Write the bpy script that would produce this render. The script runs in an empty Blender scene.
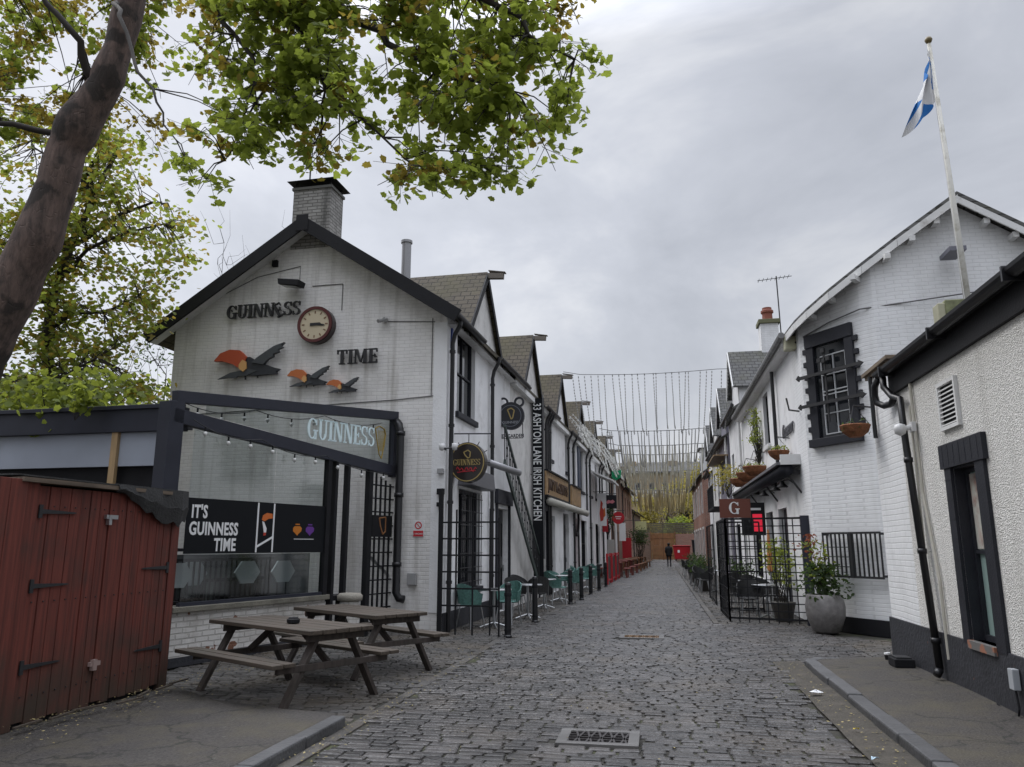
import bpy, math, random
from mathutils import Vector, Matrix, noise
R = math.radians
random.seed(7)
scene = bpy.context.scene
COL = scene.collection

# ---------------- camera ----------------
F_PX, W_PX, H_PX = 770.0, 1024, 767
cam_d = bpy.data.cameras.new('camera')
cam_d.sensor_width = 36.0
cam_d.lens = F_PX / W_PX * 36.0
cam_d.clip_start = 0.05
cam_d.clip_end = 2000
cam = bpy.data.objects.new('camera', cam_d)
COL.objects.link(cam)
cam.location = (0, 0, 1.6)
cam.rotation_euler = (R(90 + 11.8455), 0, R(10.6537))
scene.camera = cam

# ---------------- sky, sun, exposure ----------------
SUN_EL, SUN_AZ = 48.0, -62.0          # azimuth from +Y towards +X
world = bpy.data.worlds.new('World')
scene.world = world
world.use_nodes = True
nt = world.node_tree
nt.nodes.clear()
wo = nt.nodes.new('ShaderNodeOutputWorld')
bg = nt.nodes.new('ShaderNodeBackground')
sky = nt.nodes.new('ShaderNodeTexSky')
sky.sky_type = 'NISHITA'
sky.sun_disc = False
sky.sun_elevation = R(SUN_EL)
sky.sun_rotation = R(SUN_AZ)
sky.air_density = 1.5
sky.dust_density = 3.0
tc = nt.nodes.new('ShaderNodeTexCoord')
mp = nt.nodes.new('ShaderNodeMapping')
mp.inputs['Scale'].default_value = (1.0, 1.0, 1.9)
mp.inputs['Rotation'].default_value = (0.25, 0.2, 0.6)
nz = nt.nodes.new('ShaderNodeTexNoise')
nz.inputs['Scale'].default_value = 2.3
nz.inputs['Detail'].default_value = 6
nz.inputs['Roughness'].default_value = 0.58
nz.inputs['Distortion'].default_value = 0.35
cr = nt.nodes.new('ShaderNodeValToRGB')
cr.color_ramp.elements[0].position = 0.30
cr.color_ramp.elements[0].color = (3.9, 4.1, 4.6, 1)
cr.color_ramp.elements[1].position = 0.68
cr.color_ramp.elements[1].color = (6.9, 7.0, 7.3, 1)
e = cr.color_ramp.elements.new(0.5)
e.color = (5.0, 5.2, 5.75, 1)
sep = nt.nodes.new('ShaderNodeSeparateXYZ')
mr = nt.nodes.new('ShaderNodeMapRange')  # zenith glow added, mostly above the view, to brighten the walls
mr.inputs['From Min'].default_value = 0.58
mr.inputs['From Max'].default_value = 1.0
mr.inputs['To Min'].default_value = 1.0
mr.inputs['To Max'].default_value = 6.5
mul = nt.nodes.new('ShaderNodeVectorMath'); mul.operation = 'SCALE'
# brighter thin cloud to the left
dot = nt.nodes.new('ShaderNodeVectorMath'); dot.operation = 'DOT_PRODUCT'
a = R(SUN_AZ)
dot.inputs[1].default_value = (math.sin(a) * .85, math.cos(a) * .85, .5)
mr2 = nt.nodes.new('ShaderNodeMapRange')
mr2.inputs['From Min'].default_value = 0.45
mr2.inputs['From Max'].default_value = 1.0
mr2.inputs['To Min'].default_value = 1.0
mr2.inputs['To Max'].default_value = 1.45
mm = nt.nodes.new('ShaderNodeMath'); mm.operation = 'MULTIPLY'
mix = nt.nodes.new('ShaderNodeMix'); mix.data_type = 'RGBA'
mix.inputs['Factor'].default_value = 0.92
L = nt.links.new
L(tc.outputs['Generated'], mp.inputs['Vector'])
L(mp.outputs['Vector'], nz.inputs['Vector'])
L(nz.outputs['Fac'], cr.inputs['Fac'])
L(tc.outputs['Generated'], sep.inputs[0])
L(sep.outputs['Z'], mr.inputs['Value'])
L(tc.outputs['Generated'], dot.inputs[0])
L(dot.outputs['Value'], mr2.inputs['Value'])
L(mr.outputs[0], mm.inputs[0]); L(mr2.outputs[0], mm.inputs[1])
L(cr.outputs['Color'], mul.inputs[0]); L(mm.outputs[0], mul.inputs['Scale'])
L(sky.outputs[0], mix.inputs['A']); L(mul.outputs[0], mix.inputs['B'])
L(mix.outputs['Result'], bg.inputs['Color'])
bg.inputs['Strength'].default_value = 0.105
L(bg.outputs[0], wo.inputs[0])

sun_d = bpy.data.lights.new('sun', 'SUN')
sun_d.energy = 0.9
sun_d.angle = R(25)
sun_d.color = (1.0, 0.96, 0.9)
sun = bpy.data.objects.new('sun', sun_d)
COL.objects.link(sun)
sd = Vector((math.sin(a) * math.cos(R(SUN_EL)), math.cos(a) * math.cos(R(SUN_EL)), math.sin(R(SUN_EL))))
sun.rotation_euler = (-sd).to_track_quat('-Z', 'Y').to_euler()

vs = scene.view_settings
vs.view_transform = 'Standard'; vs.look = 'None'; vs.gamma = 1.0; vs.use_curve_mapping = False
vs.exposure = 0.12
scene.cycles.max_bounces = 6
scene.cycles.transparent_max_bounces = 12

# ---------------- materials ----------------
MATS = {}
def mat(name, color, rough=.7, metal=0.0, var=0.0, vscale=3.0, bump=0.0, bscale=40.0, spec=.5, emit=None, dirt=None, dscale=1.2, dlo=.5, dhi=.7, island=0.0, transl=None):
    if name in MATS: return MATS[name]
    m = bpy.data.materials.new(name); m.use_nodes = True
    t = m.node_tree; b = t.nodes['Principled BSDF']
    b.inputs['Roughness'].default_value = rough
    b.inputs['Metallic'].default_value = metal
    b.inputs['Specular IOR Level'].default_value = spec
    b.inputs['Base Color'].default_value = (*color, 1)
    co = t.nodes.new('ShaderNodeTexCoord')
    cur = None
    if var or island:
        n = t.nodes.new('ShaderNodeTexNoise'); n.inputs['Scale'].default_value = vscale; n.inputs['Detail'].default_value = 5
        t.links.new(co.outputs['Object'], n.inputs['Vector'])
        hsv = t.nodes.new('ShaderNodeHueSaturation'); hsv.inputs['Color'].default_value = (*color, 1)
        r = t.nodes.new('ShaderNodeMapRange'); r.inputs['From Min'].default_value = .3; r.inputs['From Max'].default_value = .7
        r.inputs['To Min'].default_value = 1 - var; r.inputs['To Max'].default_value = 1 + var
        t.links.new(n.outputs['Fac'], r.inputs['Value'])
        val = r.outputs[0]
        if island:
            g = t.nodes.new('ShaderNodeNewGeometry')
            r2 = t.nodes.new('ShaderNodeMapRange'); r2.inputs['To Min'].default_value = 1 - island; r2.inputs['To Max'].default_value = 1 + island
            t.links.new(g.outputs['Random Per Island'], r2.inputs['Value'])
            mu = t.nodes.new('ShaderNodeMath'); mu.operation = 'MULTIPLY'
            t.links.new(val, mu.inputs[0]); t.links.new(r2.outputs[0], mu.inputs[1]); val = mu.outputs[0]
        t.links.new(val, hsv.inputs['Value'])
        cur = hsv.outputs[0]
    if dirt:
        n2 = t.nodes.new('ShaderNodeTexNoise'); n2.inputs['Scale'].default_value = dscale; n2.inputs['Detail'].default_value = 7; n2.inputs['Roughness'].default_value = .65
        t.links.new(co.outputs['Object'], n2.inputs['Vector'])
        r3 = t.nodes.new('ShaderNodeMapRange'); r3.inputs['From Min'].default_value = dlo; r3.inputs['From Max'].default_value = dhi
        t.links.new(n2.outputs['Fac'], r3.inputs['Value'])
        mx = t.nodes.new('ShaderNodeMix'); mx.data_type = 'RGBA'
        t.links.new(r3.outputs[0], mx.inputs['Factor'])
        if cur: t.links.new(cur, mx.inputs['A'])
        else: mx.inputs['A'].default_value = (*color, 1)
        mx.inputs['B'].default_value = (*dirt, 1)
        cur = mx.outputs['Result']
    if cur: t.links.new(cur, b.inputs['Base Color'])
    if bump:
        n3 = t.nodes.new('ShaderNodeTexNoise'); n3.inputs['Scale'].default_value = bscale; n3.inputs['Detail'].default_value = 4
        t.links.new(co.outputs['Object'], n3.inputs['Vector'])
        bp = t.nodes.new('ShaderNodeBump'); bp.inputs['Strength'].default_value = bump; bp.inputs['Distance'].default_value = .02
        t.links.new(n3.outputs['Fac'], bp.inputs['Height']); t.links.new(bp.outputs[0], b.inputs['Normal'])
    if emit:
        b.inputs['Emission Color'].default_value = (*emit[:3], 1); b.inputs['Emission Strength'].default_value = emit[3]
    if transl:
        tr = t.nodes.new('ShaderNodeBsdfTranslucent'); tr.inputs['Color'].default_value = (*transl, 1)
        if cur:
            sc = t.nodes.new('ShaderNodeMix'); sc.data_type = 'RGBA'; sc.blend_type = 'MIX'; sc.inputs['Factor'].default_value = .55
            t.links.new(cur, sc.inputs['A']); sc.inputs['B'].default_value = (*transl, 1)
            t.links.new(sc.outputs['Result'], tr.inputs['Color'])
        ms = t.nodes.new('ShaderNodeMixShader'); ms.inputs[0].default_value = .52
        out = t.nodes['Material Output']
        t.links.new(b.outputs[0], ms.inputs[1]); t.links.new(tr.outputs[0], ms.inputs[2]); t.links.new(ms.outputs[0], out.inputs[0])
    MATS[name] = m
    return m

def brick_mat(name, c1, c2, mortar, bw=.225, bh=.075, msize=.012, bump=.6, dirt=(.25, .24, .22), amount=.35, exposed=None, rough=.65, streak=.25, u_axis='XY'):
    """bricks laid in courses; u = x + y of the object, v = z, so it runs true on any upright wall"""
    if name in MATS: return MATS[name]
    m = bpy.data.materials.new(name); m.use_nodes = True
    t = m.node_tree; b = t.nodes['Principled BSDF']; N = t.nodes.new; K = t.links.new
    b.inputs['Roughness'].default_value = rough
    b.inputs['Specular IOR Level'].default_value = .3
    co = N('ShaderNodeTexCoord'); s = N('ShaderNodeSeparateXYZ'); K(co.outputs['Object'], s.inputs[0])
    ad = N('ShaderNodeMath'); ad.operation = 'ADD'; [K(s.outputs[a_], ad.inputs[i_]) for i_, a_ in enumerate(u_axis)]; ad.inputs[1].default_value = 0.0
    # hand-laid courses wander a little
    wn = N('ShaderNodeTexNoise'); wn.inputs['Scale'].default_value = 1.3; wn.inputs['Detail'].default_value = 3; K(co.outputs['Object'], wn.inputs['Vector'])
    wm = N('ShaderNodeMath'); wm.operation = 'MULTIPLY_ADD'; wm.inputs[1].default_value = .05; K(wn.outputs['Fac'], wm.inputs[0]); K(s.outputs['Z'], wm.inputs[2])
    cb = N('ShaderNodeCombineXYZ'); K(ad.outputs[0], cb.inputs[0]); K(wm.outputs[0], cb.inputs[1])
    br = N('ShaderNodeTexBrick'); K(cb.outputs[0], br.inputs['Vector'])
    br.inputs['Scale'].default_value = 1.0
    br.inputs['Brick Width'].default_value = bw; br.inputs['Row Height'].default_value = bh
    br.inputs['Mortar Size'].default_value = msize; br.inputs['Mortar Smooth'].default_value = .4
    br.inputs['Color1'].default_value = (*c1, 1); br.inputs['Color2'].default_value = (*c2, 1); br.inputs['Mortar'].default_value = (*mortar, 1)
    cur = br.outputs['Color']
    # broad weathering
    n1 = N('ShaderNodeTexNoise'); n1.inputs['Scale'].default_value = .9; n1.inputs['Detail'].default_value = 8; n1.inputs['Roughness'].default_value = .68; K(co.outputs['Object'], n1.inputs['Vector'])
    r1 = N('ShaderNodeMapRange'); r1.inputs['From Min'].default_value = .48; r1.inputs['From Max'].default_value = .78; r1.inputs['To Max'].default_value = amount; K(n1.outputs['Fac'], r1.inputs['Value'])
    m1 = N('ShaderNodeMix'); m1.data_type = 'RGBA'; K(r1.outputs[0], m1.inputs['Factor']); K(cur, m1.inputs['A']); m1.inputs['B'].default_value = (*dirt, 1); cur = m1.outputs['Result']
    # vertical rain streaks
    mpn = N('ShaderNodeMapping'); mpn.inputs['Scale'].default_value = (5, 5, .35); K(co.outputs['Object'], mpn.inputs['Vector'])
    n2 = N('ShaderNodeTexNoise'); n2.inputs['Scale'].default_value = 1.0; n2.inputs['Detail'].default_value = 5; K(mpn.outputs[0], n2.inputs['Vector'])
    r2 = N('ShaderNodeMapRange'); r2.inputs['From Min'].default_value = .52; r2.inputs['From Max'].default_value = .8; r2.inputs['To Max'].default_value = streak; K(n2.outputs['Fac'], r2.inputs['Value'])
    m2 = N('ShaderNodeMix'); m2.data_type = 'RGBA'; K(r2.outputs[0], m2.inputs['Factor']); K(cur, m2.inputs['A']); m2.inputs['B'].default_value = (*dirt, 1); cur = m2.outputs['Result']
    if exposed:
        n3 = N('ShaderNodeTexNoise'); n3.inputs['Scale'].default_value = 3.2; n3.inputs['Detail'].default_value = 4; K(co.outputs['Object'], n3.inputs['Vector'])
        r3 = N('ShaderNodeMapRange'); r3.inputs['From Min'].default_value = exposed[3]; r3.inputs['From Max'].default_value = exposed[3] + .02; K(n3.outputs['Fac'], r3.inputs['Value'])
        m3 = N('ShaderNodeMix'); m3.data_type = 'RGBA'; K(r3.outputs[0], m3.inputs['Factor']); K(cur, m3.inputs['A']); m3.inputs['B'].default_value = (*exposed[:3], 1); cur = m3.outputs['Result']
    K(cur, b.inputs['Base Color'])
    # bump: joints + rough faces
    n4 = N('ShaderNodeTexNoise'); n4.inputs['Scale'].default_value = 22; n4.inputs['Detail'].default_value = 4; K(co.outputs['Object'], n4.inputs['Vector'])
    h = N('ShaderNodeMath'); h.operation = 'MULTIPLY_ADD'; h.inputs[1].default_value = .35; K(n4.outputs['Fac'], h.inputs[0])
    inv = N('ShaderNodeMath'); inv.operation = 'SUBTRACT'; inv.inputs[0].default_value = 1.0; K(br.outputs['Fac'], inv.inputs[1]); K(inv.outputs[0], h.inputs[2])
    bp = N('ShaderNodeBump'); bp.inputs['Strength'].default_value = bump; bp.inputs['Distance'].default_value = .012; K(h.outputs[0], bp.inputs['Height']); K(bp.outputs[0], b.inputs['Normal'])
    MATS[name] = m
    return m

def render_mat(name, color, pebble=True):
    """roughcast (harled) render"""
    if name in MATS: return MATS[name]
    m = bpy.data.materials.new(name); m.use_nodes = True
    t = m.node_tree; b = t.nodes['Principled BSDF']; N = t.nodes.new; K = t.links.new
    b.inputs['Roughness'].default_value = .85
    co = N('ShaderNodeTexCoord')
    v = N('ShaderNodeTexVoronoi'); v.inputs['Scale'].default_value = 70; K(co.outputs['Object'], v.inputs['Vector'])
    n = N('ShaderNodeTexNoise'); n.inputs['Scale'].default_value = 30; n.inputs['Detail'].default_value = 6; n.inputs['Roughness'].default_value = .7; K(co.outputs['Object'], n.inputs['Vector'])
    r = N('ShaderNodeMapRange'); r.inputs['From Min'].default_value = .42; r.inputs['From Max'].default_value = .66; K(n.outputs['Fac'], r.inputs['Value'])
    mx = N('ShaderNodeMix'); mx.data_type = 'RGBA'; K(r.outputs[0], mx.inputs['Factor'])
    mx.inputs['A'].default_value = (*color, 1); mx.inputs['B'].default_value = (*[c * .68 for c in color], 1)
    mpn = N('ShaderNodeMapping'); mpn.inputs['Scale'].default_value = (3, 3, .4); K(co.outputs['Object'], mpn.inputs['Vector'])
    n2 = N('ShaderNodeTexNoise'); n2.inputs['Scale'].default_value = .9; n2.inputs['Detail'].default_value = 5; K(mpn.outputs[0], n2.inputs['Vector'])
    r2 = N('ShaderNodeMapRange'); r2.inputs['From Min'].default_value = .5; r2.inputs['From Max'].default_value = .8; r2.inputs['To Max'].default_value = .4; K(n2.outputs['Fac'], r2.inputs['Value'])
    m2 = N('ShaderNodeMix'); m2.data_type = 'RGBA'; K(r2.outputs[0], m2.inputs['Factor']); K(mx.outputs['Result'], m2.inputs['A']); m2.inputs['B'].default_value = (.3, .28, .25, 1)
    K(m2.outputs['Result'], b.inputs['Base Color'])
    ad = N('ShaderNodeMath'); ad.operation = 'ADD'; K(v.outputs['Distance'], ad.inputs[0]); K(n.outputs['Fac'], ad.inputs[1])
    bp = N('ShaderNodeBump'); bp.inputs['Strength'].default_value = .7; bp.inputs['Distance'].default_value = .02; K(ad.outputs[0], bp.inputs['Height']); K(bp.outputs[0], b.inputs['Normal'])
    MATS[name] = m
    return m

def wood_mat(name, color, axis='Z', rough=.7, amount=.4, algae=None):
    if name in MATS: return MATS[name]
    m = bpy.data.materials.new(name); m.use_nodes = True
    t = m.node_tree; b = t.nodes['Principled BSDF']; N = t.nodes.new; K = t.links.new
    b.inputs['Roughness'].default_value = rough
    co = N('ShaderNodeTexCoord'); mpn = N('ShaderNodeMapping')
    sc = {'X': (1.2, 30, 30), 'Y': (30, 1.2, 30), 'Z': (30, 30, 1.2)}[axis]
    mpn.inputs['Scale'].default_value = sc; K(co.outputs['Object'], mpn.inputs['Vector'])
    n = N('ShaderNodeTexNoise'); n.inputs['Scale'].default_value = 1; n.inputs['Detail'].default_value = 6; K(mpn.outputs[0], n.inputs['Vector'])
    r = N('ShaderNodeMapRange'); r.inputs['From Min'].default_value = .3; r.inputs['From Max'].default_value = .72; K(n.outputs['Fac'], r.inputs['Value'])
    mx = N('ShaderNodeMix'); mx.data_type = 'RGBA'; K(r.outputs[0], mx.inputs['Factor'])
    mx.inputs['A'].default_value = (*[c * (1 + amount) for c in color], 1); mx.inputs['B'].default_value = (*[c * (1 - amount) for c in color], 1)
    n2 = N('ShaderNodeTexNoise'); n2.inputs['Scale'].default_value = 2.2; n2.inputs['Detail'].default_value = 6; K(co.outputs['Object'], n2.inputs['Vector'])
    r2 = N('ShaderNodeMapRange'); r2.inputs['From Min'].default_value = .5; r2.inputs['From Max'].default_value = .75; r2.inputs['To Max'].default_value = .7; K(n2.outputs['Fac'], r2.inputs['Value'])
    m2 = N('ShaderNodeMix'); m2.data_type = 'RGBA'; K(r2.outputs[0], m2.inputs['Factor']); K(mx.outputs['Result'], m2.inputs['A']); m2.inputs['B'].default_value = (*(algae or [c * .5 for c in color]), 1)
    K(m2.outputs['Result'], b.inputs['Base Color'])
    bp = N('ShaderNodeBump'); bp.inputs['Strength'].default_value = .4; bp.inputs['Distance'].default_value = .006; K(n.outputs['Fac'], bp.inputs['Height']); K(bp.outputs[0], b.inputs['Normal'])
    MATS[name] = m
    return m

def glass_mat(name, tint=(.66, .71, .70), gloss=.12, rough=.05):
    if name in MATS: return MATS[name]
    m = bpy.data.materials.new(name); m.use_nodes = True
    t = m.node_tree; N = t.nodes.new; K = t.links.new
    t.nodes.remove(t.nodes['Principled BSDF'])
    tr = N('ShaderNodeBsdfTransparent'); tr.inputs[0].default_value = (*tint, 1)
    gl = N('ShaderNodeBsdfGlossy'); gl.inputs['Roughness'].default_value = rough
    fr = N('ShaderNodeFresnel'); fr.inputs['IOR'].default_value = 1.33
    ad = N('ShaderNodeMath'); ad.operation = 'ADD'; ad.inputs[1].default_value = gloss; K(fr.outputs[0], ad.inputs[0])
    ms = N('ShaderNodeMixShader'); K(ad.outputs[0], ms.inputs[0]); K(tr.outputs[0], ms.inputs[1]); K(gl.outputs[0], ms.inputs[2])
    K(ms.outputs[0], t.nodes['Material Output'].inputs[0])
    MATS[name] = m
    return m

WHITE_BRICK = brick_mat('painted brick grey white', (.76, .745, .725), (.73, .715, .70), (.66, .645, .63), dirt=(.33, .31, .275), amount=.5, streak=.75, bump=.45, msize=.009)
WHITE_BRICK_R = brick_mat('painted brick cool white', (.78, .785, .79), (.755, .76, .765), (.68, .685, .69), dirt=(.42, .42, .41), amount=.5, bump=.5, msize=.009)
WORN_BRICK = brick_mat('worn painted brick', (.70, .68, .65), (.60, .58, .55), (.50, .48, .45), dirt=(.2, .17, .14), amount=.75, exposed=(.2, .095, .06, .61), bump=1, msize=.012)
RED_BRICK = brick_mat('red brick', (.23, .09, .06), (.30, .13, .085), (.3, .27, .24))
BROWN_BRICK = brick_mat('brown brick', (.20, .12, .085), (.26, .16, .11), (.24, .2, .17))
TAN_STONE = brick_mat('tan sandstone', (.34, .26, .17), (.40, .31, .20), (.25, .2, .14), bw=.7, bh=.35, msize=.02)
CHIMNEY_BRICK = brick_mat('sooty painted brick', (.34, .33, .31), (.26, .25, .235), (.14, .135, .125), dirt=(.05, .05, .045), amount=1.0, streak=.8)
WHITE = mat('white render', (.76, .76, .765), .8, var=.06, vscale=2, bump=.35, bscale=30, dirt=(.36, .35, .33), dscale=1.3, dlo=.56, dhi=.85)
WHITE2 = mat('grey white render', (.62, .61, .59), .8, var=.08, vscale=2, bump=.35, bscale=30, dirt=(.3, .29, .27), dscale=1.6, dlo=.5, dhi=.85)
TRIM_WHITE = mat('white trim paint', (.66, .66, .65), .5, var=.08, dirt=(.3, .28, .25), dscale=3, dlo=.55, dhi=.8)
BLACK = mat('black gloss paint', (.009, .009, .011), .38, var=.2)
BLACK_MATT = mat('black matt paint', (.011, .011, .013), .65, spec=.25, var=.2, bump=.15)
CHARCOAL = mat('charcoal paint', (.019, .02, .026), .55, spec=.3, var=.15, vscale=5, bump=.2, bscale=50)
SLATE_BLUE = mat('dark slate frame paint', (.026, .028, .040), .5, spec=.3, var=.12)
PLINTH = mat('charcoal plinth paint', (.027, .028, .034), .6, var=.2, vscale=4, bump=.5, bscale=25, dirt=(.28, .12, .07), dscale=3.3, dlo=.68, dhi=.69)
ROUGHCAST = render_mat('roughcast render', (.76, .745, .71))
GLASS_DARK = mat('dark window glass', (.012, .014, .017), .06, spec=.8)
GLASS_MID = mat('grey window glass', (.10, .12, .13), .08, spec=.8)
GLASS = glass_mat('clear glass')
STEEL = mat('galvanised steel', (.45, .46, .47), .35, metal=.9)
IRON = mat('dark iron', (.03, .03, .032), .55, metal=.3)
RED_WOOD = wood_mat('red stained boards', (.118, .026, .017), 'Z', .8, .45, (.04, .024, .018))
def muddy(m, z0, z1, c):
    """splashed mud and algae climbing unevenly from the ground"""
    t = m.node_tree; b = t.nodes['Principled BSDF']; src = b.inputs['Base Color'].links[0].from_socket; N = t.nodes.new; K = t.links.new
    co = N('ShaderNodeTexCoord'); sp = N('ShaderNodeSeparateXYZ'); K(co.outputs['Object'], sp.inputs[0])
    n = N('ShaderNodeTexNoise'); n.inputs['Scale'].default_value = 3.5; n.inputs['Detail'].default_value = 6; K(co.outputs['Object'], n.inputs['Vector'])
    a_ = N('ShaderNodeMath'); a_.operation = 'MULTIPLY_ADD'; a_.inputs[1].default_value = -1.1; K(n.outputs['Fac'], a_.inputs[0]); K(sp.outputs['Z'], a_.inputs[2])
    r_ = N('ShaderNodeMapRange'); r_.inputs['From Min'].default_value = z0 - .5; r_.inputs['From Max'].default_value = z1 - .5; r_.inputs['To Min'].default_value = .8; r_.inputs['To Max'].default_value = 0; K(a_.outputs[0], r_.inputs['Value'])
    mx = N('ShaderNodeMix'); mx.data_type = 'RGBA'; K(r_.outputs[0], mx.inputs['Factor']); K(src, mx.inputs['A']); mx.inputs['B'].default_value = (*c, 1); K(mx.outputs['Result'], b.inputs['Base Color'])
muddy(RED_WOOD, .0, .75, (.035, .028, .018))
OLD_WOOD = wood_mat('weathered bench wood', (.06, .046, .034), 'X', .75, .35, (.05, .047, .035))
OLD_WOOD_Z = wood_mat('weathered leg wood', (.045, .035, .03), 'Z', .75, .35, (.03, .028, .022))
TIMBER = wood_mat('pale timber', (.4, .27, .14), 'Z', .7, .2)
GATE_WOOD = wood_mat('brown gate wood', (.22, .10, .04), 'Z', .6, .25)

def tile_mat(name, c1, c2, moss, u_axis='Y'):
    """roof tiles: rows across the slope, each row tilted; keyed to height"""
    m = brick_mat(name, c1, c2, tuple(c * .3 for c in c1), bw=.24, bh=.14, msize=.012, dirt=moss, amount=.95, streak=.1, bump=1.0, rough=.8, u_axis=u_axis)
    return m
TILE = tile_mat('mossy brown roof tiles', (.062, .052, .038), (.088, .073, .052), (.075, .068, .03))
TILE_D = tile_mat('mossy dormer roof tiles', (.062, .052, .038), (.088, .073, .052), (.075, .068, .03), 'X')
SLATE_D = tile_mat('grey dormer slates', (.085, .085, .085), (.12, .12, .12), (.10, .10, .07), 'X')
SLATE = tile_mat('grey roof slates', (.085, .085, .085), (.12, .12, .12), (.10, .10, .07))

# ---------------- mesh helpers ----------------
class MB:
    def __init__(self): self.v = []; self.f = []
    def poly(self, pts):
        n = len(self.v); self.v += [tuple(p) for p in pts]; self.f.append(tuple(range(n, n + len(pts))))
    def hexa(self, p):
        """8 corners: bottom loop 0-3, top loop 4-7"""
        n = len(self.v); self.v += [tuple(q) for q in p]
        for f in ((3, 2, 1, 0), (4, 5, 6, 7), (0, 1, 5, 4), (1, 2, 6, 5), (2, 3, 7, 6), (3, 0, 4, 7)): self.f.append(tuple(n + i for i in f))
        return self
    def box(self, x0, x1, y0, y1, z0, z1, F=None):
        p = [(x0, y0, z0), (x1, y0, z0), (x1, y1, z0), (x0, y1, z0), (x0, y0, z1), (x1, y0, z1), (x1, y1, z1), (x0, y1, z1)]
        if F: p = [F(*q) for q in p]
        return self.hexa(p)
    def beam(self, p, q, w, h, up=(0, 0, 1)):
        p, q = Vector(p), Vector(q); d = (q - p).normalized(); up = Vector(up)
        if abs(d.dot(up)) > .98: up = Vector((1, 0, 0))
        s = d.cross(up).normalized(); u = s.cross(d).normalized()
        c = []
        for e in (p, q):
            c.append([e - s * w / 2 - u * h / 2, e + s * w / 2 - u * h / 2, e + s * w / 2 + u * h / 2, e - s * w / 2 + u * h / 2])
        a, b = c
        return self.hexa([a[0], a[1], b[1], b[0], a[3], a[2], b[2], b[3]])
    def tube(self, pts, r, n=8, cap=True):
        pts = [Vector(p) for p in pts]; rs = r if isinstance(r, (list, tuple)) else [r] * len(pts)
        base = len(self.v); prev = None
        for i, p in enumerate(pts):
            d = (pts[min(i + 1, len(pts) - 1)] - pts[max(i - 1, 0)])
            if d.length < 1e-9: d = Vector((0, 0, 1))
            d.normalize()
            if prev is None:
                up = Vector((0, 0, 1)) if abs(d.z) < .9 else Vector((1, 0, 0))
                s = d.cross(up).normalized()
            else:
                s = (prev - d * prev.dot(d)).normalized()
            prev = s; u = d.cross(s)
            for k in range(n):
                t = 2 * math.pi * k / n
                self.v.append(tuple(p + (s * math.cos(t) + u * math.sin(t)) * rs[i]))
        for i in range(len(pts) - 1):
            for k in range(n):
                a = base + i * n + k; b = base + i * n + (k + 1) % n
                self.f.append((a, b, b + n, a + n))
        if cap:
            self.f.append(tuple(base + k for k in reversed(range(n))))
            self.f.append(tuple(base + (len(pts) - 1) * n + k for k in range(n)))
        return self
    def lathe(self, prof, c=(0, 0, 0), n=20):
        c = Vector(c); base = len(self.v)
        for r, z in prof:
            for k in range(n):
                t = 2 * math.pi * k / n; self.v.append((c.x + r * math.cos(t), c.y + r * math.sin(t), c.z + z))
        for i in range(len(prof) - 1):
            for k in range(n):
                a = base + i * n + k; b = base + i * n + (k + 1) % n
                self.f.append((a, b, b + n, a + n))
        self.f.append(tuple(base + k for k in reversed(range(n)))); self.f.append(tuple(base + (len(prof) - 1) * n + k for k in range(n)))
        return self
    def prism(self, outline, F, d0, d1):
        """outline in (u, z), extruded along d through F(u, z, d)"""
        n = len(outline); b = len(self.v)
        self.v += [tuple(F(u, z, d0)) for u, z in outline] + [tuple(F(u, z, d1)) for u, z in outline]
        self.f.append(tuple(b + i for i in range(n))); self.f.append(tuple(b + n + i for i in reversed(range(n))))
        for i in range(n):
            j = (i + 1) % n; self.f.append((b + i, b + n + i, b + n + j, b + j))
        return self
    def fbox(self, F, u0, u1, z0, z1, d0, d1):
        return self.hexa([F(u0, z0, d0), F(u1, z0, d0), F(u1, z0, d1), F(u0, z0, d1), F(u0, z1, d0), F(u1, z1, d0), F(u1, z1, d1), F(u0, z1, d1)])
    def build(self, name, m, parent=None, smooth=False, bevel=0.0):
        me = bpy.data.meshes.new(name); me.from_pydata(self.v, [], self.f); me.update()
        if smooth:
            for p in me.polygons: p.use_smooth = True
        me.materials.append(m)
        o = bpy.data.objects.new(name, me); COL.objects.link(o)
        if parent: o.parent = parent
        # consistent normals
        import bmesh
        bm = bmesh.new(); bm.from_mesh(me); bmesh.ops.recalc_face_normals(bm, faces=bm.faces); bm.to_mesh(me); bm.free()
        if bevel:
            md = o.modifiers.new('bevel', 'BEVEL'); md.width = bevel; md.segments = 2; md.limit_method = 'ANGLE'
        return o

def thing(name, label, cat, loc=(0, 0, 0), rz=0, group=None, parent=None):
    o = bpy.data.objects.new(name, None); COL.objects.link(o)
    o.location = loc; o.rotation_euler = (0, 0, rz); o.empty_display_size = .2
    o['label'] = label; o['category'] = cat
    if group: o['group'] = group
    return o
def tag(o, label, cat, group=None):
    o['label'] = label; o['category'] = cat
    if group: o['group'] = group
    return o
def struct(o): o['kind'] = 'structure'; return o
def dup(root, loc, rz=None, label=None):
    r = root.copy(); COL.objects.link(r); r.location = loc
    if rz is not None: r.rotation_euler = (0, 0, rz)
    if label: r['label'] = label
    for ch in list(root.children):
        c = ch.copy(); COL.objects.link(c); c.parent = r
        for g in ch.children:
            d = g.copy(); COL.objects.link(d); d.parent = c
    return r

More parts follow.
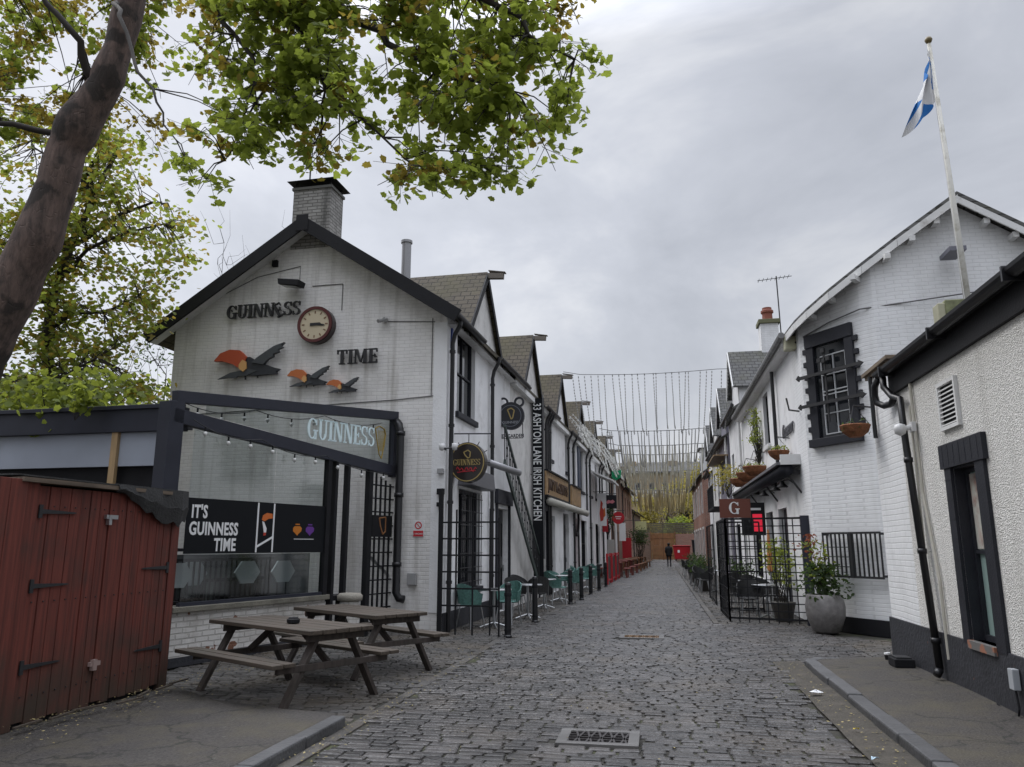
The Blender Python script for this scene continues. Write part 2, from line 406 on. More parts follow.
def wall(mb, F, u0, u1, z0, z1, holes, depth=.2):
    """front sheet of a wall with true openings and their reveals"""
    us = sorted({u0, u1, *[h[0] for h in holes], *[h[1] for h in holes]}); zs = sorted({z0, z1, *[h[2] for h in holes], *[h[3] for h in holes]})
    us = [u for u in us if u0 - 1e-6 <= u <= u1 + 1e-6]; zs = [z for z in zs if z0 - 1e-6 <= z <= z1 + 1e-6]
    for i in range(len(us) - 1):
        for j in range(len(zs) - 1):
            uc = (us[i] + us[i + 1]) / 2; zc = (zs[j] + zs[j + 1]) / 2
            if any(h[0] < uc < h[1] and h[2] < zc < h[3] for h in holes): continue
            mb.poly([F(us[i], zs[j], 0), F(us[i + 1], zs[j], 0), F(us[i + 1], zs[j + 1], 0), F(us[i], zs[j + 1], 0)])
    for a, b, c, d in holes:
        for p, q in (((a, c), (b, c)), ((b, c), (b, d)), ((b, d), (a, d)), ((a, d), (a, c))):
            mb.poly([F(p[0], p[1], 0), F(q[0], q[1], 0), F(q[0], q[1], -depth), F(p[0], p[1], -depth)])

def text(name, body, F, u, z, size, d0, d1, m, parent=None, sx=1.0, bold=0.0, rot=0.0, align='LEFT', shear=0.0):
    """raised lettering in a wall frame; one mesh"""
    cu = bpy.data.curves.new(name, 'FONT'); cu.body = body; cu.size = 1.0; cu.extrude = .5; cu.offset = bold; cu.align_x = align; cu.shear = shear; cu.space_character = 1.0 + bold * 2.6
    cu.resolution_u = 3
    tmp = bpy.data.objects.new(name, cu); COL.objects.link(tmp)
    dg = bpy.context.evaluated_depsgraph_get()
    me = bpy.data.meshes.new_from_object(tmp.evaluated_get(dg)); bpy.data.objects.remove(tmp)
    c, s = math.cos(rot), math.sin(rot)
    for v in me.vertices:
        x, y = v.co.x * size * sx, v.co.y * size
        x, y = x * c - y * s, x * s + y * c
        v.co = F(u + x, z + y, d0 if v.co.z < 0 else d1)
    me.update(); me.name = name; me.materials.clear(); me.materials.append(m)
    o = bpy.data.objects.new(name, me); COL.objects.link(o)
    if parent: o.parent = parent
    return o

# serif capitals drawn as strokes: boxes (x0,y0,x1,y1), and thick arcs
def arc(cx, cy, rx, ry, a0, a1, t0, t1, n=12):
    out, inn = [], []
    for i in range(n + 1):
        a = R(a0 + (a1 - a0) * i / n); th = t0 + (t1 - t0) * abs(math.cos(a))
        out.append((cx + rx * math.cos(a), cy + ry * math.sin(a))); inn.append((cx + (rx - th) * math.cos(a), cy + (ry - t0) * math.sin(a)))
    return [(out[i], out[i + 1], inn[i + 1], inn[i]) for i in range(n)]
def bx(a, b, c, d): return [((a, b), (c, b), (c, d), (a, d))]
GL = {
 'G': (arc(.36, .5, .36, .5, 40, 320, .07, .17) + bx(.5, .0, .66, .42) + bx(.42, .38, .74, .45) + bx(.6, .68, .66, .96), .78),
 'U': (bx(.06, .3, .22, 1) + bx(.0, .93, .3, 1) + arc(.33, .32, .27, .32, 180, 360, .07, .16) + bx(.5, .3, .6, 1) + bx(.42, .93, .7, 1), .74),
 'I': (bx(.08, 0, .25, 1) + bx(0, 0, .33, .07) + bx(0, .93, .33, 1), .38),
 'N': (bx(.07, 0, .14, 1) + bx(0, 0, .24, .07) + bx(0, .93, .24, 1) + [((.07, 1), (.26, 1), (.66, 0), (.48, 0))] + bx(.58, 0, .65, 1) + bx(.5, .93, .74, 1), .79),
 'E': (bx(.07, 0, .24, 1) + bx(0, 0, .56, .08) + bx(0, .92, .56, 1) + bx(.2, .46, .44, .54) + bx(.5, 0, .57, .24) + bx(.5, .76, .57, 1) + bx(.38, .38, .44, .62), .63),
 'S': (arc(.27, .74, .27, .26, 30, 270, .07, .13) + arc(.27, .26, .27, .26, -150, 90, .07, .13) + bx(.45, .7, .51, .98) + bx(.03, .02, .09, .3), .6),
 'T': (bx(.24, 0, .41, 1) + bx(.14, 0, .51, .07) + bx(0, .92, .65, 1) + bx(0, .72, .07, 1) + bx(.58, .72, .65, 1), .71),
 'M': (bx(.07, 0, .14, 1) + bx(0, 0, .24, .07) + bx(0, .93, .2, 1) + [((.07, 1), (.25, 1), (.5, .1), (.4, .1))] + [((.44, .1), (.5, .1), (.72, 1), (.66, 1))] + bx(.64, 0, .81, 1) + bx(.56, 0, .89, .07) + bx(.72, .93, .89, 1), .95),
}
def serif(name, body, F, u, z, h, d0, d1, m, parent=None, sx=1.0, slope=0.0, tilt=None, fade=None):
    mb = MB(); x = 0
    for i, ch in enumerate(body):
        g, adv = GL[ch]
        rot = R(tilt[1]) if tilt and tilt[0] == i else 0
        for q in g:
            pts = []
            for px, py in q:
                if rot:
                    cx, cy = .3, .42; dx, dy = px - cx, py - cy; px, py = cx + dx * math.cos(rot) - dy * math.sin(rot), cy + dx * math.sin(rot) + dy * math.cos(rot) - .05
                uu = (x + px) * h * sx
                pts.append((u + uu, z + py * h + slope * uu))
            mb.prism(pts, F, d0, d1)
        x += adv
    return mb.build(name, m, parent), x * h * sx

# ============================================================ GROUND
def ground():
    m = mat('earth', (.06, .055, .045), .9, var=.3, vscale=.5, bump=.4, bscale=8)
    b = MB(); b.poly([(-600, -100, -.06), (600, -100, -.06), (600, 1200, -.06), (-600, 1200, -.06)])
    struct(b.build('ground', m))
ground()

JOINT = mat('joint grit and moss', (.03, .028, .022), .95, var=.3, vscale=6, dirt=(.045, .05, .02), dscale=2.0, dlo=.5, dhi=.65, bump=.5)
SETT = mat('worn whin setts', (.054, .050, .048), .29, var=.45, vscale=2.0, bump=.6, bscale=34, island=.45, dirt=(.085, .07, .055), dscale=.8, dlo=.5, dhi=.75)
SETT2 = mat('dirty small setts', (.062, .058, .054), .6, var=.28, vscale=2.0, bump=.6, bscale=34, island=.4, dirt=(.075, .06, .042), dscale=.9, dlo=.45, dhi=.7)
ASPHALT = mat('old asphalt', (.052, .046, .041), .8, var=.55, vscale=45, bump=1.0, bscale=60, dirt=(.08, .068, .045), dscale=2.2, dlo=.45, dhi=.72)
def crack_and_gum(m):
    t = m.node_tree; b = t.nodes['Principled BSDF']; src = b.inputs['Base Color'].links[0].from_socket; N = t.nodes.new; K = t.links.new
    co = N('ShaderNodeTexCoord'); n = N('ShaderNodeTexNoise'); n.inputs['Scale'].default_value = 3; n.inputs['Detail'].default_value = 5; K(co.outputs['Object'], n.inputs['Vector'])
    ad = N('ShaderNodeVectorMath'); ad.operation = 'MULTIPLY_ADD'; ad.inputs[1].default_value = (.5, .5, .5); K(n.outputs['Color'], ad.inputs[0]); K(co.outputs['Object'], ad.inputs[2])
    v = N('ShaderNodeTexVoronoi'); v.feature = 'DISTANCE_TO_EDGE'; v.inputs['Scale'].default_value = .62; K(ad.outputs[0], v.inputs['Vector'])
    c = N('ShaderNodeMapRange'); c.inputs['From Min'].default_value = .004; c.inputs['From Max'].default_value = .012; c.inputs['To Min'].default_value = .8; c.inputs['To Max'].default_value = 0; K(v.outputs['Distance'], c.inputs['Value'])
    m1 = N('ShaderNodeMix'); m1.data_type = 'RGBA'; K(c.outputs[0], m1.inputs['Factor']); K(src, m1.inputs['A']); m1.inputs['B'].default_value = (.016, .015, .012, 1)
    g = N('ShaderNodeTexVoronoi'); g.inputs['Scale'].default_value = 4.5; K(co.outputs['Object'], g.inputs['Vector'])
    gr_ = N('ShaderNodeMapRange'); gr_.inputs['From Min'].default_value = .06; gr_.inputs['From Max'].default_value = .08; gr_.inputs['To Min'].default_value = .55; gr_.inputs['To Max'].default_value = 0; K(g.outputs['Distance'], gr_.inputs['Value'])
    m2 = N('ShaderNodeMix'); m2.data_type = 'RGBA'; K(gr_.outputs[0], m2.inputs['Factor']); K(m1.outputs['Result'], m2.inputs['A']); m2.inputs['B'].default_value = (.13, .125, .115, 1)
    K(m2.outputs['Result'], b.inputs['Base Color'])
crack_and_gum(ASPHALT)
KERB = mat('whin kerb stone', (.07, .07, .072), .6, var=.25, vscale=3, bump=.5, bscale=30, island=.2)

def gz(x, y): return .018 * noise.noise(Vector((x * .45, y * .45, 3.1))) + .008 * noise.noise(Vector((x * 1.6, y * 1.6, 9.1)))

def setts(name, x0, x1, y0, y1, lw, rh, m, keep, rnd, gap=.012):
    V, Fc = [], []
    y = y0; row = 0
    while y < y1:
        h = rh * rnd.uniform(.9, 1.1)
        x = x0 - rnd.random() * lw
        while x < x1:
            w = lw * rnd.uniform(.68, 1.32)
            a, b = max(x, x0), min(x + w, x1); x += w
            if b - a < .05: continue
            cx, cy = (a + b) / 2, y + h / 2 + .03 * noise.noise(Vector(((a + b) * .35, y * .3, 0)))
            if not keep(cx, cy): continue
            g = gap * rnd.uniform(.5, 1.3); hx, hy = (b - a) / 2 - g / 2, h / 2 - g / 2 - .005
            z = gz(cx, cy) + rnd.uniform(-.005, .005); tx, ty = rnd.uniform(-.03, .03), rnd.uniform(-.06, .06)
            rot = rnd.uniform(-.018, .018); n = len(V)
            for ins, dz in ((0, -.045), (.003, -.009), (.015, 0)):
                for sx, sy in ((-1, -1), (1, -1), (1, 1), (-1, 1)):
                    px, py = sx * (hx - min(ins, hx * .5)) * rnd.uniform(.96, 1.0), sy * (hy - min(ins * .8, hy * .5)) * rnd.uniform(.95, 1.0)
                    V.append((cx + px - rot * py, cy + py + rot * px, z + dz + tx * px + ty * py))
            for k in range(2):
                for s in range(4):
                    p, q = n + k * 4 + s, n + k * 4 + (s + 1) % 4; Fc.append((p, q, q + 4, p + 4))
            Fc.append((n + 8, n + 9, n + 10, n + 11))
        y += h; row += 1
    me = bpy.data.meshes.new(name); me.from_pydata(V, [], Fc); me.update(); me.materials.append(m)
    for p in me.polygons: p.use_smooth = False
    o = bpy.data.objects.new(name, me); COL.objects.link(o); return struct(o)
rnd = random.Random(3)
jb = MB()
for i in range(60):
    for j in range(150):
        xa, ya = -7.5 + i * .5, 1 + j * .65
        jb.poly([(xa, ya, gz(xa, ya) - .02), (xa + .5, ya, gz(xa + .5, ya) - .02), (xa + .5, ya + .65, gz(xa + .5, ya + .65) - .02), (xa, ya + .65, gz(xa, ya + .65) - .02)])
struct(jb.build('street_bed', JOINT, smooth=True))
def in_drain(x, y): return (-.92 < x < -.22 and 6.72 < y < 7.28) or (-.78 < x < .02 and 14.2 < y < 14.75)
def keep_road(x, y):
    if y < 11.95 and x > 1.5 and not (y > 11.7): return False
    if in_drain(x, y): return False
    if x > 3.0 and y > 15.0: return False
    return True
def lane_left(y): return -2.72 + .028 * max(0, y - 14)
setts('road_setts', -2.9, 3.0, 3.2, 44, .235, .104, SETT, lambda x, y: x > lane_left(y) and keep_road(x, y) and (x < 1.05 or y < 17.0), rnd)
setts('road_setts_far', -2.2, 3.0, 44, 88, .28, .2, SETT, lambda x, y: x > lane_left(y) and x < 1.5, rnd, gap=.02)
setts('side_lane_setts', 3.0, 12, 12.1, 15.2, .22, .12, SETT2, lambda x, y: y < 14.3 + max(0, 4 - x), rnd)
setts('pavement_setts', -6.4, -2.2, 7.25, 50, .19, .105, SETT2, lambda x, y: x < lane_left(y) - .14 and y > 7.3 - .0 * x, rnd, gap=.014)
setts('terrace_pavement_setts', 1.1, 3.1, 16.9, 60, .2, .15, SETT2, lambda x, y: x > 1.2, rnd, gap=.014)
# long channel stones between road and pavement
cb = MB(); y = 3.0; r2 = random.Random(5)
while y < 60:
    ln = r2.uniform(.5, .8); x = lane_left(y) - .07
    cb.box(x - .065, x + .06, y, y + ln - .012, -.1, gz(x, y) + r2.uniform(-.006, .002)); y += ln
struct(cb.build('channel_stones', SETT2, bevel=.008))
cb = MB(); y = 12.2
while y < 60:
    ln = r2.uniform(.6, .9); cb.box(1.02, 1.14, max(y, 17), max(y, 17) + ln - .012, -.1, .03 + r2.uniform(-.006, .002)); y += ln
struct(cb.build('right_channel_stones', SETT2, bevel=.008))

def asphalt(name, outline, z, nsub=.18):
    import bmesh
    bm = bmesh.new(); vs_ = [bm.verts.new((x, y, 0)) for x, y in outline]; bm.faces.new(vs_)
    xs = [p[0] for p in outline]; ys = [p[1] for p in outline]
    t = min(xs)
    while t < max(xs):
        bmesh.ops.bisect_plane(bm, geom=bm.verts[:] + bm.edges[:] + bm.faces[:], plane_co=(t, 0, 0), plane_no=(1, 0, 0)); t += .35
    t = min(ys)
    while t < max(ys):
        bmesh.ops.bisect_plane(bm, geom=bm.verts[:] + bm.edges[:] + bm.faces[:], plane_co=(0, t, 0), plane_no=(0, 1, 0)); t += .35
    for v in bm.verts: v.co.z = z(v.co.x, v.co.y)
    # skirt down
    ed = [e for e in bm.edges if e.is_boundary]
    r = bmesh.ops.extrude_edge_only(bm, edges=ed)
    for v in [g for g in r['geom'] if isinstance(g, bmesh.types.BMVert)]: v.co.z = -.1
    me = bpy.data.meshes.new(name); bm.to_mesh(me); bm.free(); me.materials.append(ASPHALT)
    for p in me.polygons: p.use_smooth = True
    o = bpy.data.objects.new(name, me); COL.objects.link(o); return struct(o)
asphalt('left_pavement', [(-9, 2), (-3.0, 2), (-2.98, 7.15), (-3.6, 7.3), (-4.6, 7.75), (-5.6, 8.5), (-7.5, 9.5), (-9, 9.5)], lambda x, y: .075 + .02 * noise.noise(Vector((x * .6, y * .6, 0))) - .045 * max(0, min(1, (-x - 3.2) / 1.6)))
asphalt('right_pavement', [(2.0, 2), (8, 2), (8, 12.0), (3.6, 12.2), (2.5, 12.05), (2.08, 11.75), (2.0, 11.4)], lambda x, y: .09 + .02 * noise.noise(Vector((x * .6, y * .6, 5))) + .02 * (x - 2) - .05 * max(0, (y - 11) / 1.2))
kb = MB(); y = 2.0
while y < 7.1:
    ln = min(r2.uniform(.7, 1.0), 7.16 - y)
    if ln > .1: kb.box(-3.0, -2.86, y, y + ln - .012, -.1, .085 + r2.uniform(-.006, .006))
    y += ln
struct(kb.build('left_kerb', KERB, bevel=.018))
kb = MB(); y = 2.0
while y < 11.3:
    ln = min(r2.uniform(.75, 1.05), 11.35 - y); xo = r2.uniform(-.008, .008)
    if ln > .1: kb.box(1.84 + xo, 2.0, y, y + ln - .014, -.1, .095 + r2.uniform(-.008, .006))
    y += ln
for a0, a1 in ((180, 150), (150, 120), (120, 95)):
    c = (2.45, 11.38); p = []
    for rr in (.61, .46):
        for aa in (a0 - 1.0, a1 + 1.0): p.append((c[0] + rr * math.cos(R(aa)), c[1] + rr * math.sin(R(aa))))
    p = [p[0], p[1], p[3], p[2]]
    kb.hexa([(x, y, -.1) for x, y in p] + [(x, y, .085 - .03 * (180 - a0) / 90) for x, y in p])
struct(kb.build('right_kerb', KERB, bevel=.018))
# dirt filled gutter inside the kerb
gb = MB()
for i in range(24):
    y0, y1 = 2 + i * .41, 2.41 + i * .41
    w0 = .34 + .06 * noise.noise(Vector((y0, 0, 0))); w1 = .34 + .06 * noise.noise(Vector((y1, 0, 0)))
    gb.poly([(1.84 - w0, y0, .0), (1.86, y0, .02), (1.86, y1, .02), (1.84 - w1, y1, .0)])
struct(gb.build('gutter', mat('gutter silt', (.06, .052, .042), .9, var=.35, vscale=5, bump=1, bscale=30, dirt=(.05, .045, .035), dscale=4, dlo=.45, dhi=.6), smooth=True))

def drain(loc, w, d, name_label, rusty=False):
    t = thing('drain_cover', name_label, 'drain cover', loc)
    fr = MB(); z = .012
    fr.box(-w / 2, w / 2, -d / 2, -d / 2 + .07, -.05, z); fr.box(-w / 2, w / 2, d / 2 - .07, d / 2, -.05, z); fr.box(-w / 2, -w / 2 + .09, -d / 2 + .07, d / 2 - .07, -.05, z); fr.box(w / 2 - .09, w / 2, -d / 2 + .07, d / 2 - .07, -.05, z)
    fr.build('frame', mat('worn cast iron', (.14, .135, .13), .45, metal=.5, var=.2), t, bevel=.004)
    g = MB()
    for i in range(11):
        x = -w / 2 + .1 + i * (w - .2) / 10
        g.beam((x, -d / 2 + .07, 0), (x + (.06 if i % 2 else -.06), d / 2 - .07, 0), .018, .02)
    for i in range(5):
        y = -d / 2 + .1 + i * (d - .2) / 4; g.beam((-w / 2 + .09, y, -.003), (w / 2 - .09, y, -.003), .014, .02)
    g.build('grate', mat('rusty grate', (.16, .09, .04), .7, var=.3) if rusty else mat('dark grate', (.05, .045, .045), .5, metal=.5), t)
    p = MB(); p.box(-w / 2 + .02, w / 2 - .02, -d / 2 + .02, d / 2 - .02, -.12, -.045); p.build('pit', mat('drain black', (.006, .006, .006), .9), t)
drain((-.57, 7.0, .004), .68, .52, 'iron drain grating with pale frame set in the near cobbles')
drain((-.38, 14.47, .004), .78, .5, 'rusty brown drain grating further up the cobbled lane', True)

# litter: yellow blossom and grit blown along kerbs, one thing nobody could count
lb = MB(); r3 = random.Random(11)
def bit(x, y, z, s):
    a = r3.uniform(0, 6.28); c, q = math.cos(a) * s, math.sin(a) * s
    lb.poly([(x - c, y - q, z + r3.uniform(0, .01)), (x + q * .6, y - c * .6, z + r3.uniform(0, .006)), (x + c, y + q, z + r3.uniform(0, .01)), (x - q * .6, y + c * .6, z + r3.uniform(0, .006))])
for i in range(1000):
    k = r3.random()
    if k < .25: x, y = -2.87 + r3.gauss(.12, .1), r3.uniform(4.5, 12); z = .014
    elif k < .5: x, y = r3.uniform(1.45, 1.83), r3.uniform(5, 11.6); z = .022
    elif k < .85: x, y = -5.5 + abs(r3.gauss(0, .35)), r3.uniform(5.6, 9.4); z = .1
    elif k < .93: x, y = r3.uniform(-6, -3), r3.uniform(7.5, 13); z = .016
    else: x, y = r3.uniform(-2.8, 1.6), r3.uniform(5, 12); z = .016
    bit(x, y, z, r3.uniform(.006, .018))
o = lb.build('fallen_blossom', mat('yellow blossom', (.22, .18, .08), .8, var=.5, vscale=3, island=.5)); o['kind'] = 'stuff'
for (x, y, s, z, lab, colr) in ((1.60, 9.3, .09, .03, 'crumpled white paper litter in the gutter by the right kerb', (.75, .76, .78)), (1.52, 6.62, .035, .03, 'small pale blue scrap of litter in the near right gutter', (.45, .6, .7)), (1.62, 7.6, .03, .03, 'small yellow scrap of litter beside the right kerb', (.7, .55, .06))):
    b = MB(); pr = random.Random(int(x * 100)); n = 9
    ring = [(x + s * math.cos(i * .7) * pr.uniform(.6, 1.1), y + s * .6 * math.sin(i * .7) * pr.uniform(.6, 1.1), z + pr.uniform(-.004, .02)) for i in range(n)]
    for i in range(n): b.poly([ring[i], ring[(i + 1) % n], (x + pr.uniform(-.01, .01), y, z + s * .45)])
    tag(b.build('litter', mat('litter ' + lab[:14], colr, .6)), lab, 'litter')
# ============================================================ LEFT BUILDINGS
S = .03; ANG = -math.atan(S)
ORG = Vector((-4.05, 14.45, 0))
AX = Vector((math.sin(-ANG), math.cos(-ANG), 0)); AXN = Vector((math.cos(-ANG), -math.sin(-ANG), 0))
def FL(u, z, d): return (d, u, z)                # local frame of a left house: u along the lane, d outwards
EAVE, RIDGE, WID = 6.2, 8.24, 6.2
DEPTH = WID / 2

def window(parent, F, u0, u1, z0, z1, d=-.14, bars=(1, 1), frame=TRIM_WHITE, glass=GLASS_DARK, fw=.05, sill=None, name='window'):
    b = MB(); f = fw
    b.fbox(F, u0, u0 + f, z0, z1, d, d + .05); b.fbox(F, u1 - f, u1, z0, z1, d, d + .05)
    b.fbox(F, u0 + f, u1 - f, z0, z0 + f, d, d + .05); b.fbox(F, u0 + f, u1 - f, z1 - f, z1, d, d + .05)
    nu, nz_ = bars
    for i in range(1, nu + 1):
        u = u0 + (u1 - u0) * i / (nu + 1); b.fbox(F, u - .015, u + .015, z0 + f, z1 - f, d + .005, d + .042)
    for i in range(1, nz_ + 1):
        z = z0 + (z1 - z0) * i / (nz_ + 1); b.fbox(F, u0 + f, u1 - f, z - .018, z + .018, d + .006, d + .046)
    w = b.build(name, frame, parent)
    g = MB(); g.poly([F(u0, z0, d + .01), F(u1, z0, d + .01), F(u1, z1, d + .01), F(u0, z1, d + .01)]); g.build('pane', glass, w)
    if sill:
        s = MB(); s.fbox(F, u0 - .08, u1 + .08, z0 - .12, z0, -.1, .07); s.build('sill', sill, w, bevel=.008)
    return w

def door(parent, F, u0, u1, z1, d=-.14, m=BLACK, z0=0.0, glazed=False):
    b = MB(); b.fbox(F, u0, u1, z0, z1, d - .04, d)
    n = 2
    for i in range(2):
        for j in range(n):
            a0 = u0 + .08 + j * (u1 - u0 - .08) / n; a1 = a0 + (u1 - u0) / n - .16
            za = z0 + .15 + i * (z1 - z0) * .45; zb = za + (z1 - z0) * .36
            b.fbox(F, a0, a1, za, za + .03, d, d + .02); b.fbox(F, a0, a1, zb - .03, zb, d, d + .02); b.fbox(F, a0, a0 + .03, za + .03, zb - .03, d, d + .02); b.fbox(F, a1 - .03, a1, za + .03, zb - .03, d, d + .02)
    o = b.build('door', m, parent)
    h = MB(); h.fbox(F, u1 - .12, u1 - .09, z0 + .95, z0 + 1.1, d, d + .06); h.build('handle', STEEL, o)
    return o

def downpipe(parent, F, u, zt, zb=0.0, d=.09, r=.045, m=BLACK, swan=True):
    b = MB()
    pts = ([F(u, zt + .12, d + .16), F(u, zt - .02, d + .15), F(u, zt - .22, d + .04)] if swan else [F(u, zt, d)]) + [F(u, zt - .4, d), F(u, zb, d)]
    b.tube(pts, r, 10)
    z = zt - .6
    while z > zb + .3:
        b.tube([F(u, z, d), F(u, z + .06, d)], r * 1.35, 10); z -= 1.5
    return b.build('downpipe', m, parent, smooth=False)

def gutter(parent, F, u0, u1, z, d=.3, m=BLACK):
    b = MB(); n = 7; prof = []
    for i in range(n + 1):
        a = math.pi * i / n; prof.append((math.cos(a) * .075, -math.sin(a) * .07))
    full = prof + [(x * .8, zz * .8) for x, zz in reversed(prof)]
    base = len(b.v); k = len(full)
    for u in (u0, u1): b.v += [F(u, z + q[1], d + q[0]) for q in full]
    for i in range(k): j = (i + 1) % k; b.f.append((i, j, j + k, i + k))
    b.f.append(tuple(range(k))); b.f.append(tuple(range(2 * k - 1, k - 1, -1)))
    return b.build('gutter', m, parent)

def roof_slab(parent, pts, th, m, name='roof'):
    """planar sheet with thickness"""
    b = MB(); n = len(pts); pts = [Vector(p) for p in pts]
    nr = Vector((0, 0, 1)); lo = [p - nr * th for p in pts]
    b.poly(pts); b.poly(list(reversed(lo)))
    for i in range(n): j = (i + 1) % n; b.poly([pts[j], pts[i], lo[i], lo[j]])
    return b.build(name, m, parent)

def dormer(parent, uc, hw=1.42, zr=8.06, over=.12, wallm=WHITE2, side=1):
    """half-timber height wall gable flush with the facade with its own tiled roof running back to the main ridge"""
    def W(d, u, z): return (d * side, u, z)
    zf = EAVE + .15; tb = (RIDGE - zr) / (RIDGE - EAVE) * DEPTH
    g = MB()
    g.poly([W(.02, uc - hw, zf - .3), W(.02, uc + hw, zf - .3), W(.02, uc + hw, zf), W(.02, uc, zr - .1), W(.02, uc - hw, zf)])
    g.build('dormer_wall', wallm, parent)
    xr = -(DEPTH - tb)                                   # where its ridge dies into the main slope
    for s, nm in ((-1, 'dormer_roof'), (1, 'dormer_roof')):
        e = uc + s * (hw + .16); ze = zf - .14
        xe = -(ze - EAVE) / (RIDGE - EAVE) * DEPTH
        roof_slab(parent, [W(over, uc, zr), W(xr, uc, zr), W(min(xe, 0) - .05, e, ze), W(over, e, ze)], .07, TILE_D, nm)
    bb = MB()
    for s in (-1, 1):
        e = uc + s * (hw + .18)
        bb.beam(W(over + .015, uc, zr - .12), W(over + .015, e, zf - .27), .03, .15)
    bb.build('bargeboard', BLACK_MATT, parent)
    k = MB(); k.beam(W(-.1, uc, zr - .1), W(over + .4, uc, zr - .14), .13, .13); k.beam(W(over + .04, uc, zr + .01), W(over + .45, uc, zr - .06), .15, .02); k.build('ridge_beam', mat('grey driftwood', (.16, .14, .12), .8), parent)

def house_shell(t, L_, holes, wallm, first=False, u0=0.0):
    """a house of the left terrace, local u from 0 to L_"""
    w = MB(); wall(w, FL, u0, L_, 0, EAVE, holes)
    # back and party sides so that the inside is dark
    w.poly([(-WID, u0, 0), (-WID, L_, 0), (-WID, L_, EAVE), (-WID, u0, EAVE)])
    w.poly([(-.02, L_ - .01, 0), (-WID, L_ - .01, 0), (-WID, L_ - .01, EAVE), (-DEPTH, L_ - .01, RIDGE - .05), (-.02, L_ - .01, EAVE)])
    w.build('wall', wallm, t)
    ov = .16; k = (RIDGE - EAVE) / DEPTH; g = -.28 if first else 0
    roof_slab(t, [(ov, g, EAVE - ov * k + .06), (-DEPTH, g, RIDGE + .06), (-DEPTH, L_, RIDGE + .06), (ov, L_, EAVE - ov * k + .06)], .1, TILE)
    roof_slab(t, [(-DEPTH, g, RIDGE + .06), (-WID - ov, g, EAVE - ov * k + .06), (-WID - ov, L_, EAVE - ov * k + .06), (-DEPTH, L_, RIDGE + .06)], .1, TILE, 'rear_roof')
    s = MB(); s.box(.0, ov, u0, L_, EAVE - .3, EAVE - .26); s.box(ov - .03, ov - .005, u0, L_, EAVE - .29, EAVE - .12); s.build('soffit', TRIM_WHITE, t)
    b = MB(); b.tube([(-DEPTH, g, RIDGE + .07), (-DEPTH, L_, RIDGE + .07)], .09, 8); b.build('ridge_tiles', mat('ridge tile', (.12, .09, .07), .8), t)

def place(k): return ORG + AX * k
H = 5.85
# ---- house A, the corner pub with the gable
pub = thing('corner_pub', 'white brick gabled pub on the left corner with clock and lettering', 'pub', ORG, ANG)
holesA = [(.75, 2.2, 4.3, 6.1), (1.0, 2.75, .72, 2.75), (4.3, 5.6, 0, 2.5)]
w = MB(); wall(w, FL, 0, H, .35, EAVE, holesA)
w.build('wall', WHITE, pub)
pl = MB(); pl.box(-.0, .02, 0, 4.3, 0, .35); pl.box(0, .02, 5.6, H, 0, .35); pl.build('plinth', PLINTH, pub)
holesA_shell = MB()
kk = (RIDGE - EAVE) / DEPTH
g = MB()   # gable: painted brick
g.poly([(0, 0, 0), (-WID, 0, 0), (-WID, 0, EAVE), (-DEPTH, 0, RIDGE), (0, 0, EAVE)])
g.poly([(-WID, 0, 0), (-WID, H, 0), (-WID, H, EAVE), (-WID, 0, EAVE)])
g.build('gable_wall', WHITE_BRICK, pub)
pw = MB(); pw.poly([(-.02, H - .01, 0), (-WID, H - .01, 0), (-WID, H - .01, EAVE), (-DEPTH, H - .01, RIDGE - .05), (-.02, H - .01, EAVE)])
pw.poly([(-.6, .3, .05), (-WID, .3, .05), (-WID, H, .05), (-.6, H, .05)]); pw.build('inner_wall', BLACK_MATT, pub)
ov = .38
roof_slab(pub, [(.2, -ov, EAVE - .2 * kk + .1), (-DEPTH, -ov, RIDGE + .1), (-DEPTH, H, RIDGE + .1), (.2, H, EAVE - .2 * kk + .1)], .1, TILE)
roof_slab(pub, [(-DEPTH, -ov, RIDGE + .1), (-WID - .45, -ov, EAVE - .45 * kk + .1), (-WID - .45, H, EAVE - .45 * kk + .1), (-DEPTH, H, RIDGE + .1)], .1, TILE, 'rear_roof')
bb = MB()
for x1, z1, sgn in ((.34, EAVE - .34 * kk - .02, 1), (-WID - .42, EAVE - .42 * kk - .02, -1)):
    bb.beam((-DEPTH - .02 * sgn, -ov - .02, RIDGE + .04), (x1, -ov - .02, z1 + .04), .045, .27)
bb.box(-DEPTH - .14, -DEPTH + .14, -ov - .055, -ov - .045, RIDGE - .16, RIDGE + .2)
bb.build('bargeboard', BLACK_MATT, pub, bevel=.01)
sf = MB()
for xa, xb in ((.2, -DEPTH), (-DEPTH, -WID - .45)):
    za = RIDGE - abs(xa + DEPTH) * kk; zb = RIDGE - abs(xb + DEPTH) * kk
    sf.poly([(xa, -ov + .01, za - .01), (xb, -ov + .01, zb - .01), (xb, .0, zb - .01), (xa, .0, za - .01)])
sf.poly([(0, 0, EAVE - .25), (.2, 0, EAVE - .25), (.2, H, EAVE - .25), (0, H, EAVE - .25)])
sf.build('soffit', TRIM_WHITE, pub)
dormer(pub, 2.8, 1.42, 8.06)
gutter(pub, FL, -.42, 1.95, EAVE - .1, .27); gutter(pub, FL, 3.6, H + 1.2, EAVE - .1, .27)
downpipe(pub, FL, .12, EAVE - .22); downpipe(pub, FL, 3.5, EAVE - .22, .0)
window(pub, FL, .75, 2.2, 4.3, 6.1, bars=(1, 1), frame=CHARCOAL, sill=CHARCOAL)
window(pub, FL, 1.0, 2.75, .72, 2.75, bars=(2, 1), frame=CHARCOAL, sill=CHARCOAL, fw=.08)
gr = MB()
for i in range(8): gr.tube([FL(1.08 + i * .228, .76, .05), FL(1.08 + i * .228, 2.7, .05)], .009, 6)
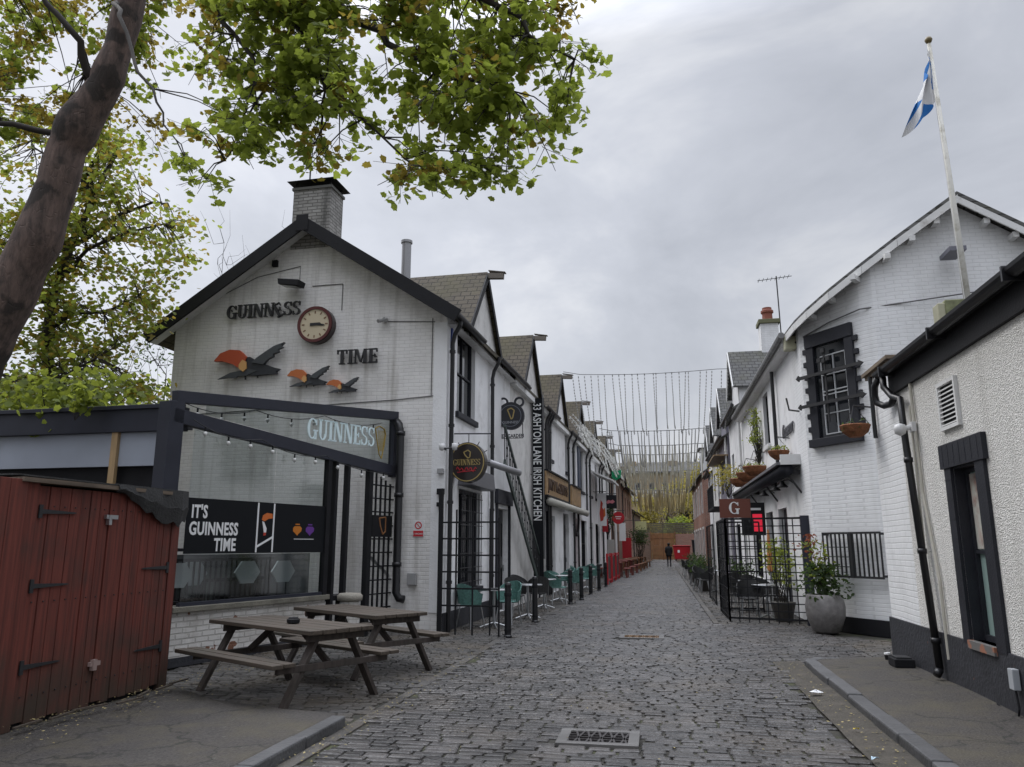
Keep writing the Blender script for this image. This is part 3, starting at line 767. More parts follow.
for i in range(7): gr.tube([FL(1.0, .85 + i * .29, .05), FL(2.75, .85 + i * .29, .05)], .009, 6)
gr.build('window_grille', IRON, pub)
hd = MB(); hd.prism([(.9, 2.8), (2.9, 2.8), (2.75, 3.15), (1.05, 3.15)], FL, 0, .32); hd.build('window_hood', mat('grey hood', (.12, .12, .13), .5), pub, bevel=.01)
fr = MB(); fr.fbox(FL, 4.2, 4.3, 0, 2.6, 0, .06); fr.fbox(FL, 5.6, 5.7, 0, 2.6, 0, .06); fr.fbox(FL, 4.1, 5.8, 2.6, 2.95, 0, .1); fr.build('door_surround', CHARCOAL, pub, bevel=.01)
door(pub, FL, 4.3, 5.6, 2.5)
dq = MB(); dq.fbox(FL, 4.6, 4.9, 1.25, 1.6, -.135, -.12); dq.build('yellow_notice', mat('yellow notice', (.6, .5, .03), .5), pub)
# gable details, frame on the gable: u to the right, d towards the viewer
def FG(u, z, d): return (u, -d, z)
bk = MB(); bk.fbox(FG, -2.72, -2.6, .0, .0, 0, 0)
quoin = MB(); quoin.fbox(FG, -.26, .012, .36, EAVE - .2, 0, .018); quoin.build('corner_pilaster', WHITE, pub)
# toplevel pieces hung on the gable are given the pub's rotation
def on_gable(name, label, cat, u, z, group=None):
    return thing(name, label, cat, ORG + AXN * u + Vector((0, 0, z)), ANG, group)
BLK_LET = mat('black lettering', (.014, .014, .016), .4)
# 'GUINNESS' with the tilted E, and 'TIME'
t = on_gable('wall_lettering', 'black serif word GUINNESS with tilted E, left of the gable clock', 'lettering', -4.93, 6.40)
o, wdt = serif('letters', 'GUINNESS', FG, 0, -.05, .30, .05, .1, BLK_LET, t, sx=1.09, tilt=(5, 28))
pn = MB()
for i in range(9): pn.tube([FG(.08 + i * .19, .15, 0), FG(.08 + i * .19, .15, .06)], .01, 5)
pn.build('fixing_pins', IRON, t)
t = on_gable('wall_lettering', 'black serif word TIME fixed below right of the gable clock', 'lettering', -2.32, 5.22)
serif('letters', 'TIME', FG, 0, 0, .30, .05, .1, BLK_LET, t, sx=1.12)
pn = MB()
for i in range(4): pn.tube([FG(.12 + i * .24, .14, 0), FG(.12 + i * .24, .14, .06)], .01, 5)
pn.build('fixing_pins', IRON, t)
# clock
t = on_gable('wall_clock', 'round wall clock with cream dial and dark red rim on the gable', 'clock', -2.81, 6.08)
def disc(mb, F, r0, r1, d0, d1, n=36, sx=1.0):
    out = [(r1 * sx * math.cos(2 * math.pi * i / n), r1 * math.sin(2 * math.pi * i / n)) for i in range(n)]
    if r0 <= 0: mb.prism(out, F, d0, d1); return
    inn = [(r0 * sx * math.cos(2 * math.pi * i / n), r0 * math.sin(2 * math.pi * i / n)) for i in range(n)]
    for i in range(n):
        j = (i + 1) % n; mb.hexa([F(*inn[i], d0), F(*inn[j], d0), F(*out[j], d0), F(*out[i], d0), F(*inn[i], d1), F(*inn[j], d1), F(*out[j], d1), F(*out[i], d1)])
b = MB(); disc(b, FG, 0, .395, 0, .17); b.build('case', mat('clock case', (.025, .012, .012), .35), t)
b = MB(); disc(b, FG, .325, .385, .17, .20); b.build('rim', mat('dark red rim', (.085, .013, .013), .35), t)
b = MB(); disc(b, FG, 0, .325, .17, .178); b.build('dial', mat('cream dial', (.55, .47, .33), .5), t)
b = MB()
for i in range(12):
    aa = i * math.pi / 6; b.prism([(.26 * math.sin(aa) + x * math.cos(aa) + y * math.sin(aa), .26 * math.cos(aa) - x * math.sin(aa) + y * math.cos(aa)) for x, y in ((-.012, -.028), (.012, -.028), (.012, .028), (-.012, .028))], FG, .178, .184)
b.build('hour_marks', mat('brown numerals', (.16, .08, .04), .5), t)
for ln, wd, aa, nm in ((.24, .022, R(97), 'hand'), (.15, .03, R(88), 'hand')):
    b = MB(); b.prism([(x * math.cos(aa) + y * math.sin(aa), -x * math.sin(aa) + y * math.cos(aa)) for x, y in ((-wd, -.1), (wd, -.1), (wd * .9, ln * .8), (0, ln), (-wd * .9, ln * .8))], FG, .185 if nm == 'hand' and ln > .2 else .192, .19 if ln > .2 else .197); b.build(nm, BLK_LET, t)
# three generic flying-bird wall plaques (plain stand-ins)
def bird(label, u, z, s, rot, headc):
    t = on_gable('bird_plaque', label, 'wall plaque', u, z, 'flying bird plaques on the gable')
    c, q = math.cos(rot), math.sin(rot)
    def T(pts): return [((x * c - y * q) * s, (x * q + y * c) * s) for x, y in pts]
    b = MB(); b.prism(T([(-.22, .08), (-.16, .18), (-.06, .18), (.08, .10), (.3, .02), (.5, -.05), (.6, -.07), (.52, -.12), (.54, -.17), (.36, -.17), (.1, -.19), (-.1, -.18), (-.2, -.09)]), FG, .05, .12); b.build('body', mat('bird black', (.022, .024, .03), .45), t)
    b = MB(); b.prism(T([(.0, .06), (.1, .15), (.26, .26), (.45, .38), (.66, .45), (.6, .39), (.64, .35), (.54, .31), (.56, .26), (.44, .22), (.45, .17), (.34, .12), (.26, .02)]), FG, .08, .16)
    b.prism(T([(-.06, -.06), (.12, -.1), (-.1, -.19), (-.3, -.21), (-.32, -.24), (-.5, -.23), (-.72, -.26), (-.45, -.13)]), FG, .08, .13); b.build('wing', mat('bird wing', (.05, .055, .06), .5), t)
    b = MB(); b.prism(T([(-.12, .17), (-.28, .31), (-.5, .33), (-.7, .26), (-.83, .1), (-.64, .1), (-.42, .04), (-.3, -.03), (-.2, -.04)]), FG, .06, .15); b.build('head', mat('bird ' + headc[0], headc[1], .4), t)
    b = MB(); b.prism(T([(-.2, .12), (-.12, .08), (-.1, -.06), (-.16, -.12), (-.26, -.06), (-.27, .02)]), FG, .125, .16); b.build('breast', mat('bird breast', (.6, .33, .12), .5), t)
    b = MB(); b.tube([FG(.1 * s, -.1 * s, .08), FG(.12 * s, -.24 * s, .08)], .018 * s, 5); b.tube([FG(-.15 * s, -.14 * s, .08), FG(-.14 * s, -.26 * s, .08)], .018 * s, 5); b.build('foot', IRON, t)
bird('largest flying bird plaque with red-orange head, under the lettering', -4.22, 5.28, 1.08, -.03, ('red', (.42, .07, .025)))
bird('middle-sized flying bird plaque with orange head, under the clock', -2.88, 4.93, .62, -.05, ('orange', (.48, .13, .03)))
bird('smallest flying bird plaque with orange head, lowest on the gable', -2.12, 4.73, .46, -.05, ('orange', (.48, .13, .03)))
# floodlight, sensors, cameras, cable runs
t = on_gable('floodlight', 'black floodlight bracketed high on the gable above the clock', 'floodlight', -3.35, 6.98)
b = MB(); b.hexa([FG(-.22, -.02, .12), FG(.22, -.08, .12), FG(.22, -.10, .42), FG(-.22, -.04, .42), FG(-.24, .1, .1), FG(.24, .04, .1), FG(.24, .02, .42), FG(-.24, .08, .42)]); b.build('housing', BLACK_MATT, t)
b = MB(); b.beam(FG(0, .05, 0), FG(0, .03, .2), .08, .06); b.build('bracket', IRON, t)
b = MB(); b.poly([FG(-.18, -.04, .15), FG(.18, -.09, .15), FG(.18, -.115, .4), FG(-.18, -.06, .4)]); b.build('lens', mat('lamp lens', (.35, .36, .36), .15), t)
t = on_gable('spotlight', 'small white twin sensor lamp on the gable right of the clock', 'lamp', -1.32, 6.12)
b = MB(); b.tube([FG(0, 0, 0), FG(0, 0, .08)], .05, 10); b.tube([FG(-.05, -.02, .08), FG(-.09, -.06, .18)], .04, 10); b.tube([FG(.05, .0, .08), FG(.08, -.05, .17)], .04, 10); b.build('lamp_body', mat('grey plastic', (.3, .3, .3), .4), t)
b = MB(); b.fbox(FG, -3.95, -3.83, 7.48, 7.62, .0, .07); o = b.build('wall_vent', BLACK_MATT); o.location = ORG; o.rotation_euler = (0, 0, ANG); tag(o, 'small black square vent high on the gable', 'vent')
b = MB()
for pts in ([(-3.3, 7.0), (-3.3, 7.45), (-4.3, 7.28), (-5.3, 6.85)], [(-2.3, 6.98), (-2.3, 6.4)], [(-3.0, 6.98), (-2.3, 6.98)], [(-1.32, 6.1), (-.25, 6.02)], [(-.25, 4.5), (-1.0, 4.45), (-5.9, 4.3)], [(-.3, 6.1), (-.3, 4.5)]):
    b.tube([FG(u, z, .012) for u, z in pts], .009, 5)
o = b.build('wall_cable', mat('grey cable', (.12, .12, .12), .6)); o.location = ORG; o.rotation_euler = (0, 0, ANG); tag(o, 'thin grey cables clipped across the white gable', 'cable')
# black waste pipe on the gable
b = MB(); b.tube([FG(-.98, 3.98, .0), FG(-.96, 3.98, .12), FG(-.9, 3.92, .16), FG(-.86, 3.75, .16), FG(-.86, .72, .16), FG(-.8, .62, .16), FG(-.72, .6, .1)], .075, 12)
for z in (3.7, 2.5, 1.2): b.tube([FG(-.86, z, .16), FG(-.86, z + .08, .16)], .092, 12)
o = b.build('waste_pipe', BLACK, smooth=True); o.location = ORG; o.rotation_euler = (0, 0, ANG); tag(o, 'thick black waste pipe with elbow on the gable beside the gate', 'pipe')
# no smoking sign
t = on_gable('notice_sign', 'small no-smoking sign with red panel on the gable corner', 'sign', -.5, 1.9)
b = MB(); b.fbox(FG, -.11, .11, -.15, .17, 0, .012); b.build('board', mat('sign white', (.7, .7, .7), .4), t)
b = MB(); b.fbox(FG, -.1, .1, -.14, -.03, .012, .018); disc(b, lambda u, z, d: FG(u, z + .07, d), .052, .072, .012, .018, 20); b.beam(FG(-.05, .12, .016), FG(.05, .02, .016), .012, .004, (0, 1, 0)); b.build('symbol', mat('sign red', (.5, .02, .03), .4), t)
text('words', 'NO SMOKING', FG, 0, -.105, .045, .018, .021, mat('sign white', (.7, .7, .7), .4), t, align='CENTER')
b = MB(); b.fbox(FG, -.68, -.5, .86, 1.08, .0, .09); o = b.build('meter_box', mat('grey plastic', (.3, .3, .3), .4), bevel=.01); o.location = ORG; o.rotation_euler = (0, 0, ANG); tag(o, 'small grey meter box low on the gable beside the waste pipe', 'meter box')
t = thing('security_camera', 'white dome cameras on a bracket at the corner of the left pub', 'camera', ORG + Vector((.02, .02, 3.42)), ANG)
b = MB(); b.tube([(0, 0, 0), (.0, -.22, 0), (.3, -.22, 0)], .015, 6); b.build('bracket', IRON, t)
for dx in (-.02, .24):
    b = MB(); b.lathe([(.0, .1), (.055, .09), (.06, .02), (.045, -.03), (.0, -.05)], (dx, -.22, .0), 12); b.build('camera_head', mat('camera white', (.6, .6, .6), .35), t, smooth=True)
for z, s, lab in ((2.55, .07, 'upper small black junction box on the pub corner'), (2.32, .05, 'lower small black junction box on the pub corner'), (2.95, .06, 'grey alarm box on the pub corner under the cameras')):
    b = MB(); b.fbox(FG, -.12, -.12 + s * 2, z, z + s * 1.6, .02, .1); o = b.build('junction_box', BLACK_MATT if 'black' in lab else mat('grey plastic', (.3, .3, .3), .4), bevel=.006); o.location = ORG; o.rotation_euler = (0, 0, ANG); tag(o, lab, 'junction box')
b = MB(); b.prism([(-.08, -.02), (.06, -.04), (.08, .02), (.02, .05), (.03, .4), (-.05, .42)], lambda u, z, d: (d, .32 + u, 5.55 + z), 0.0, .03); o = b.build('wall_plate', mat('blue plate', (.03, .06, .25), .4)); o.location = ORG; o.rotation_euler = (0, 0, ANG); tag(o, 'small dark blue plate high on the pub corner under the eaves', 'plate')
# chimney on the gable
ch = thing('chimney', 'sooty white brick chimney with flat metal cowl on the left gable ridge', 'chimney', ORG + AXN * (-3.12) + Vector((0, 0, 7.85)), ANG)
b = MB(); b.box(-.44, .44, -.02, .6, 0, 1.36); b.build('stack', CHIMNEY_BRICK, ch)
b = MB(); b.box(-.47, .47, -.05, .63, 1.36, 1.42); b.build('coping', mat('stained coping', (.12, .12, .11), .8), ch)
b = MB(); b.hexa([(-.56, -.14, 1.54), (.56, -.14, 1.54), (.56, .72, 1.54), (-.56, .72, 1.54), (-.44, 0, 1.61), (.44, 0, 1.61), (.44, .58, 1.61), (-.44, .58, 1.61)])
for x in (-.4, .4):
    for y in (.03, .55): b.box(x - .02, x + .02, y - .02, y + .02, 1.42, 1.54)
b.build('cowl', BLACK_MATT, ch)
b = MB(); b.tube([(-.3, .4, 1.4), (-.3, .4, 2.25)], .018, 6); b.tube([(-.42, .4, 2.1), (-.18, .4, 2.1)], .01, 5); b.build('aerial', IRON, ch)
# flue pipe through the slope
b = MB(); b.tube([(0, 0, 0), (0, 0, 1.55)], .11, 12); b.tube([(0, 0, 1.5), (0, 0, 1.56)], .135, 12)
o = b.build('flue_pipe', mat('flue grey', (.3, .3, .31), .4, metal=.4), smooth=False); o.location = (-5.55, 16.2, 7.0); tag(o, 'grey metal flue pipe rising from the left roof behind the gable', 'flue')
b = MB(); b.prism([(0, 0), (.9, 0), (.75, .5), (.2, .62)], lambda u, z, d: (u, d, z), 0, .8); o = b.build('roof_vent', mat('green vent', (.16, .22, .18), .5)); o.location = (-9.75, 16.5, 7.3); tag(o, 'pale green roof vent behind the left slope of the gable', 'vent')

# ---- houses B..F
labsH = ['white rendered house with gold fascia sign, second in the left terrace', 'white rendered house with dark blue panel, third in the left terrace',
         'white rendered house with red arched door, fourth in the left terrace', 'white rendered house with pale canopy, fifth in the left terrace',
         'white rendered house before the brick buildings, sixth in the left terrace']
BLUE_PAN = mat('dark blue shutter', (.03, .045, .08), .5)
for k in range(1, 6):
    t = thing('terraced_house', labsH[k - 1], 'house', place(H * k), ANG, 'white houses of the left terrace')
    if k == 1: holes = [(.15, .5, 3.2, 3.3), (.9, 3.0, 0, 2.6), (6.79 - 4.6, 2.2 + .0, 3.1, 3.1)]
    if k == 1:
        holes = [(4.2, 5.5, 0, 2.6)]
        up = []
    elif k == 2:
        holes = [(.35, 1.1, 4.55, 6.0), (4.3, 5.0, 4.45, 6.0), (.5, 1.6, 0, 2.6), (3.5, 5.0, 0, 2.8)]
        up = holes[:2]
    else:
        holes = [(.6, 1.5, 4.0, 5.9), (3.2, 4.2, 4.0, 5.9), (.6, 1.8, 0, 2.7), (3.0, 5.0, .6, 2.7)]
        up = holes[:2]
    house_shell(t, H, holes, WHITE2 if k == 1 else WHITE)
    dormer(t, 2.85, 1.35, 8.08, wallm=WHITE2 if k % 2 else WHITE)
    for h in up: window(t, FL, *h, bars=(1, 1), frame=CHARCOAL, sill=CHARCOAL)
    if k == 1: door(t, FL, 4.2, 5.5, 2.6, m=BLACK)
    elif k == 2: door(t, FL, .5, 1.6, 2.6, m=BLACK); door(t, FL, 3.5, 5.0, 2.8, m=BLACK)
    else:
        door(t, FL, .6, 1.8, 2.7, m=mat('door red', (.22, .02, .02), .4) if k == 3 else BLACK); window(t, FL, 3.0, 5.0, .6, 2.7, bars=(3, 1), frame=BLACK_MATT, sill=CHARCOAL)
    if k == 1:
        b = MB(); b.fbox(FL, 4.1, 4.2, 0, 2.7, 0, .05); b.fbox(FL, 5.5, 5.6, 0, 2.7, 0, .05); b.fbox(FL, 4.0, 5.7, 2.7, 2.95, 0, .08); b.build('door_surround', CHARCOAL, t)
    if k == 3:
        b = MB(); disc(b, lambda u, z, d: FL(1.2 + u, 2.7 + z, d), .6, .75, 0, .08, 24); b.fbox(FL, .45, .6, 0, 2.7, 0, .06); b.fbox(FL, 1.8, 1.95, 0, 2.7, 0, .06); b.build('door_surround', BLACK_MATT, t)
        b = MB(); b.fbox(FL, 2.0, 2.75, 3.2, 6.0, .0, .06); b.build('shutter_panel', BLUE_PAN, t)
    if k == 4:
        b = MB(); b.prism([(0, 0), (3.5, 0), (3.5, .08), (0, .08)], lambda u, z, d: (.05 + d * 1.1, .8 + u, 5.2 - d * .5 + z), 0, 1); b.build('canopy', TRIM_WHITE, t)
    gutter(t, FL, 0 if k > 1 else 1.2, 1.3 if k > 1 else 1.5, EAVE - .1, .25); gutter(t, FL, 4.4, H, EAVE - .1, .25)
    downpipe(t, FL, 5.55 if k == 1 else .12, EAVE - .22); downpipe(t, FL, 4.6 if k > 1 else 5.2, EAVE - .22, 2.9)

# gold fascia sign of the third house with cream awning box
t = thing('fascia_sign', 'long gold fascia sign over the doors of the third left house', 'sign', place(10.75), ANG)
GOLD = mat('aged gold board', (.30, .19, .09), .55, var=.35, vscale=6)
b = MB(); b.fbox(FL, 0, 5.0, 3.22, 4.0, .03, .14); b.fbox(FL, 6.0, 8.8, 3.2, 3.95, .03, .14); b.build('board', GOLD, t)
b = MB(); b.fbox(FL, 0, 5.0, 4.0, 4.06, .03, .2); b.fbox(FL, 6.0, 8.8, 3.95, 4.01, .03, .2); b.fbox(FL, 0, 5.0, 3.16, 3.22, .03, .2); b.build('moulding', BLACK_MATT, t)
text('letters', 'JINTY McGUINTYS', FL, 2.5, 3.42, .52, .14, .17, mat('dark brown letters', (.06, .03, .015), .5), t, sx=.98, align='CENTER', bold=.02)
t = thing('awning', 'rolled cream awning box below the gold fascia sign', 'awning', place(10.9), ANG)
b = MB(); b.tube([FL(0, 3.0, .22), FL(10.0, 3.0, .22)], .13, 10); b.build('roll', mat('cream canvas', (.42, .41, .36), .7), t, smooth=True)
b = MB()
for u in (.3, 4.7, 9.6): b.beam(FL(u, 3.0, 0), FL(u, 3.0, .22), .06, .08)
b.build('bracket', IRON, t)

# ---- brick buildings ending the left side
for k, (u0, u1, m, lab, zt) in enumerate(((35.1, 44, BROWN_BRICK, 'brown brick building with dark eaves after the left terrace', 6.3), (44.05, 56, RED_BRICK, 'red brick building furthest along the left side', 6.0), (56.05, 70, BROWN_BRICK, 'low brown brick range at the far left end of the lane', 4.6))):
    t = thing('brick_building', lab, 'building', place(u0), ANG, 'brick buildings ending the left side'); Ln = u1 - u0
    holes = [(1.2 + i * 2.6, 2.2 + i * 2.6, zt - 2.2, zt - .7) for i in range(int(Ln / 2.7))] + [(1.0 + i * 3.2, 2.6 + i * 3.2, .3, 2.5) for i in range(int(Ln / 3.3))]
    w = MB(); wall(w, FL, 0, Ln, 0, zt, holes); w.poly([(0, 0, 0), (-6, 0, 0), (-6, 0, zt), (-3, 0, zt + 2), (0, 0, zt)]); w.poly([(0, Ln, 0), (-6, Ln, 0), (-6, Ln, zt), (-3, Ln, zt + 2), (0, Ln, zt)]); w.build('wall', m, t)
    for h in holes: window(t, FL, *h, bars=(1, 1), frame=TRIM_WHITE, sill=None)
    roof_slab(t, [(.35, 0, zt - .05), (-3, 0, zt + 2.05), (-3, Ln, zt + 2.05), (.35, Ln, zt - .05)], .12, SLATE)
    roof_slab(t, [(-3, 0, zt + 2.05), (-6.3, 0, zt - .05), (-6.3, Ln, zt - .05), (-3, Ln, zt + 2.05)], .12, SLATE, 'rear_roof')
    gutter(t, FL, 0, Ln, zt - .1, .42); downpipe(t, FL, .3, zt - .2)
    if k < 2: dormer(t, 3.2, 1.3, 8.0 - k * .3, wallm=BROWN_BRICK)

# ============================================================ PUB TERRACE (glazed enclosure)
T0 = Vector((-6.45, 9.8, 0)); T1 = Vector((-5.1, 14.42, 0)); TD = (T1 - T0).normalized(); TL = (T1 - T0).length
TANG = math.atan2(TD.y, TD.x)
def FT(u, z, d): return (u, -d, z)               # local frame: u along the terrace side, d towards the lane
terr = thing('pub_terrace', 'glazed pub terrace with dark frame and low white brick wall', 'terrace', T0, TANG)
b = MB(); b.fbox(FT, -.1, 3.0, 0, .70, -.24, 0); b.build('low_wall', WORN_BRICK, terr)
b = MB(); b.fbox(FT, -.1, 3.05, 0, .12, .0, .025); b.build('wall_foot', PLINTH, terr)
b = MB(); b.fbox(FT, -.12, 3.06, .70, .78, -.28, .06); b.build('coping', mat('mossy stone coping', (.16, .15, .12), .8, var=.3, bump=.6), terr, bevel=.01)
fr = MB()
fr.box(-.12, .12, -.12, .12, 0, 3.55, lambda x, y, z: (x - .33, y + .06, z)); fr.build('corner_post', SLATE_BLUE, terr, bevel=.006)
b = MB(); b.beam((-.38, .0, 3.36), (TL + .05, .0, 3.02), .12, .2); b.build('lower_beam', SLATE_BLUE, terr, bevel=.005)
b = MB(); b.beam((-.35, .0, 3.62), (TL + .1, .0, 4.12), .12, .17); b.build('upper_beam', SLATE_BLUE, terr, bevel=.005)
for u, w_ in ((2.93, .1), (3.12, .07), (3.45, .07), (4.1, .12)):
    b = MB(); b.box(u - w_ / 2, u + w_ / 2, -.05, .05, .0 if u > 3.0 else .78, 3.3 - .075 * u + .0); b.build('post', BLACK_MATT, terr)
b = MB(); b.box(TL - .06, TL + .06, -.06, .06, 2.9, 4.1); b.build('end_post', SLATE_BLUE, terr)
b = MB(); b.box(-.0, 2.9, -.035, .035, .78, .83); b.build('glazing_rail', SLATE_BLUE, terr)
for u0, u1 in ((.03, 1.66), (1.67, 2.88)):
    g = MB(); g.poly([(u0, 0, .83), (u1, 0, .83), (u1, 0, 3.28 - .04 * u1), (u0, 0, 3.28 - .04 * u1)]); g.build('glass_pane', GLASS, terr)
g = MB(); g.poly([(.2, 0, 3.45), (TL - .07, 0, 3.13), (TL - .07, 0, 4.02), (.2, 0, 3.58)]); g.build('fascia_glass', glass_mat('fascia glass', (.62, .66, .65), .02), terr)
# window vinyl poster band
ps = thing('window_banner', 'black window banner on the terrace glass lettered in white', 'banner', T0, TANG)
b = MB(); b.fbox(FT, .0, 2.88, 1.48, 2.25, .012, .018); b.build('panel', mat('banner black', (.010, .011, .013), .75, spec=.15), ps)
WL = mat('lettering white', (.75, .75, .75), .5)
text('words', "IT'S", FT, .08, 1.98, .25, .018, .022, WL, ps, sx=.70, bold=.03)
text('words', 'GUINNESS', FT, .06, 1.745, .25, .018, .022, WL, ps, sx=.72, bold=.03)
text('words', 'TIME', FT, .52, 1.52, .25, .018, .022, WL, ps, sx=.72, bold=.03)
b = MB(); b.fbox(FT, 1.32, 1.35, 1.49, 2.24, .018, .022); b.fbox(FT, 1.66, 1.69, 1.49, 2.24, .018, .022); b.prism([(1.35, 1.56), (1.66, 1.70), (1.66, 1.735), (1.35, 1.595)], FT, .018, .022); b.build('white_outline', WL, ps)
b = MB(); b.prism([(1.42, 1.98), (1.44, 2.05), (1.52, 2.09), (1.64, 2.08), (1.65, 2.01), (1.56, 2.0), (1.48, 1.96)], FT, .018, .022); b.build('orange_patch', mat('print orange', (.55, .13, .02), .5), ps)
b = MB(); b.prism([(1.43, 1.96), (1.47, 1.95), (1.53, 1.85), (1.52, 1.76), (1.48, 1.78), (1.46, 1.86)], FT, .018, .022); b.build('pale_patch', WL, ps)
b = MB(); b.prism([(1.47, 1.79), (1.52, 1.79), (1.52, 1.75), (1.47, 1.74)], FT, .022, .024); b.build('red_patch', mat('print red', (.45, .04, .02), .5), ps)
for u, cn, cc in ((2.22, 'orange emblem', (.5, .16, .01)), (2.52, 'violet emblem', (.12, .03, .25))):
    b = MB(); b.prism([(u - .1, 1.87), (u - .06, 1.9), (u + .06, 1.9), (u + .1, 1.87), (u + .09, 1.82), (u + .03, 1.78), (u, 1.75), (u - .04, 1.78), (u - .1, 1.82)], FT, .018, .022); b.fbox(FT, u - .05, u + .05, 1.92, 1.94, .018, .021); b.build('emblem', mat(cn, cc, .5), ps)
b = MB(); b.fbox(FT, 2.15, 2.62, 1.69, 1.70, .018, .021); b.build('small_print', WL, ps)
# glass fascia lettering and harp
fs = thing('fascia_lettering', 'pale serif word GUINNESS with gold harp on the terrace fascia glass', 'lettering', T0, TANG)
LB = mat('pale blue lettering', (.68, .82, .84), .5)
serif('letters', 'GUINNESS', FT, 2.32, 3.36, .36, .016, .03, LB, fs, sx=.98, slope=.035)
b = MB(); P_ = [(4.20, 3.78), (4.32, 3.84), (4.48, 3.80), (4.52, 3.7), (4.48, 3.45), (4.42, 3.22), (4.34, 3.3), (4.28, 3.5)]
for i in range(len(P_)): j = (i + 1) % len(P_); b.beam(FT(P_[i][0], P_[i][1], .02), FT(P_[j][0], P_[j][1], .02), .012, .035 if i < 4 else .02, (0, 1, 0))
for i in range(5): b.beam(FT(4.30 + i * .04, 3.76, .02), FT(4.34 + i * .026, 3.36 + .0 * i, .02), .006, .008, (0, 1, 0))
b.build('harp', mat('harp gold', (.38, .27, .06), .4), fs)
# front (camera) side of the terrace going left
FRA = R(180 - 2)
terf = thing('terrace_front', 'dark framed front of the pub terrace with pale panels behind the shed', 'terrace', (-6.7, 9.75, 0), R(-1.5))
b = MB(); b.box(-6, .15, -.09, .09, 3.18, 3.52); b.box(-6, .15, -.13, .0, 3.5, 3.56); b.build('beam', SLATE_BLUE, terf, bevel=.006)
b = MB(); b.box(-6, -.2, .0, .06, 2.7, 3.18); b.build('pale_panel', mat('pale blind', (.33, .36, .42), .6, var=.05), terf)
b = MB(); b.box(-.97, -.87, -.06, .0, 2.2, 3.2); b.build('timber_stud', TIMBER, terf)
b = MB(); b.box(-6, 0, .1, .14, .0, 2.72); b.build('dark_infill', BLACK_MATT, terf)
b = MB(); b.box(-6, -.2, .0, .7, 3.3, 3.4); b.build('roof', mat('dark felt', (.03, .03, .035), .8), terf)
# furniture inside the terrace
t = thing('timber_partition', 'low grey boarded partition behind the seats inside the terrace', 'partition', T0 + TD * .0 + Vector((-1.15, .4, 0)), TANG)
b = MB(); b.box(0, 3.9, 0, .05, 0, 1.45); b.build('panel', mat('scuffed grey boards', (.10, .11, .115), .6, var=.4, vscale=3), t)
b = MB(); b.box(-.02, 3.62, -.03, .08, 1.5, 1.55); b.build('rail', CHARCOAL, t)
inner = thing('high_table', 'long dark drinking shelf inside the glazed terrace', 'table', T0 + TD * 1.5 + Vector((-1.3, .35, 0)), TANG)
b = MB(); b.box(-1.3, 1.3, -.2, .2, 1.02, 1.07); b.build('top', BLACK_MATT, inner)
b = MB()
for x in (-1.2, 0, 1.2):
    for y in (-.16, .16): b.box(x - .03, x + .03, y - .03, y + .03, .02, 1.02)
b.build('frame', BLACK_MATT, inner)
rl = thing('railing', 'black barred railing standing inside the terrace glass', 'railing', T0 + TD * .2 + Vector((-.7, .2, 0)), TANG)
b = MB(); b.box(.0, 2.3, -.02, .02, 1.36, 1.4); b.box(0, 2.3, -.02, .02, .1, .14)
for i in range(22): b.box(.02 + i * .105, .045 + i * .105, -.01, .01, .14, 1.36)
b.build('bars', IRON, rl)
def hexback(u, off, lab):
    t = thing('bar_chair', lab, 'chair', T0 + TD * u + Vector((-.42 - off, .1, 0)), TANG, 'chairs with six-sided backs inside the terrace')
    b = MB(); pts = [(.27 * math.cos(R(a_)), 1.17 + .2 * math.sin(R(a_))) for a_ in range(0, 360, 60)]; b.prism(pts, FT, .0, .03); b.build('back', mat('pale chair shell', (.42, .46, .48), .4), t)
    b = MB(); b.box(-.22, .22, .02, .42, .76, .8); b.build('seat', BLACK_MATT, t)
    b = MB()
    for x in (-.2, .2):
        for y in (.04, .38): b.tube([(x * .8, y, .78), (x * 1.1, y, .0)], .014, 6)
    b.tube([(-.1, 0, .8), (-.1, 0, 1.1)], .012, 6); b.tube([(.1, 0, .8), (.1, 0, 1.1)], .012, 6); b.build('legs', IRON, t)
for u, off, lab in ((.42, .1, 'six-sided chair back nearest the red shed inside the terrace'), (1.15, .5, 'second six-sided chair back from the shed inside the terrace'), (1.95, .25, 'third six-sided chair back from the shed inside the terrace'), (2.5, .05, 'six-sided chair back nearest the gate inside the terrace')): hexback(u, off, lab)
# string of festoon bulbs along the beams
BULB = mat('bulb glass', (.62, .62, .6), .2)
def festoon(label, pts, n, loc=(0, 0, 0), rz=0, sag=.10, bulb=.034, drop=.09):
    t = thing('festoon_lights', label, 'string lights', loc, rz)
    w_ = MB(); bl = []; sk = MB(); gb_ = MB()
    for a_, c_ in zip(pts, pts[1:]):
        a_, c_ = Vector(a_), Vector(c_); pl_ = [a_.lerp(c_, i / 8) - Vector((0, 0, sag * 4 * (i / 8) * (1 - i / 8))) for i in range(9)]
        w_.tube(pl_, .007, 5)
        for i in range(n):
            f = (i + .5) / n; p = a_.lerp(c_, f) - Vector((0, 0, sag * 4 * f * (1 - f)))
            sk.tube([p, p - Vector((0, 0, drop * .7))], .014, 6)
            gb_.lathe([(.004, -drop * .7 - bulb * 2.2), (bulb, -drop * .7 - bulb * 1.2), (bulb * .8, -drop * .7 - bulb * .3), (.01, -drop * .7)], p, 8)
    w_.build('wire', IRON, t); sk.build('sockets', BLACK_MATT, t); gb_.build('bulbs', BULB, t, smooth=True)
festoon('festoon bulbs hung along the lower beam of the terrace', [(-.1, -.12, 3.32), (1.2, -.12, 3.2), (2.7, -.12, 3.1), (4.7, -.12, 2.98)], 3, T0, TANG)
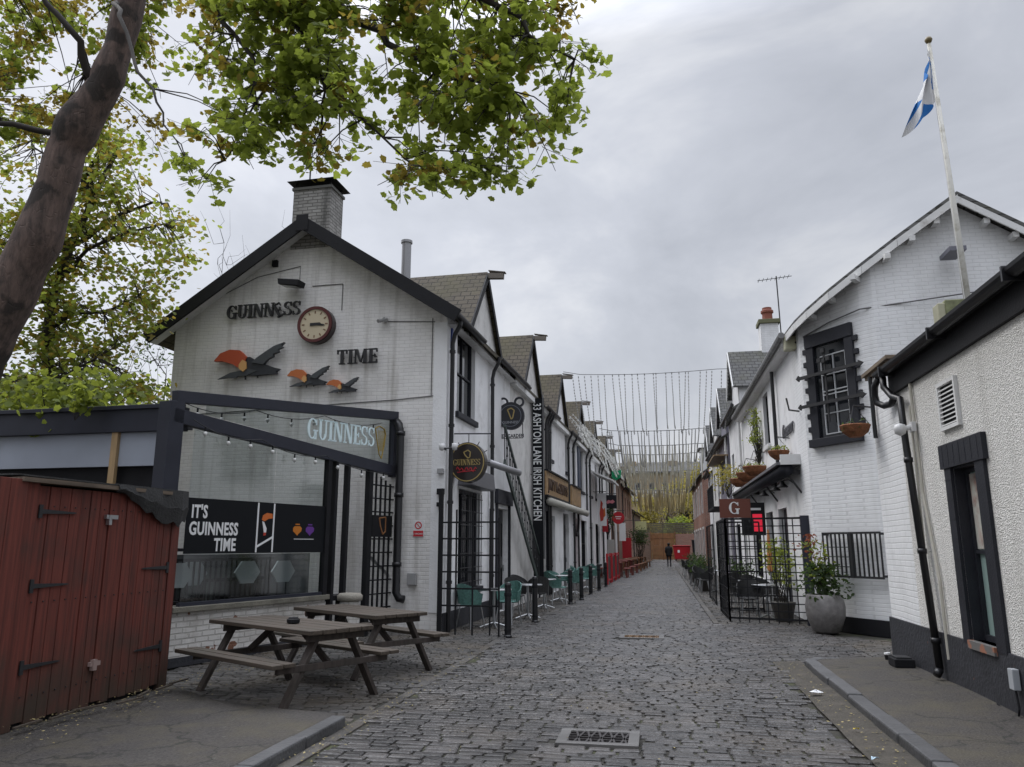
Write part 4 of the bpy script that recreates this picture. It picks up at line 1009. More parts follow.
festoon('festoon bulbs looped behind the terrace fascia glass', [(.0, .2, 3.6), (1.4, .25, 3.72), (3.0, .2, 3.86), (4.6, .12, 3.95)], 3, T0, TANG)

# trellis gate beside the gable
tg = thing('trellis_gate', 'tall black trellis gate between the terrace and the gable', 'gate', T0 + TD * 4.1, TANG)
b = MB()
for i in range(6): b.box(.05 + i * .15, .08 + i * .15, -.015, .015, .05, 3.0 - .06 * i)
for i in range(12): b.box(.03, .85, -.012, .012, .2 + i * .25, .225 + i * .25)
b.box(.0, .05, -.03, .03, 0, 3.0); b.box(.83, .9, -.03, .03, 0, 2.95); b.build('lattice', BLACK_MATT, tg)
b = MB(); b.box(.1, .72, -.03, -.016, 1.75, 2.15); b.build('sign_board', BLACK_MATT, tg)
b = MB(); P_ = [(.3, 2.1), (.5, 2.12), (.5, 1.85), (.42, 1.8), (.34, 1.95)]
for i in range(len(P_)): j = (i + 1) % len(P_); b.beam((P_[i][0], -.035, P_[i][1]), (P_[j][0], -.035, P_[j][1]), .02, .02)
b.build('harp', mat('copper', (.3, .14, .06), .4), tg)
b = MB(); b.beam((.05, .05, 1.45), (.9, .05, .95), .03, .05); b.build('handrail', STEEL, tg)
# stone ash bin
t = thing('stone_bin', 'short round pale stone bin by the terrace opening', 'bin', T0 + TD * 3.55 + Vector((.12, -.1, 0)))
b = MB(); b.lathe([(.16, 0), (.17, .02), (.17, .62), (.16, .64)], n=18); b.build('drum', WORN_BRICK, t, smooth=False)
b = MB(); b.lathe([(.15, .64), (.215, .66), (.22, .74), (.18, .78), (.05, .79)], n=18); b.build('lid', mat('pale stone', (.28, .26, .22), .8, var=.2, bump=.5), t, smooth=True)
t = thing('bench', 'dark bench seat just inside the terrace opening', 'bench', T0 + TD * 3.3 + Vector((-.5, .5, 0)), TANG)
b = MB(); b.box(-.5, .7, -.2, .2, .62, .7); b.build('seat', BLACK_MATT, t)
b = MB()
for x in (-.45, .65): b.box(x - .04, x + .04, -.18, .18, 0, .62)
b.build('legs', BLACK_MATT, t)

# ============================================================ RED SHED
sh = thing('red_shed', 'red stained timber bin shed with black strap hinges and torn roof felt', 'shed', (-5.53, 5.98, 0), R(0))
def FS(u, z, d): return (d, u, z)
def boards(F, u0, u1, z0, zt, d0, d1, n, name, parent, seed=1):
    rr = random.Random(seed); b = MB(); u = u0; w_ = (u1 - u0) / n
    for i in range(n):
        a_, c_ = u + .004, u + w_ - .004; dd = rr.uniform(-.004, .006); zz = z0 + rr.uniform(0, .035)
        za, zb = (zt(a_), zt(c_)) if callable(zt) else (zt, zt)
        b.hexa([F(a_, zz, d0), F(c_, zz, d0), F(c_, zz, d1 + dd), F(a_, zz, d1 + dd), F(a_, za, d0), F(c_, zb, d0), F(c_, zb, d1 + dd), F(a_, za, d1 + dd)])
        u += w_
    return b.build(name, RED_WOOD, parent, bevel=.003)
boards(FS, .16, 1.10, .06, 2.13, -.04, 0, 7, 'door', sh, 1); boards(FS, 1.115, 2.16, .06, 2.13, -.04, 0, 8, 'door', sh, 2)
boards(FS, .0, .15, .02, 2.16, -.05, .02, 1, 'post', sh, 3); boards(FS, 2.17, 2.32, .02, 2.14, -.05, .01, 1, 'post', sh, 4)
b = MB(); b.box(-1.6, -.05, .02, 2.3, .0, 2.1); b.build('body', BLACK_MATT, sh)
b = MB(); b.hexa([(-1.7, -.1, 2.10), (.07, -.1, 2.15), (.07, 2.32, 2.16), (-1.7, 2.32, 2.12), (-1.7, -.1, 2.15), (.07, -.1, 2.19), (.07, 2.32, 2.2), (-1.7, 2.32, 2.18)]); b.build('roof', wood_mat('shed roof edge', (.12, .09, .065), 'Y', .8, .4), sh)
fl = MB()
prev = None; rr = random.Random(8)
for i in range(16):
    u = 1.12 + i * (2.36 - 1.12) / 15; drop = .03 + (.0 if i < 2 else .32 * min(1, (i - 1) / 9.0)) * rr.uniform(.8, 1.12); dd = .075 + .02 * math.sin(i * 1.1)
    cur = [(.02, u, 2.215), (dd, u, 2.21), (dd + .01, u, 2.18 - drop * .5), (dd - .03, u, 2.17 - drop)]
    if prev:
        for q in range(3): fl.poly([prev[q], cur[q], cur[q + 1], prev[q + 1]])
    prev = cur
o = fl.build('roof_felt', mat('torn roof felt', (.035, .035, .035), .85, var=.3, bump=.6), sh)
md = o.modifiers.new('th', 'SOLIDIFY'); md.thickness = .008
b = MB(); b.box(-1.7, .0, -.1, 2.3, 2.205, 2.22); b.build('felt_sheet', mat('torn roof felt', (.035, .035, .035), .85), sh)
def strap(u, z, sgn, ln=.42):
    h = MB(); h.prism([(u, z - .022), (u + sgn * ln, z - .008), (u + sgn * (ln + .03), z), (u + sgn * ln, z + .008), (u, z + .022)], FS, .008, .018); h.fbox(FS, u - .02, u + .02, z - .06, z + .06, .008, .02); h.build('strap_hinge', IRON, sh)
for z in (1.9, 1.24, .55): strap(.19, z, 1)
for z in (1.35, .5): strap(2.14, z, -1)
b = MB()
for i in range(15):
    for z in (.3, 1.1, 1.95): u = .22 + i * .135; b.fbox(FS, u - .006, u + .006, z - .006, z + .006, .004, .011)
b.build('nail_heads', IRON, sh)
b = MB(); b.fbox(FS, 1.03, 1.2, 1.86, 1.9, .008, .04); b.fbox(FS, 1.06, 1.1, 1.8, 1.9, .01, .05); b.build('bolt', STEEL, sh)
b = MB(); b.fbox(FS, 1.02, 1.16, .44, .48, .008, .04); b.fbox(FS, 1.05, 1.1, .4, .5, .01, .05); b.build('bolt', mat('worn bolt', (.3, .22, .2), .5), sh)
t = thing('timber_gate', 'red boarded gate panel at the left edge beside the shed', 'gate', (-5.5, 4.2, 0), R(0))
boards(FS, .0, 1.76, .03, 2.17, -.04, 0.02, 9, 'boards', t, 6)
b = MB(); b.box(-.1, -.04, 0, 1.7, .3, .4); b.box(-.1, -.04, 0, 1.7, 1.7, 1.8); b.build('rail', RED_WOOD, t)
b = MB(); r5 = random.Random(4)
for i in range(7): b.beam((r5.uniform(-5.42, -5.2), 6 + i * .36, .1), (r5.uniform(-5.4, -5.1), 6.3 + i * .36, .105), .03, .015)
o = b.build('wood_splinters', OLD_WOOD); o['kind'] = 'stuff'

# ============================================================ PICNIC TABLES
def picnic(label, cx, cy, rz, Lh=1.0):
    t = thing('picnic_table', label, 'picnic table', (cx, cy, 0), rz, 'wooden picnic tables in front of the terrace')
    r6 = random.Random(int(cx * 100))
    b = MB()
    for i in range(5):
        y = -.33 + i * .165; b.box(-Lh, Lh, y - .077, y + .077, .705 + r6.uniform(-.003, .003), .75)
    b.box(-Lh + .1, Lh - .1, -.36, .36, .66, .70) if False else None
    b.build('tabletop', OLD_WOOD, t, bevel=.006)
    for s in (-1, 1):
        b = MB()
        for i in range(2): y = s * (.60 + i * .14); b.box(-Lh + .02, Lh - .02, y - .062, y + .062, .42 + r6.uniform(-.003, .003), .46)
        b.build('bench_seat', OLD_WOOD, t, bevel=.006)
    for x in (-Lh + .22, Lh - .16):
        for s in (-1, 1):
            b = MB(); b.beam((x, s * .20, .70), (x, s * .58, .0), .042, .105, (1, 0, 0)); b.build('leg', OLD_WOOD_Z, t, bevel=.004)
        b = MB(); b.box(x + .024, x + .064, -.70, .70, .355, .42); b.box(x + .024, x + .064, -.36, .36, .63, .705); b.build('cross_rail', OLD_WOOD_Z, t, bevel=.004)
    for s in (-1, 1): b = MB(); b.beam((s * (Lh - .22), 0, .38), (s * .25, 0, .70), .07, .04, (0, 1, 0)); b.build('brace', OLD_WOOD_Z, t, bevel=.004)
    return t
picnic('nearer weathered picnic table with a black ashtray on top', -4.15, 8.42, R(-30))
picnic('farther weathered picnic table nearer the gable, with a bare top', -4.05, 10.25, R(-35))
t = thing('ashtray', 'small round black ashtray on the nearer picnic table', 'ashtray', (-4.02, 8.28, .752))
b = MB(); b.lathe([(.055, 0), (.07, .01), (.072, .045), (.06, .05), (.055, .02)], n=16); b.build('bowl', BLACK_MATT, t)
b = MB(); b.lathe([(.03, .045), (.058, .05), (.05, .065), (.01, .07)], n=16); b.build('lid', BLACK_MATT, t)

# ============================================================ STREET SIDE OF THE LEFT PUB
lt = thing('iron_trellis', 'freestanding black iron grid screen by the pub corner', 'screen', (-4.02, 14.2, 0), R(-3))
b = MB()
for i, x in enumerate((0, .3, .62, .95, 1.12)): b.box(x - .014, x + .014, -.012, .012, 0.0, 2.25 if i < 4 else 2.1)
for i in range(6): b.box(0, 1.12, -.016, -.002, .5 + i * .3, .53 + i * .3)
b.box(-.05, .03, -.03, .03, 0, 2.6); b.build('grid', BLACK_MATT, lt)
# round pub sign on bracket
rs = thing('pub_sign', 'oval black pub sign with gold harp and rim on an iron bracket', 'sign', (-3.72, 15.05, 3.22), R(-4))
def FR(u, z, d): return (u, -d, z)
b = MB(); disc(b, FR, 0, .40, -.1, .1, 36, .93); b.build('drum', mat('sign black', (.018, .012, .01), .3), rs)
b = MB(); disc(b, FR, .365, .385, .1, .112, 36, .93); b.build('rim', mat('sign gold', (.36, .27, .10), .4), rs)
SG = mat('sign gold', (.36, .27, .10), .4)
serif('letters', 'GUINNESS', FR, -.29, -.06, .12, .1, .115, SG, rs, sx=.9)
b = MB(); b.tube([FR(-.22 + i * .022, -.14 + .035 * math.sin(i * 1.5) + .02 * math.sin(i * .7), .108) for i in range(20)], .012, 5); b.tube([FR(-.2, -.2, .108), FR(.18, -.17, .108)], .01, 5); b.build('script', mat('sign red lettering', (.4, .02, .03), .4), rs)
b = MB(); P_ = [(-.07, .2), (.02, .24), (.07, .2), (.06, .1), (.02, .08), (-.04, .14)]
for i in range(len(P_)): j = (i + 1) % len(P_); b.beam(FR(P_[i][0], P_[i][1], .105), FR(P_[j][0], P_[j][1], .105), .02, .02)
b.build('harp', SG, rs)
b = MB(); b.tube([(-.42, 0, .6), (.5, 0, .57)], .014, 6); b.tube([(-.36, 0, .6), (-.36, 0, -.35)], .018, 6); b.tube([(-.0, 0, .38), (0, 0, .6)], .01, 5)
for i in range(7):
    aa = i * math.pi / 6; b.tube([(.37 * math.cos(aa), 0, .4 * math.sin(aa)), (.45 * math.cos(aa), 0, .48 * math.sin(aa))], .008, 4)
b.build('bracket', IRON, rs)
b = MB(); b.tube([(.35, .3, .02), (.75, 1.2, -.12)], .07, 10); o = b.build('lamp_tube', mat('flue grey', (.3, .3, .31), .4), rs, smooth=True)
# roundel with two keg rings + lettering
def face_thing(name, label, cat, k, z, group=None):
    return thing(name, label, cat, place(k) + Vector((0, 0, z)), ANG, group)
def FW(u, z, d): return (d, -u, z)               # on the facade, reading left-to-right seen from the lane
def FA(u, z, d): return (u, -d, z)               # hung square to the lane, facing the viewer
t = thing('roundel_sign', 'dark round harp emblem with two rings above small lettering on the left frontage', 'sign', (-3.66, 19.3, 4.86), R(-2))
def FWU(u, z, d): return (d, u, z)
DK = mat('emblem black', (.02, .021, .027), .45)
b = MB(); disc(b, FA, 0, .36, -.05, .05, 30); b.build('roundel', DK, t)
for x in (-.2, .22): b = MB(); disc(b, lambda u, z, d: FA(u + x, z + .36, d), .085, .135, -.03, .03, 18); b.build('ring', DK, t)
b = MB(); disc(b, FA, .27, .285, .05, .056, 30); b.build('rim', mat('emblem grey', (.16, .17, .2), .5), t)
b = MB(); P_ = [(-.08, .16), (.02, .2), (.1, .14), (.06, -.05), (.02, -.09), (-.03, .04)]
for i in range(len(P_)): j = (i + 1) % len(P_); b.beam(FA(P_[i][0], P_[i][1], .056), FA(P_[j][0], P_[j][1], .056), .012, .03)
b.build('harp', SG, t)
text('words', 'GUINNESS', FA, 0, -.2, .09, .05, .056, mat('emblem grey letters', (.3, .31, .33), .5), t, align='CENTER', bold=.01)
text('words', 'BEER GARDEN', FA, 0, -.56, .125, .0, .02, DK, t, align='CENTER', bold=.03, sx=.8)
b = MB(); b.box(-.34, .32, .0, .012, -.585, -.57); b.box(-.34, -.32, 0, .012, -.57, -.2); b.box(.3, .32, 0, .012, -.57, -.2); b.tube([(-.36, 0, -.02), (-.55, 0, -.02)], .02, 6); b.build('bracket', IRON, t)
# tall vertical banner
t = thing('vertical_sign', 'tall black banner sign with white address lettering read downwards', 'sign', (-3.56, 23.2, 0), R(-1))
b = MB(); b.fbox(FA, -.2, .2, 1.2, 6.05, -.03, .03); b.fbox(FA, -.15, .15, .3, 1.2, -.03, .03); b.build('board', mat('banner black', (.010, .011, .013), .75, spec=.15), t)
text('words', '33 ASHTON LANE IRISH KITCHEN', FA, -.13, 5.9, .35, .03, .036, mat('banner white', (.70, .71, .71), .5), t, sx=.66, bold=.012, rot=R(-90))
b = MB(); b.fbox(FA, -.19, -.165, 1.2, 6.15, .03, .035); b.fbox(FA, .165, .19, 1.2, 6.15, .03, .035); b.build('edge_line', mat('banner edge', (.2, .2, .2), .5), t)
b = MB()
for z in (1.5, 3.7, 5.9): b.tube([(-.19, 0, z), (-.35, 0, z)], .02, 6)
b.build('bracket', IRON, t)
# external stair rail slanting down the wall
t = face_thing('stair_rail', 'ornate black iron stair rail slanting down the white wall', 'railing', 4.1, 0)
b = MB(); p0, p1 = FWU(0, 4.5, .25), FWU(4.6, 1.35, .25)
b.beam(p0, p1, .05, .08); b.beam(FWU(0, 3.6, .25), FWU(4.6, .45, .25), .05, .16)
b.build('stringer', mat('green black iron', (.03, .045, .04), .5), t)
b = MB()
for i in range(26):
    f = i / 25; u = 4.6 * f; z = 4.5 - 3.15 * f; b.tube([FWU(u, z, .25), FWU(u + .03, z - .9, .25)], .012, 4)
    if i % 2 and i < 25:
        c = (u + .09, z - .5); b.tube([FWU(c[0] + .08 * math.cos(q), c[1] + .12 * math.sin(q), .25) for q in [x * .7 for x in range(10)]], .01, 4, cap=False)
b.build('balusters', IRON, t)
for k, (u, z) in enumerate(((2.1, 3.9),)):
    pass
# bollards
spots = [(-2.72, 14.06), (-2.67, 16.84), (-2.5, 22.06), (-2.37, 23.9), (-2.28, 26.09), (-2.19, 28.38), (-2.13, 31.1)]
ords = ['nearest', 'second', 'third', 'fourth', 'fifth', 'sixth', 'farthest']
b0 = thing('bollard', 'nearest black bollard beside the green chairs', 'bollard', (*spots[0], 0), 0, 'black bollards along the left pavement')
b = MB(); b.lathe([(.075, -.02), (.075, .02), (.06, .04), (.058, .86), (.062, .87), (.062, .9), (.05, .93), (.02, .945)], n=16); b.build('post', BLACK, b0)
b = MB(); b.lathe([(.066, .70), (.068, .71), (.068, .75), (.066, .76)], n=16); b.lathe([(.064, .1), (.066, .11), (.066, .13), (.064, .14)], n=16); b.build('collar', BLACK_MATT, b0)
for i in range(1, 7): dup(b0, (*spots[i], 0), label=f'{ords[i]} black bollard along the left pavement counting up the lane')

# ---- cafe furniture
def weave(name, c): return mat(name, c, .6, var=.3, vscale=20, bump=.8, bscale=80)
GREEN_W = weave('green woven cane', (.08, .19, .165)); BLACK_W = weave('black woven cane', (.02, .02, .02)); 
def cafe_chair(name, label, loc, rz, m, group, legm=STEEL):
    t = thing(name, label, 'chair', loc, rz, group)
    b = MB(); b.lathe([(.0, .43), (.19, .43), (.215, .45), (.19, .47), (.0, .475)], n=16); b.build('seat', m, t)
    b = MB(); n = 12
    for i in range(n):
        a0, a1 = math.pi * (-.08 + 1.16 * i / n), math.pi * (-.08 + 1.16 * (i + 1) / n)
        h0, h1 = .66 + .2 * math.sin(max(0, min(math.pi, a0))) ** .8, .66 + .2 * math.sin(max(0, min(math.pi, a1))) ** .8
        P0, P1 = (math.cos(a0), math.sin(a0)), (math.cos(a1), math.sin(a1))
        b.hexa([(.225 * P0[0], .225 * P0[1], .47), (.225 * P1[0], .225 * P1[1], .47), (.245 * P1[0], .245 * P1[1], .47), (.245 * P0[0], .245 * P0[1], .47),
                (.255 * P0[0], .27 * P0[1], h0), (.255 * P1[0], .27 * P1[1], h1), (.275 * P1[0], .29 * P1[1], h1), (.275 * P0[0], .29 * P0[1], h0)])
    b.build('back', m, t)
    for sx in (-1, 1):
        for sy in (-1, 1):
            b = MB(); b.tube([(sx * .15, sy * .14, .44), (sx * .2, sy * .2, 0)], .013, 6); b.build('leg', legm, t)
    return t
def cafe_table(label, loc, r=.35, topm=None, group='small round tables along the left pavement', rz=0):
    t = thing('cafe_table', label, 'table', loc, rz, group)
    b = MB(); b.lathe([(r - .01, .715), (r, .72), (r, .735), (r - .01, .742), (.0, .743)], n=24); b.build('tabletop', topm or STEEL, t)
    b = MB(); b.tube([(0, 0, .715), (0, 0, .06)], .028, 10); b.build('column', STEEL, t)
    b = MB()
    for i in range(4): q = i * math.pi / 2 + .4; b.tube([(0, 0, .1), (.16 * math.cos(q), .16 * math.sin(q), .05), (.28 * math.cos(q), .28 * math.sin(q), .012)], .016, 6)
    b.build('base', STEEL, t)
    return t
GG = 'green woven chairs along the left pavement'; BG = 'black woven chairs along the left pavement'
gch = cafe_chair('woven_chair', 'green woven chair with its back to the pub wall, behind the iron grid', (-3.72, 15.35, 0), R(150), GREEN_W, GG)
dup(gch, (-3.15, 16.35, 0), R(-20), 'green woven chair behind the nearest bollard')
cafe_table('round steel table between the two nearest green chairs', (-3.3, 15.6, 0), .36)
bch = cafe_chair('woven_chair', 'black woven chair at the second table up the pavement', (-3.35, 18.3, 0), R(40), BLACK_W, BG)
dup(bch, (-2.98, 19.3, 0), R(200), 'black woven chair beyond the second bollard')
dup(bch, (-3.5, 19.9, 0), R(60), 'black woven chair tucked against the pub wall under the stair rail')
ct = cafe_table('steel table behind the second bollard', (-2.95, 17.6, 0), .33)
dup(ct, (-3.0, 20.4, 0), 0, 'steel table under the tall banner sign')
k = 0
GO = ['green woven chair just past the tall banner sign', 'green woven chair under the left part of the gold sign', 'green woven chair level with the third bollard', 'green woven chair under the middle of the gold sign', 'green woven chair level with the fifth bollard', 'green woven chair under the right end of the gold sign', 'green woven chair level with the sixth bollard', 'last green woven chair before the red barriers']
for i in range(8):
    y = 22.0 + i * 1.45; x = -3.3 + .03 * (y - 15) + (-.15 if i % 2 else .28)
    dup(gch, (x, y, 0), R(100 + 70 * i), GO[i])
TO = ['steel table by the third bollard', 'steel table by the fourth bollard', 'steel table by the sixth bollard']
for i in range(3): y = 23.0 + i * 3.2; dup(ct, (-3.15 + .03 * (y - 15), y, 0), 0, TO[i])

# red barriers and wooden furniture further on
RED = mat('bright red paint', (.42, .012, .022), .4)
def barrier(label, x, y, rz):
    t = thing('cafe_barrier', label, 'barrier', (x, y, 0), rz, 'red framed barriers')
    b = MB(); b.box(-.04, .04, -.04, .04, 0, 1.25); b.box(-.04, .04, 1.36, 1.44, 0, 1.25); b.box(-.03, .03, .04, 1.36, 1.15, 1.22); b.box(-.03, .03, .04, 1.36, .12, .18); b.build('frame', RED, t)
    b = MB(); b.box(-.012, .012, .05, 1.35, .2, 1.1); b.build('panel', mat('dark screen panel', (.05, .03, .03), .5), t)
for i, lab in enumerate(('nearest red framed barrier beyond the bollards', 'middle red framed barrier beyond the bollards', 'farthest red framed barrier beyond the bollards')): barrier(lab, -2.2 + .06 * i, 33.2 + 2.2 * i, R(-2))
def wood_set(label, x, y, m):
    t = thing('wooden_table', label, 'table', (x, y, 0), R(-2), 'wooden tables far along the left side')
    b = MB(); b.box(-.4, .4, -.7, .7, .7, .75); b.build('tabletop', m, t)
    b = MB()
    for sx in (-.35, .35):
        for sy in (-.6, .6): b.box(sx - .035, sx + .035, sy - .035, sy + .035, 0, .7)
    b.build('legs', m, t)
    for sx in (-.68, .68): b = MB(); b.box(sx - .15, sx + .15, -.7, .7, .42, .46); b.box(sx - .03, sx + .03, -.6, .6, 0, .42); b.build('bench_seat', m, t)
RW = mat('red brown wood', (.17, .035, .025), .6, var=.2); BW = mat('brown table wood', (.18, .08, .035), .6, var=.2)
for i, lab in enumerate(('red table just past the barriers', 'second red table past the barriers', 'third red table past the barriers', 'first brown table under the round red sign', 'second brown table by the clipped tree', 'brown table beyond the clipped tree', 'last brown table before the lane end')):
    wood_set(lab, -2.35 + .042 * (i * 3.4), 40.5 + i * 3.4, RW if i < 3 else BW)

# hanging signs square to the lane, far left
def hang(label, x0, x1, z0, z1, y, m, txt=None, tm=None, round_=False, cat='sign', fx=None):
    w_, h_ = x1 - x0, z1 - z0
    t = thing('hanging_sign', label, cat, ((x0 + x1) / 2, y, (z0 + z1) / 2), 0)
    b = MB()
    if round_: disc(b, FA, 0, w_ / 2, -.05, .05, 24)
    else: b.fbox(FA, -w_ / 2, w_ / 2, -h_ / 2, h_ / 2, -.03, .03)
    b.build('board', m, t)
    if txt: text('words', txt, FA, 0, -h_ * .12, h_ * .34 if not round_ else h_ * .28, .05 if round_ else .03, .056, tm, t, sx=.9, align='CENTER', bold=.02)
    wx = fx if fx is not None else (-4.05 + S * (y - 14.5)) - (x0 + x1) / 2
    b = MB(); b.tube([(wx, 0, h_ / 2 + .08), (w_ / 2, 0, h_ / 2 + .08)], .02, 6); b.tube([(0, 0, h_ / 2 - .02), (0, 0, h_ / 2 + .08)], .015, 5); b.build('bracket', IRON, t)
    return t
t = hang('white hanging sign with a red and orange figure shape', -3.08, -2.62, 2.55, 4.2, 40, mat('sign white', (.7, .7, .7), .4))
b = MB(); b.prism([(-.05, .5), (.06, .3), (.02, .1), (.14, -.1), (.06, -.55), (-.08, -.6), (-.12, -.2), (-.08, .1)], FA, .03, .04); b.build('red_shape', mat('print red', (.45, .04, .02), .5), t)
b = MB(); b.prism([(.08, .0), (.16, .1), (.18, -.3), (.1, -.4)], FA, .03, .042); b.build('orange_shape', mat('print orange', (.55, .13, .02), .5), t)
t = hang('black hanging sign with a pink emblem', -3.0, -2.3, 3.6, 4.35, 44, BLACK_MATT)
b = MB(); b.prism([(-.24, -.02), (-.12, .1), (.02, .06), (.14, .12), (.25, .0), (.12, -.1), (-.04, -.06), (-.16, -.12)], FA, .03, .045); b.build('emblem', mat('sign pink', (.45, .14, .16), .5), t)
t = hang('round red sign on the far left side', -2.69, -1.98, 2.8, 3.5, 46, RED, None, None, True)
b = MB(); b.fbox(FA, -.18, .18, .04, .09, .05, .056); b.fbox(FA, -.13, .13, -.07, -.03, .05, .056); b.build('white_bars', mat('sign white', (.7, .7, .7), .4), t)
hang('narrow white hanging sign below the round red sign', -2.5, -2.1, 1.85, 2.97, 50, mat('sign white', (.7, .7, .7), .4), None)
hang('cream hanging sign furthest along the left side', -1.79, -.95, 2.72, 3.36, 60, mat('sign cream', (.5, .5, .25), .5))
hang('small red lantern-shaped sign by the arched door', -3.05, -2.75, 2.3, 3.0, 43, RED)
t = thing('green_pennant', 'bright green five-sided pennant hung under the string lights', 'pennant', (-2.45, 47.5, 5.8), 0)
b = MB(); b.prism([(-.28, .32), (.05, .25), (.3, .3), (.26, -.18), (-.02, -.34), (-.3, -.2)], FA, -.01, .01); b.build('cloth', mat('green cloth', (.0, .25, .10), .6), t)
b = MB(); b.tube([(-.9, 0, .42), (.3, 0, .33)], .015, 5); b.build('cord', IRON, t)
t = thing('display_board', 'upright red display board far along the left side', 'board', (-2.3, 56, 0), 0)
b = MB(); b.fbox(FA, -.32, .32, .7, 2.1, -.04, .04); b.build('board', RED, t)
b = MB(); b.box(-.3, -.24, -.03, .03, 0, .7); b.box(.24, .3, -.03, .03, 0, .7); b.build('legs', IRON, t)
t = thing('menu_board', 'pale menu board standing below the green foliage', 'board', (-2.75, 45, 0), 0)
b = MB(); b.fbox(FA, -.2, .2, .7, 1.9, -.03, .03); b.build('board', mat('pale board', (.45, .45, .42), .5), t)
b = MB(); b.box(-.18, -.14, -.02, .02, 0, .7); b.box(.14, .18, -.02, .02, 0, .7); b.build('legs', IRON, t)
t = thing('white_column', 'slim white column on the far left frontage', 'column', (-2.62, 48, 0), 0)
b = MB(); b.lathe([(.11, 0), (.11, .1), (.08, .14), (.075, 5.3), (.1, 5.4), (.12, 5.5)], n=14); b.build('shaft', TRIM_WHITE, t)
b = MB(); b.box(-.14, .14, -.14, .14, -.0, .06); b.build('base', TRIM_WHITE, t)

# ============================================================ FOLIAGE HELPERS
def leaf_mat(name, c, tr, isl=.35): return mat(name, c, .55, var=.15, vscale=.6, island=isl, transl=tr, spec=.35)
LEAF_A = leaf_mat('fresh maple leaf', (.12, .16, .024), (.58, .68, .10))
LEAF_B = leaf_mat('young bronze leaf', (.15, .125, .022), (.58, .44, .07))
LEAF_C = leaf_mat('lime leaf', (.13, .17, .03), (.50, .56, .08))
LEAF_D = leaf_mat('dark shrub leaf', (.035, .06, .02), (.08, .13, .03))
LEAF_Y = leaf_mat('yellow green far foliage', (.26, .22, .05), (.5, .43, .08))
MAPLE = [(0, -.45), (.16, -.36), (.40, -.34), (.38, -.12), (.52, .08), (.34, .2), (.22, .36), (.0, .55), (-.22, .36), (-.34, .2), (-.52, .08), (-.38, -.12), (-.40, -.34), (-.16, -.36)]
OVAL = [(0, -.5), (.22, -.15), (.2, .2), (0, .5), (-.2, .2), (-.22, -.15)]
def add_leaf(V, Fc, p, s, rr, shape=MAPLE, flat=.8):
    # droop: normal mostly up with random tilt
    nrm = Vector((rr.gauss(0, flat), rr.gauss(0, flat), 1)).normalized()
    t_ = Vector((rr.uniform(-1, 1), rr.uniform(-1, 1), rr.uniform(-.6, .1))); t_ = (t_ - nrm * t_.dot(nrm))
    if t_.length < .01: return
    t_.normalize(); b_ = nrm.cross(t_); n = len(V); fold = rr.uniform(-.1, .35)
    for x, y in shape: V.append(tuple(p + b_ * (x * s) + t_ * (y * s) + nrm * (abs(x) * s * fold)))
    Fc.append(tuple(range(n, n + len(shape))))
def leaves_obj(name, V, Fc, m, parent):
    me = bpy.data.meshes.new(name); me.from_pydata(V, [], Fc); me.update(); me.materials.append(m)
    o = bpy.data.objects.new(name, me); COL.objects.link(o); o.parent = parent; return o
def inside(poly, x, z):
    c = False; n = len(poly)
    for i in range(n):
        x1, z1 = poly[i]; x2, z2 = poly[(i + 1) % n]
        if (z1 > z) != (z2 > z) and x < (x2 - x1) * (z - z1) / (z2 - z1) + x1: c = not c
    return c
def bark_mat():
    m = bpy.data.materials.new('grey brown bark'); m.use_nodes = True; t = m.node_tree; b = t.nodes['Principled BSDF']; N = t.nodes.new; K = t.links.new; b.inputs['Roughness'].default_value = .9
    co = N('ShaderNodeTexCoord'); mp_ = N('ShaderNodeMapping'); mp_.inputs['Scale'].default_value = (9, 9, 2.2); mp_.inputs['Rotation'].default_value = (0, .28, 0); K(co.outputs['Object'], mp_.inputs['Vector'])
    v = N('ShaderNodeTexVoronoi'); v.feature = 'DISTANCE_TO_EDGE'; v.inputs['Scale'].default_value = 1.6; v.inputs['Randomness'].default_value = 1; K(mp_.outputs[0], v.inputs['Vector'])
    n = N('ShaderNodeTexNoise'); n.inputs['Scale'].default_value = 1.1; n.inputs['Detail'].default_value = 9; n.inputs['Roughness'].default_value = .7; K(mp_.outputs[0], n.inputs['Vector'])
    n2 = N('ShaderNodeTexNoise'); n2.inputs['Scale'].default_value = 2.2; n2.inputs['Detail'].default_value = 6; K(co.outputs['Object'], n2.inputs['Vector'])
    c = N('ShaderNodeValToRGB'); c.color_ramp.elements[0].color = (.045, .033, .028, 1); c.color_ramp.elements[0].position = .35; c.color_ramp.elements[1].color = (.145, .10, .082, 1); c.color_ramp.elements[1].position = .65; K(n.outputs['Fac'], c.inputs['Fac'])
    r1 = N('ShaderNodeMapRange'); r1.inputs['From Min'].default_value = .56; r1.inputs['From Max'].default_value = .62; r1.inputs['To Max'].default_value = .85; K(n2.outputs['Fac'], r1.inputs['Value'])
    mx = N('ShaderNodeMix'); mx.data_type = 'RGBA'; K(r1.outputs[0], mx.inputs['Factor']); K(c.outputs['Color'], mx.inputs['A']); mx.inputs['B'].default_value = (.022, .018, .015, 1); K(mx.outputs['Result'], b.inputs['Base Color'])
    r2_ = N('ShaderNodeMapRange'); r2_.inputs['From Max'].default_value = .05; r2_.inputs['To Max'].default_value = .5; K(v.outputs['Distance'], r2_.inputs['Value'])
    ad = N('ShaderNodeMath'); ad.operation = 'MULTIPLY_ADD'; ad.inputs[1].default_value = 1.5; K(n.outputs['Fac'], ad.inputs[0]); K(r2_.outputs[0], ad.inputs[2])
    bp = N('ShaderNodeBump'); bp.inputs['Strength'].default_value = .55; bp.inputs['Distance'].default_value = .02; K(ad.outputs[0], bp.inputs['Height']); K(bp.outputs[0], b.inputs['Normal'])
    return m
